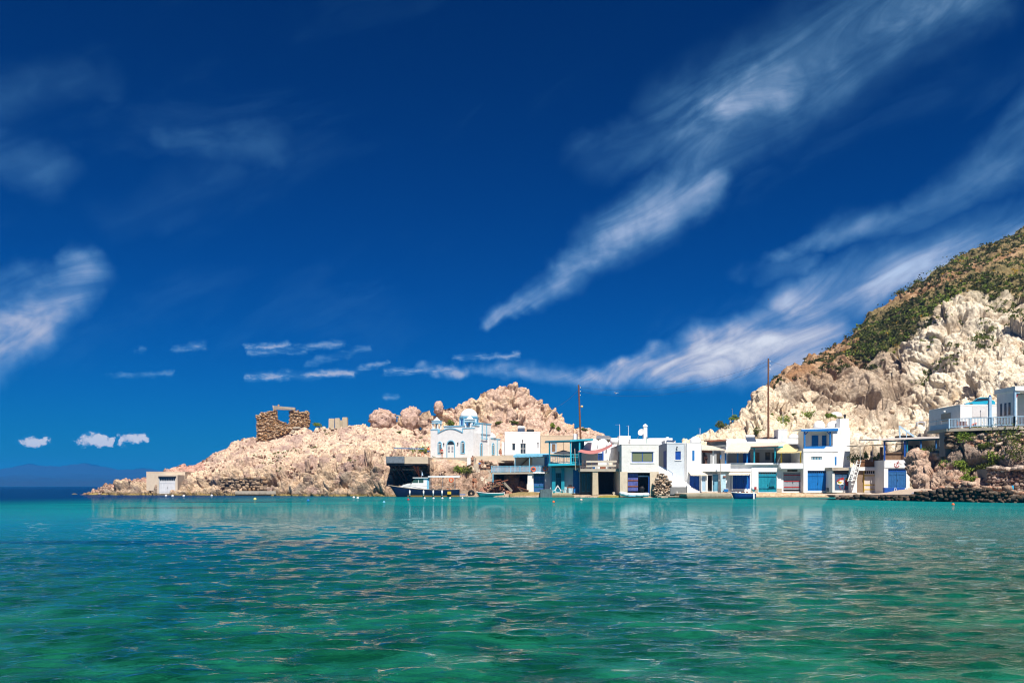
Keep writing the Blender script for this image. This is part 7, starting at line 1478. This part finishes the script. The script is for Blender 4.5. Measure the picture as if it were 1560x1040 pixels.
# gull
c = P(938.5, 599, 190); r = thing('seagull', 'white seagull gliding over the rooftops', 'bird', c, R(35), local=True); MB().ball((0, 0, 0), .09, .26, .08, 2).build('body', WPAINT, r, True); MB().ball((0, -.27, .04), .055, .07, .055, 2).build('head', WPAINT, r, True)
for s in (-1, 1): MB().slab([(s*.05, -.1, .03), (s*.38, -.16, .2), (s*.72, .02, .08), (s*.4, .04, .19), (s*.05, .1, .02)], (0, 0, .02)).build('wing', WPAINT, r)
MB().slab([(-.05, .22, 0), (.05, .22, 0), (.1, .4, 0), (-.1, .4, 0)], (0, 0, .015)).build('tail', WPAINT, r)
# ================================================================== VEGETATION
def plant(sh, px, py, rx, rz, label, mat=None, n=None, tmax=None, ls=.15, grp='shrubs on the rocks', up=0): c = on(sh, px, py, tmax); shrub(label, c+Vector((0, 0, up-rz*(.55 if sh == 'pale_crag' else .2))), rx, rz, n or int(260+260*rx), mat, ls, grp)
BANK = 'shrubs on the rocky bank'
for a in ((1536, 684, 2.9, 2.6, 'dense dark green bush spreading below the blue balustrade', SHRUB), (1552, 700, 2.2, 1.6, 'loose grey green bush above the retaining wall', SHRUB), (1466, 672, 1.5, 1.2, 'bright green bush hanging below the terrace base', FRESH), (1450, 683, .8, .6, 'small round shrub beside the stacked pale stones', FRESH), (1497, 663, 1.7, .9, 'low bush spilling below the terrace deck', SHRUB),
          (1428, 693, 1.4, .8, 'cushion shrub on top of the orange rock', FRESH), (1412, 692, 1., .5, 'low green tuft at the veranda floor edge', FRESH), (1462, 712, 1.5, .9, 'bright green shrub in the cleft of the bank', FRESH), (1480, 719, 1.3, .8, 'green shrub below the grey boulder', FRESH), (1499, 702, 1.5, .9, 'spiky green shrub above the end of the retaining wall', FRESH), (1520, 704, 1.5, 1., 'leafy shrub behind the retaining wall coping', FRESH), (1497, 716, 1.4, 1., 'blue green shrub against the retaining wall end', SHRUB), (1476, 733, .9, .5, 'low tuft on the stones above the sea wall', FRESH), (1500, 682, 1.2, .5, 'dry green tuft on the pale stones', SHRUB)):
    plant('rocky_bank', *a[:5], a[5], grp=BANK, ls=.12)
r = thing('pale_stones', 'band of loose pale stones under the terrace deck', 'stones', P(1500, 680, 98)); rubble([(1474, 682), (1478, 668), (1495, 660), (1520, 657), (1560, 657), (1600, 660), (1600, 672), (1556, 672), (1525, 676), (1500, 683), (1480, 690)], lambda x: 99.4-(x-1474)*.035, .36, [(.62, .52, .43), (.52, .41, .33), (.40, .30, .24), (.66, .40, .28)], r, 'stones', .4, 1.3)
r = thing('stacked_stones', 'small stack of pale stones at the veranda corner', 'stones', P(1428, 690, 104)); rubble([(1424, 697), (1426, 684), (1434, 682), (1440, 686), (1440, 697)], 103, .45, [(.66, .56, .46), (.58, .47, .38)], r, 'stones', .4, 1.6)
CR = 'shrubs below the crag'
for a in ((1166, 653, 1.9, 1.5, 'wide green bush at the foot of the tall pole', FRESH), (1180, 648, 1.7, 1.3, 'green bush beside the tall pole and rooftop cabin', FRESH), (1193, 641, 1.5, 1.2, 'green bush above the rooftop cabin', FRESH), (1154, 660, 1.2, 1., 'bush on the roadside under the crag', SHRUB), (1233, 637, 1.8, 1.2, 'round green bush above the roof domes', FRESH), (1262, 634, .8, .6, 'small bush beside the flat water tank', FRESH), (1281, 640, .9, .6, 'shrub behind the tall chimney block', FRESH), (1208, 633, .8, .5, 'small shrub below the shallow cave', SHRUB),
          (1098, 646, 1.1, .9, 'dark shrub on the skyline of the pale crag', SHRUB), (1118, 635, 1.1, .6, 'low green shrub on top of the pale crag', FRESH), (1077, 664, .8, .6, 'small shrub at the foot of the pale crag skyline', SHRUB), (1102, 656, .6, .5, 'little shrub in the crag gully', SHRUB), (1174, 634, .5, .4, 'tiny shrub on the crag face beside the pole', FRESH)): plant('pale_crag', *a[:5], a[5], grp=CR, tmax=3.1)
GD = 'garden plants behind the reed fence'
for px_, py_, rx, rz, lb in ((1302, 702, 1.2, 1.0, 'round yellow green bush beside the white gangway'), (1311, 703, 1.0, .9, 'brownish bush at the end of the reed fence'), (1319, 698, .5, .9, 'thin upright plant under the pergola'), (1333, 701, .7, .7, 'leafy plant beside the closed parasol'), (1339, 698, .6, .9, 'bright bush by the wooden pergola post')): shrub(lb, P(px_, py_+3, 129), rx, rz, 320, FRESH if px_ > 1312 else SHRUB, .12, GD)
CS = 'shrubs around the church'
for a in (('church_crag', 687, 648, .9, .6, 'small green shrub behind the left belfry'.replace('left ', ''), FRESH), ('church_crag', 758, 646, 1., .5, 'yellowish shrub on the crag ledge', SHRUB), ('church_crag', 783, 645, .8, .4, 'flat shrub on the crag ledge beside the yellowish one', SHRUB), ('church_crag', 842, 651, .8, .7, 'green shrub on the crag slope above the cream house', FRESH), ('church_crag', 850, 655, .6, .5, 'small round shrub above the cream house', FRESH), ('church_crag', 858, 661, .7, .7, 'dry dark shrub behind the cream house roof', SHRUBD), ('church_crag', 889, 655, .8, .4, 'tuft on the skyline behind the lamp pole', SHRUB)): plant(*a[:6], a[6], grp=CS)
shrub('big rounded bush growing below the church terrace wall', P(698, 722.5, 142.4), 1.3, 1.15, 700, FRESH, .13, CS); shrub('hanging bush beside the stairway wall', P(712, 728, 141.6), .9, 1.4, 500, SHRUB, .13, CS); shrub('low bright plant among the terrace wall stones', P(660, 724, 144), .6, .5, 250, FRESH, .12, CS)
for px_, py_, rx, rz, lb in ((630, 692.5, 2.6, .8, 'long grassy hummock behind the platform'), (645, 690, 1.2, .8, 'grassy clump beside the orange top'), (645, 668.5, .6, .45, 'round dark shrub on the slope beside the church'), (608, 660, .6, .3, 'flat tuft on the headland slope'), (486, 645.5, 1.2, .7, 'green cushion bush on the ridge beside the ruin')): c = on('headland', px_, py_, 3.1); shrub(lb, c, rx, rz, int(350*rx), FRESH if rx > 1 else SHRUB, .13, 'shrubs on the headland')
q_, fx_, fy_, tf_, _n = SHEETS['headland']; scrub('slope_tufts', 'tiny green tufts dotted over the headland slope', 'headland', (tf_ > 2.0) & (tf_ < 2.95) & (fx_ > 330) & (perlin(q_/7+3) > .22), 90, .30, SHRUB, .10, 30, 31)
q_, fx_, fy_, tf_, _n = SHEETS['right_hill']; up_, sh_, st_, sc_, n_, n2_ = d2_masks(q_, fx_, fy_, tf_); vis = (tf_ < 5.02) & (fx_ < 1700)
scrub('hill_scrub', 'dark green scrub covering the upper hill slope', 'right_hill', (sc_ > .35) & vis & (tf_ > 2.9) & (fbm(q_/6+15, 3) > -.12), 3000, .80, SHRUBD, .24, 24, 41)
scrub('hill_scrub_fresh', 'fresh green scrub patches on the upper hill', 'right_hill', (sc_ > .4) & vis & (tf_ > 2.95) & (perlin(q_/9+3) > .05), 900, .70, FRESH, .24, 22, 42)
scrub('yellow_broom', 'yellow flowering broom dotted over the scrub', 'right_hill', (sc_ > .3) & vis & (tf_ > 2.9) & (perlin(q_/6+8) > .12), 260, .5, SHRUBY, .16, 22, 43)
scrub('shoulder_scrub', 'sparse scrub on the rusty rock shoulder', 'right_hill', (tf_ > 2.75) & (tf_ < 5.) & (fx_ < 1345) & (perlin(q_/4+30) > .1), 420, .6, SHRUBD, .22, 22, 45)
scrub('cliff_scrub', 'scattered shrubs clinging to the white cliff', 'right_hill', (tf_ > 2.4) & (tf_ < 3.0) & (fx_ > 1400) & (fx_ < 1700) & (perlin(q_/5+20) > .08), 330, .65, SHRUB, .2, 26, 44)
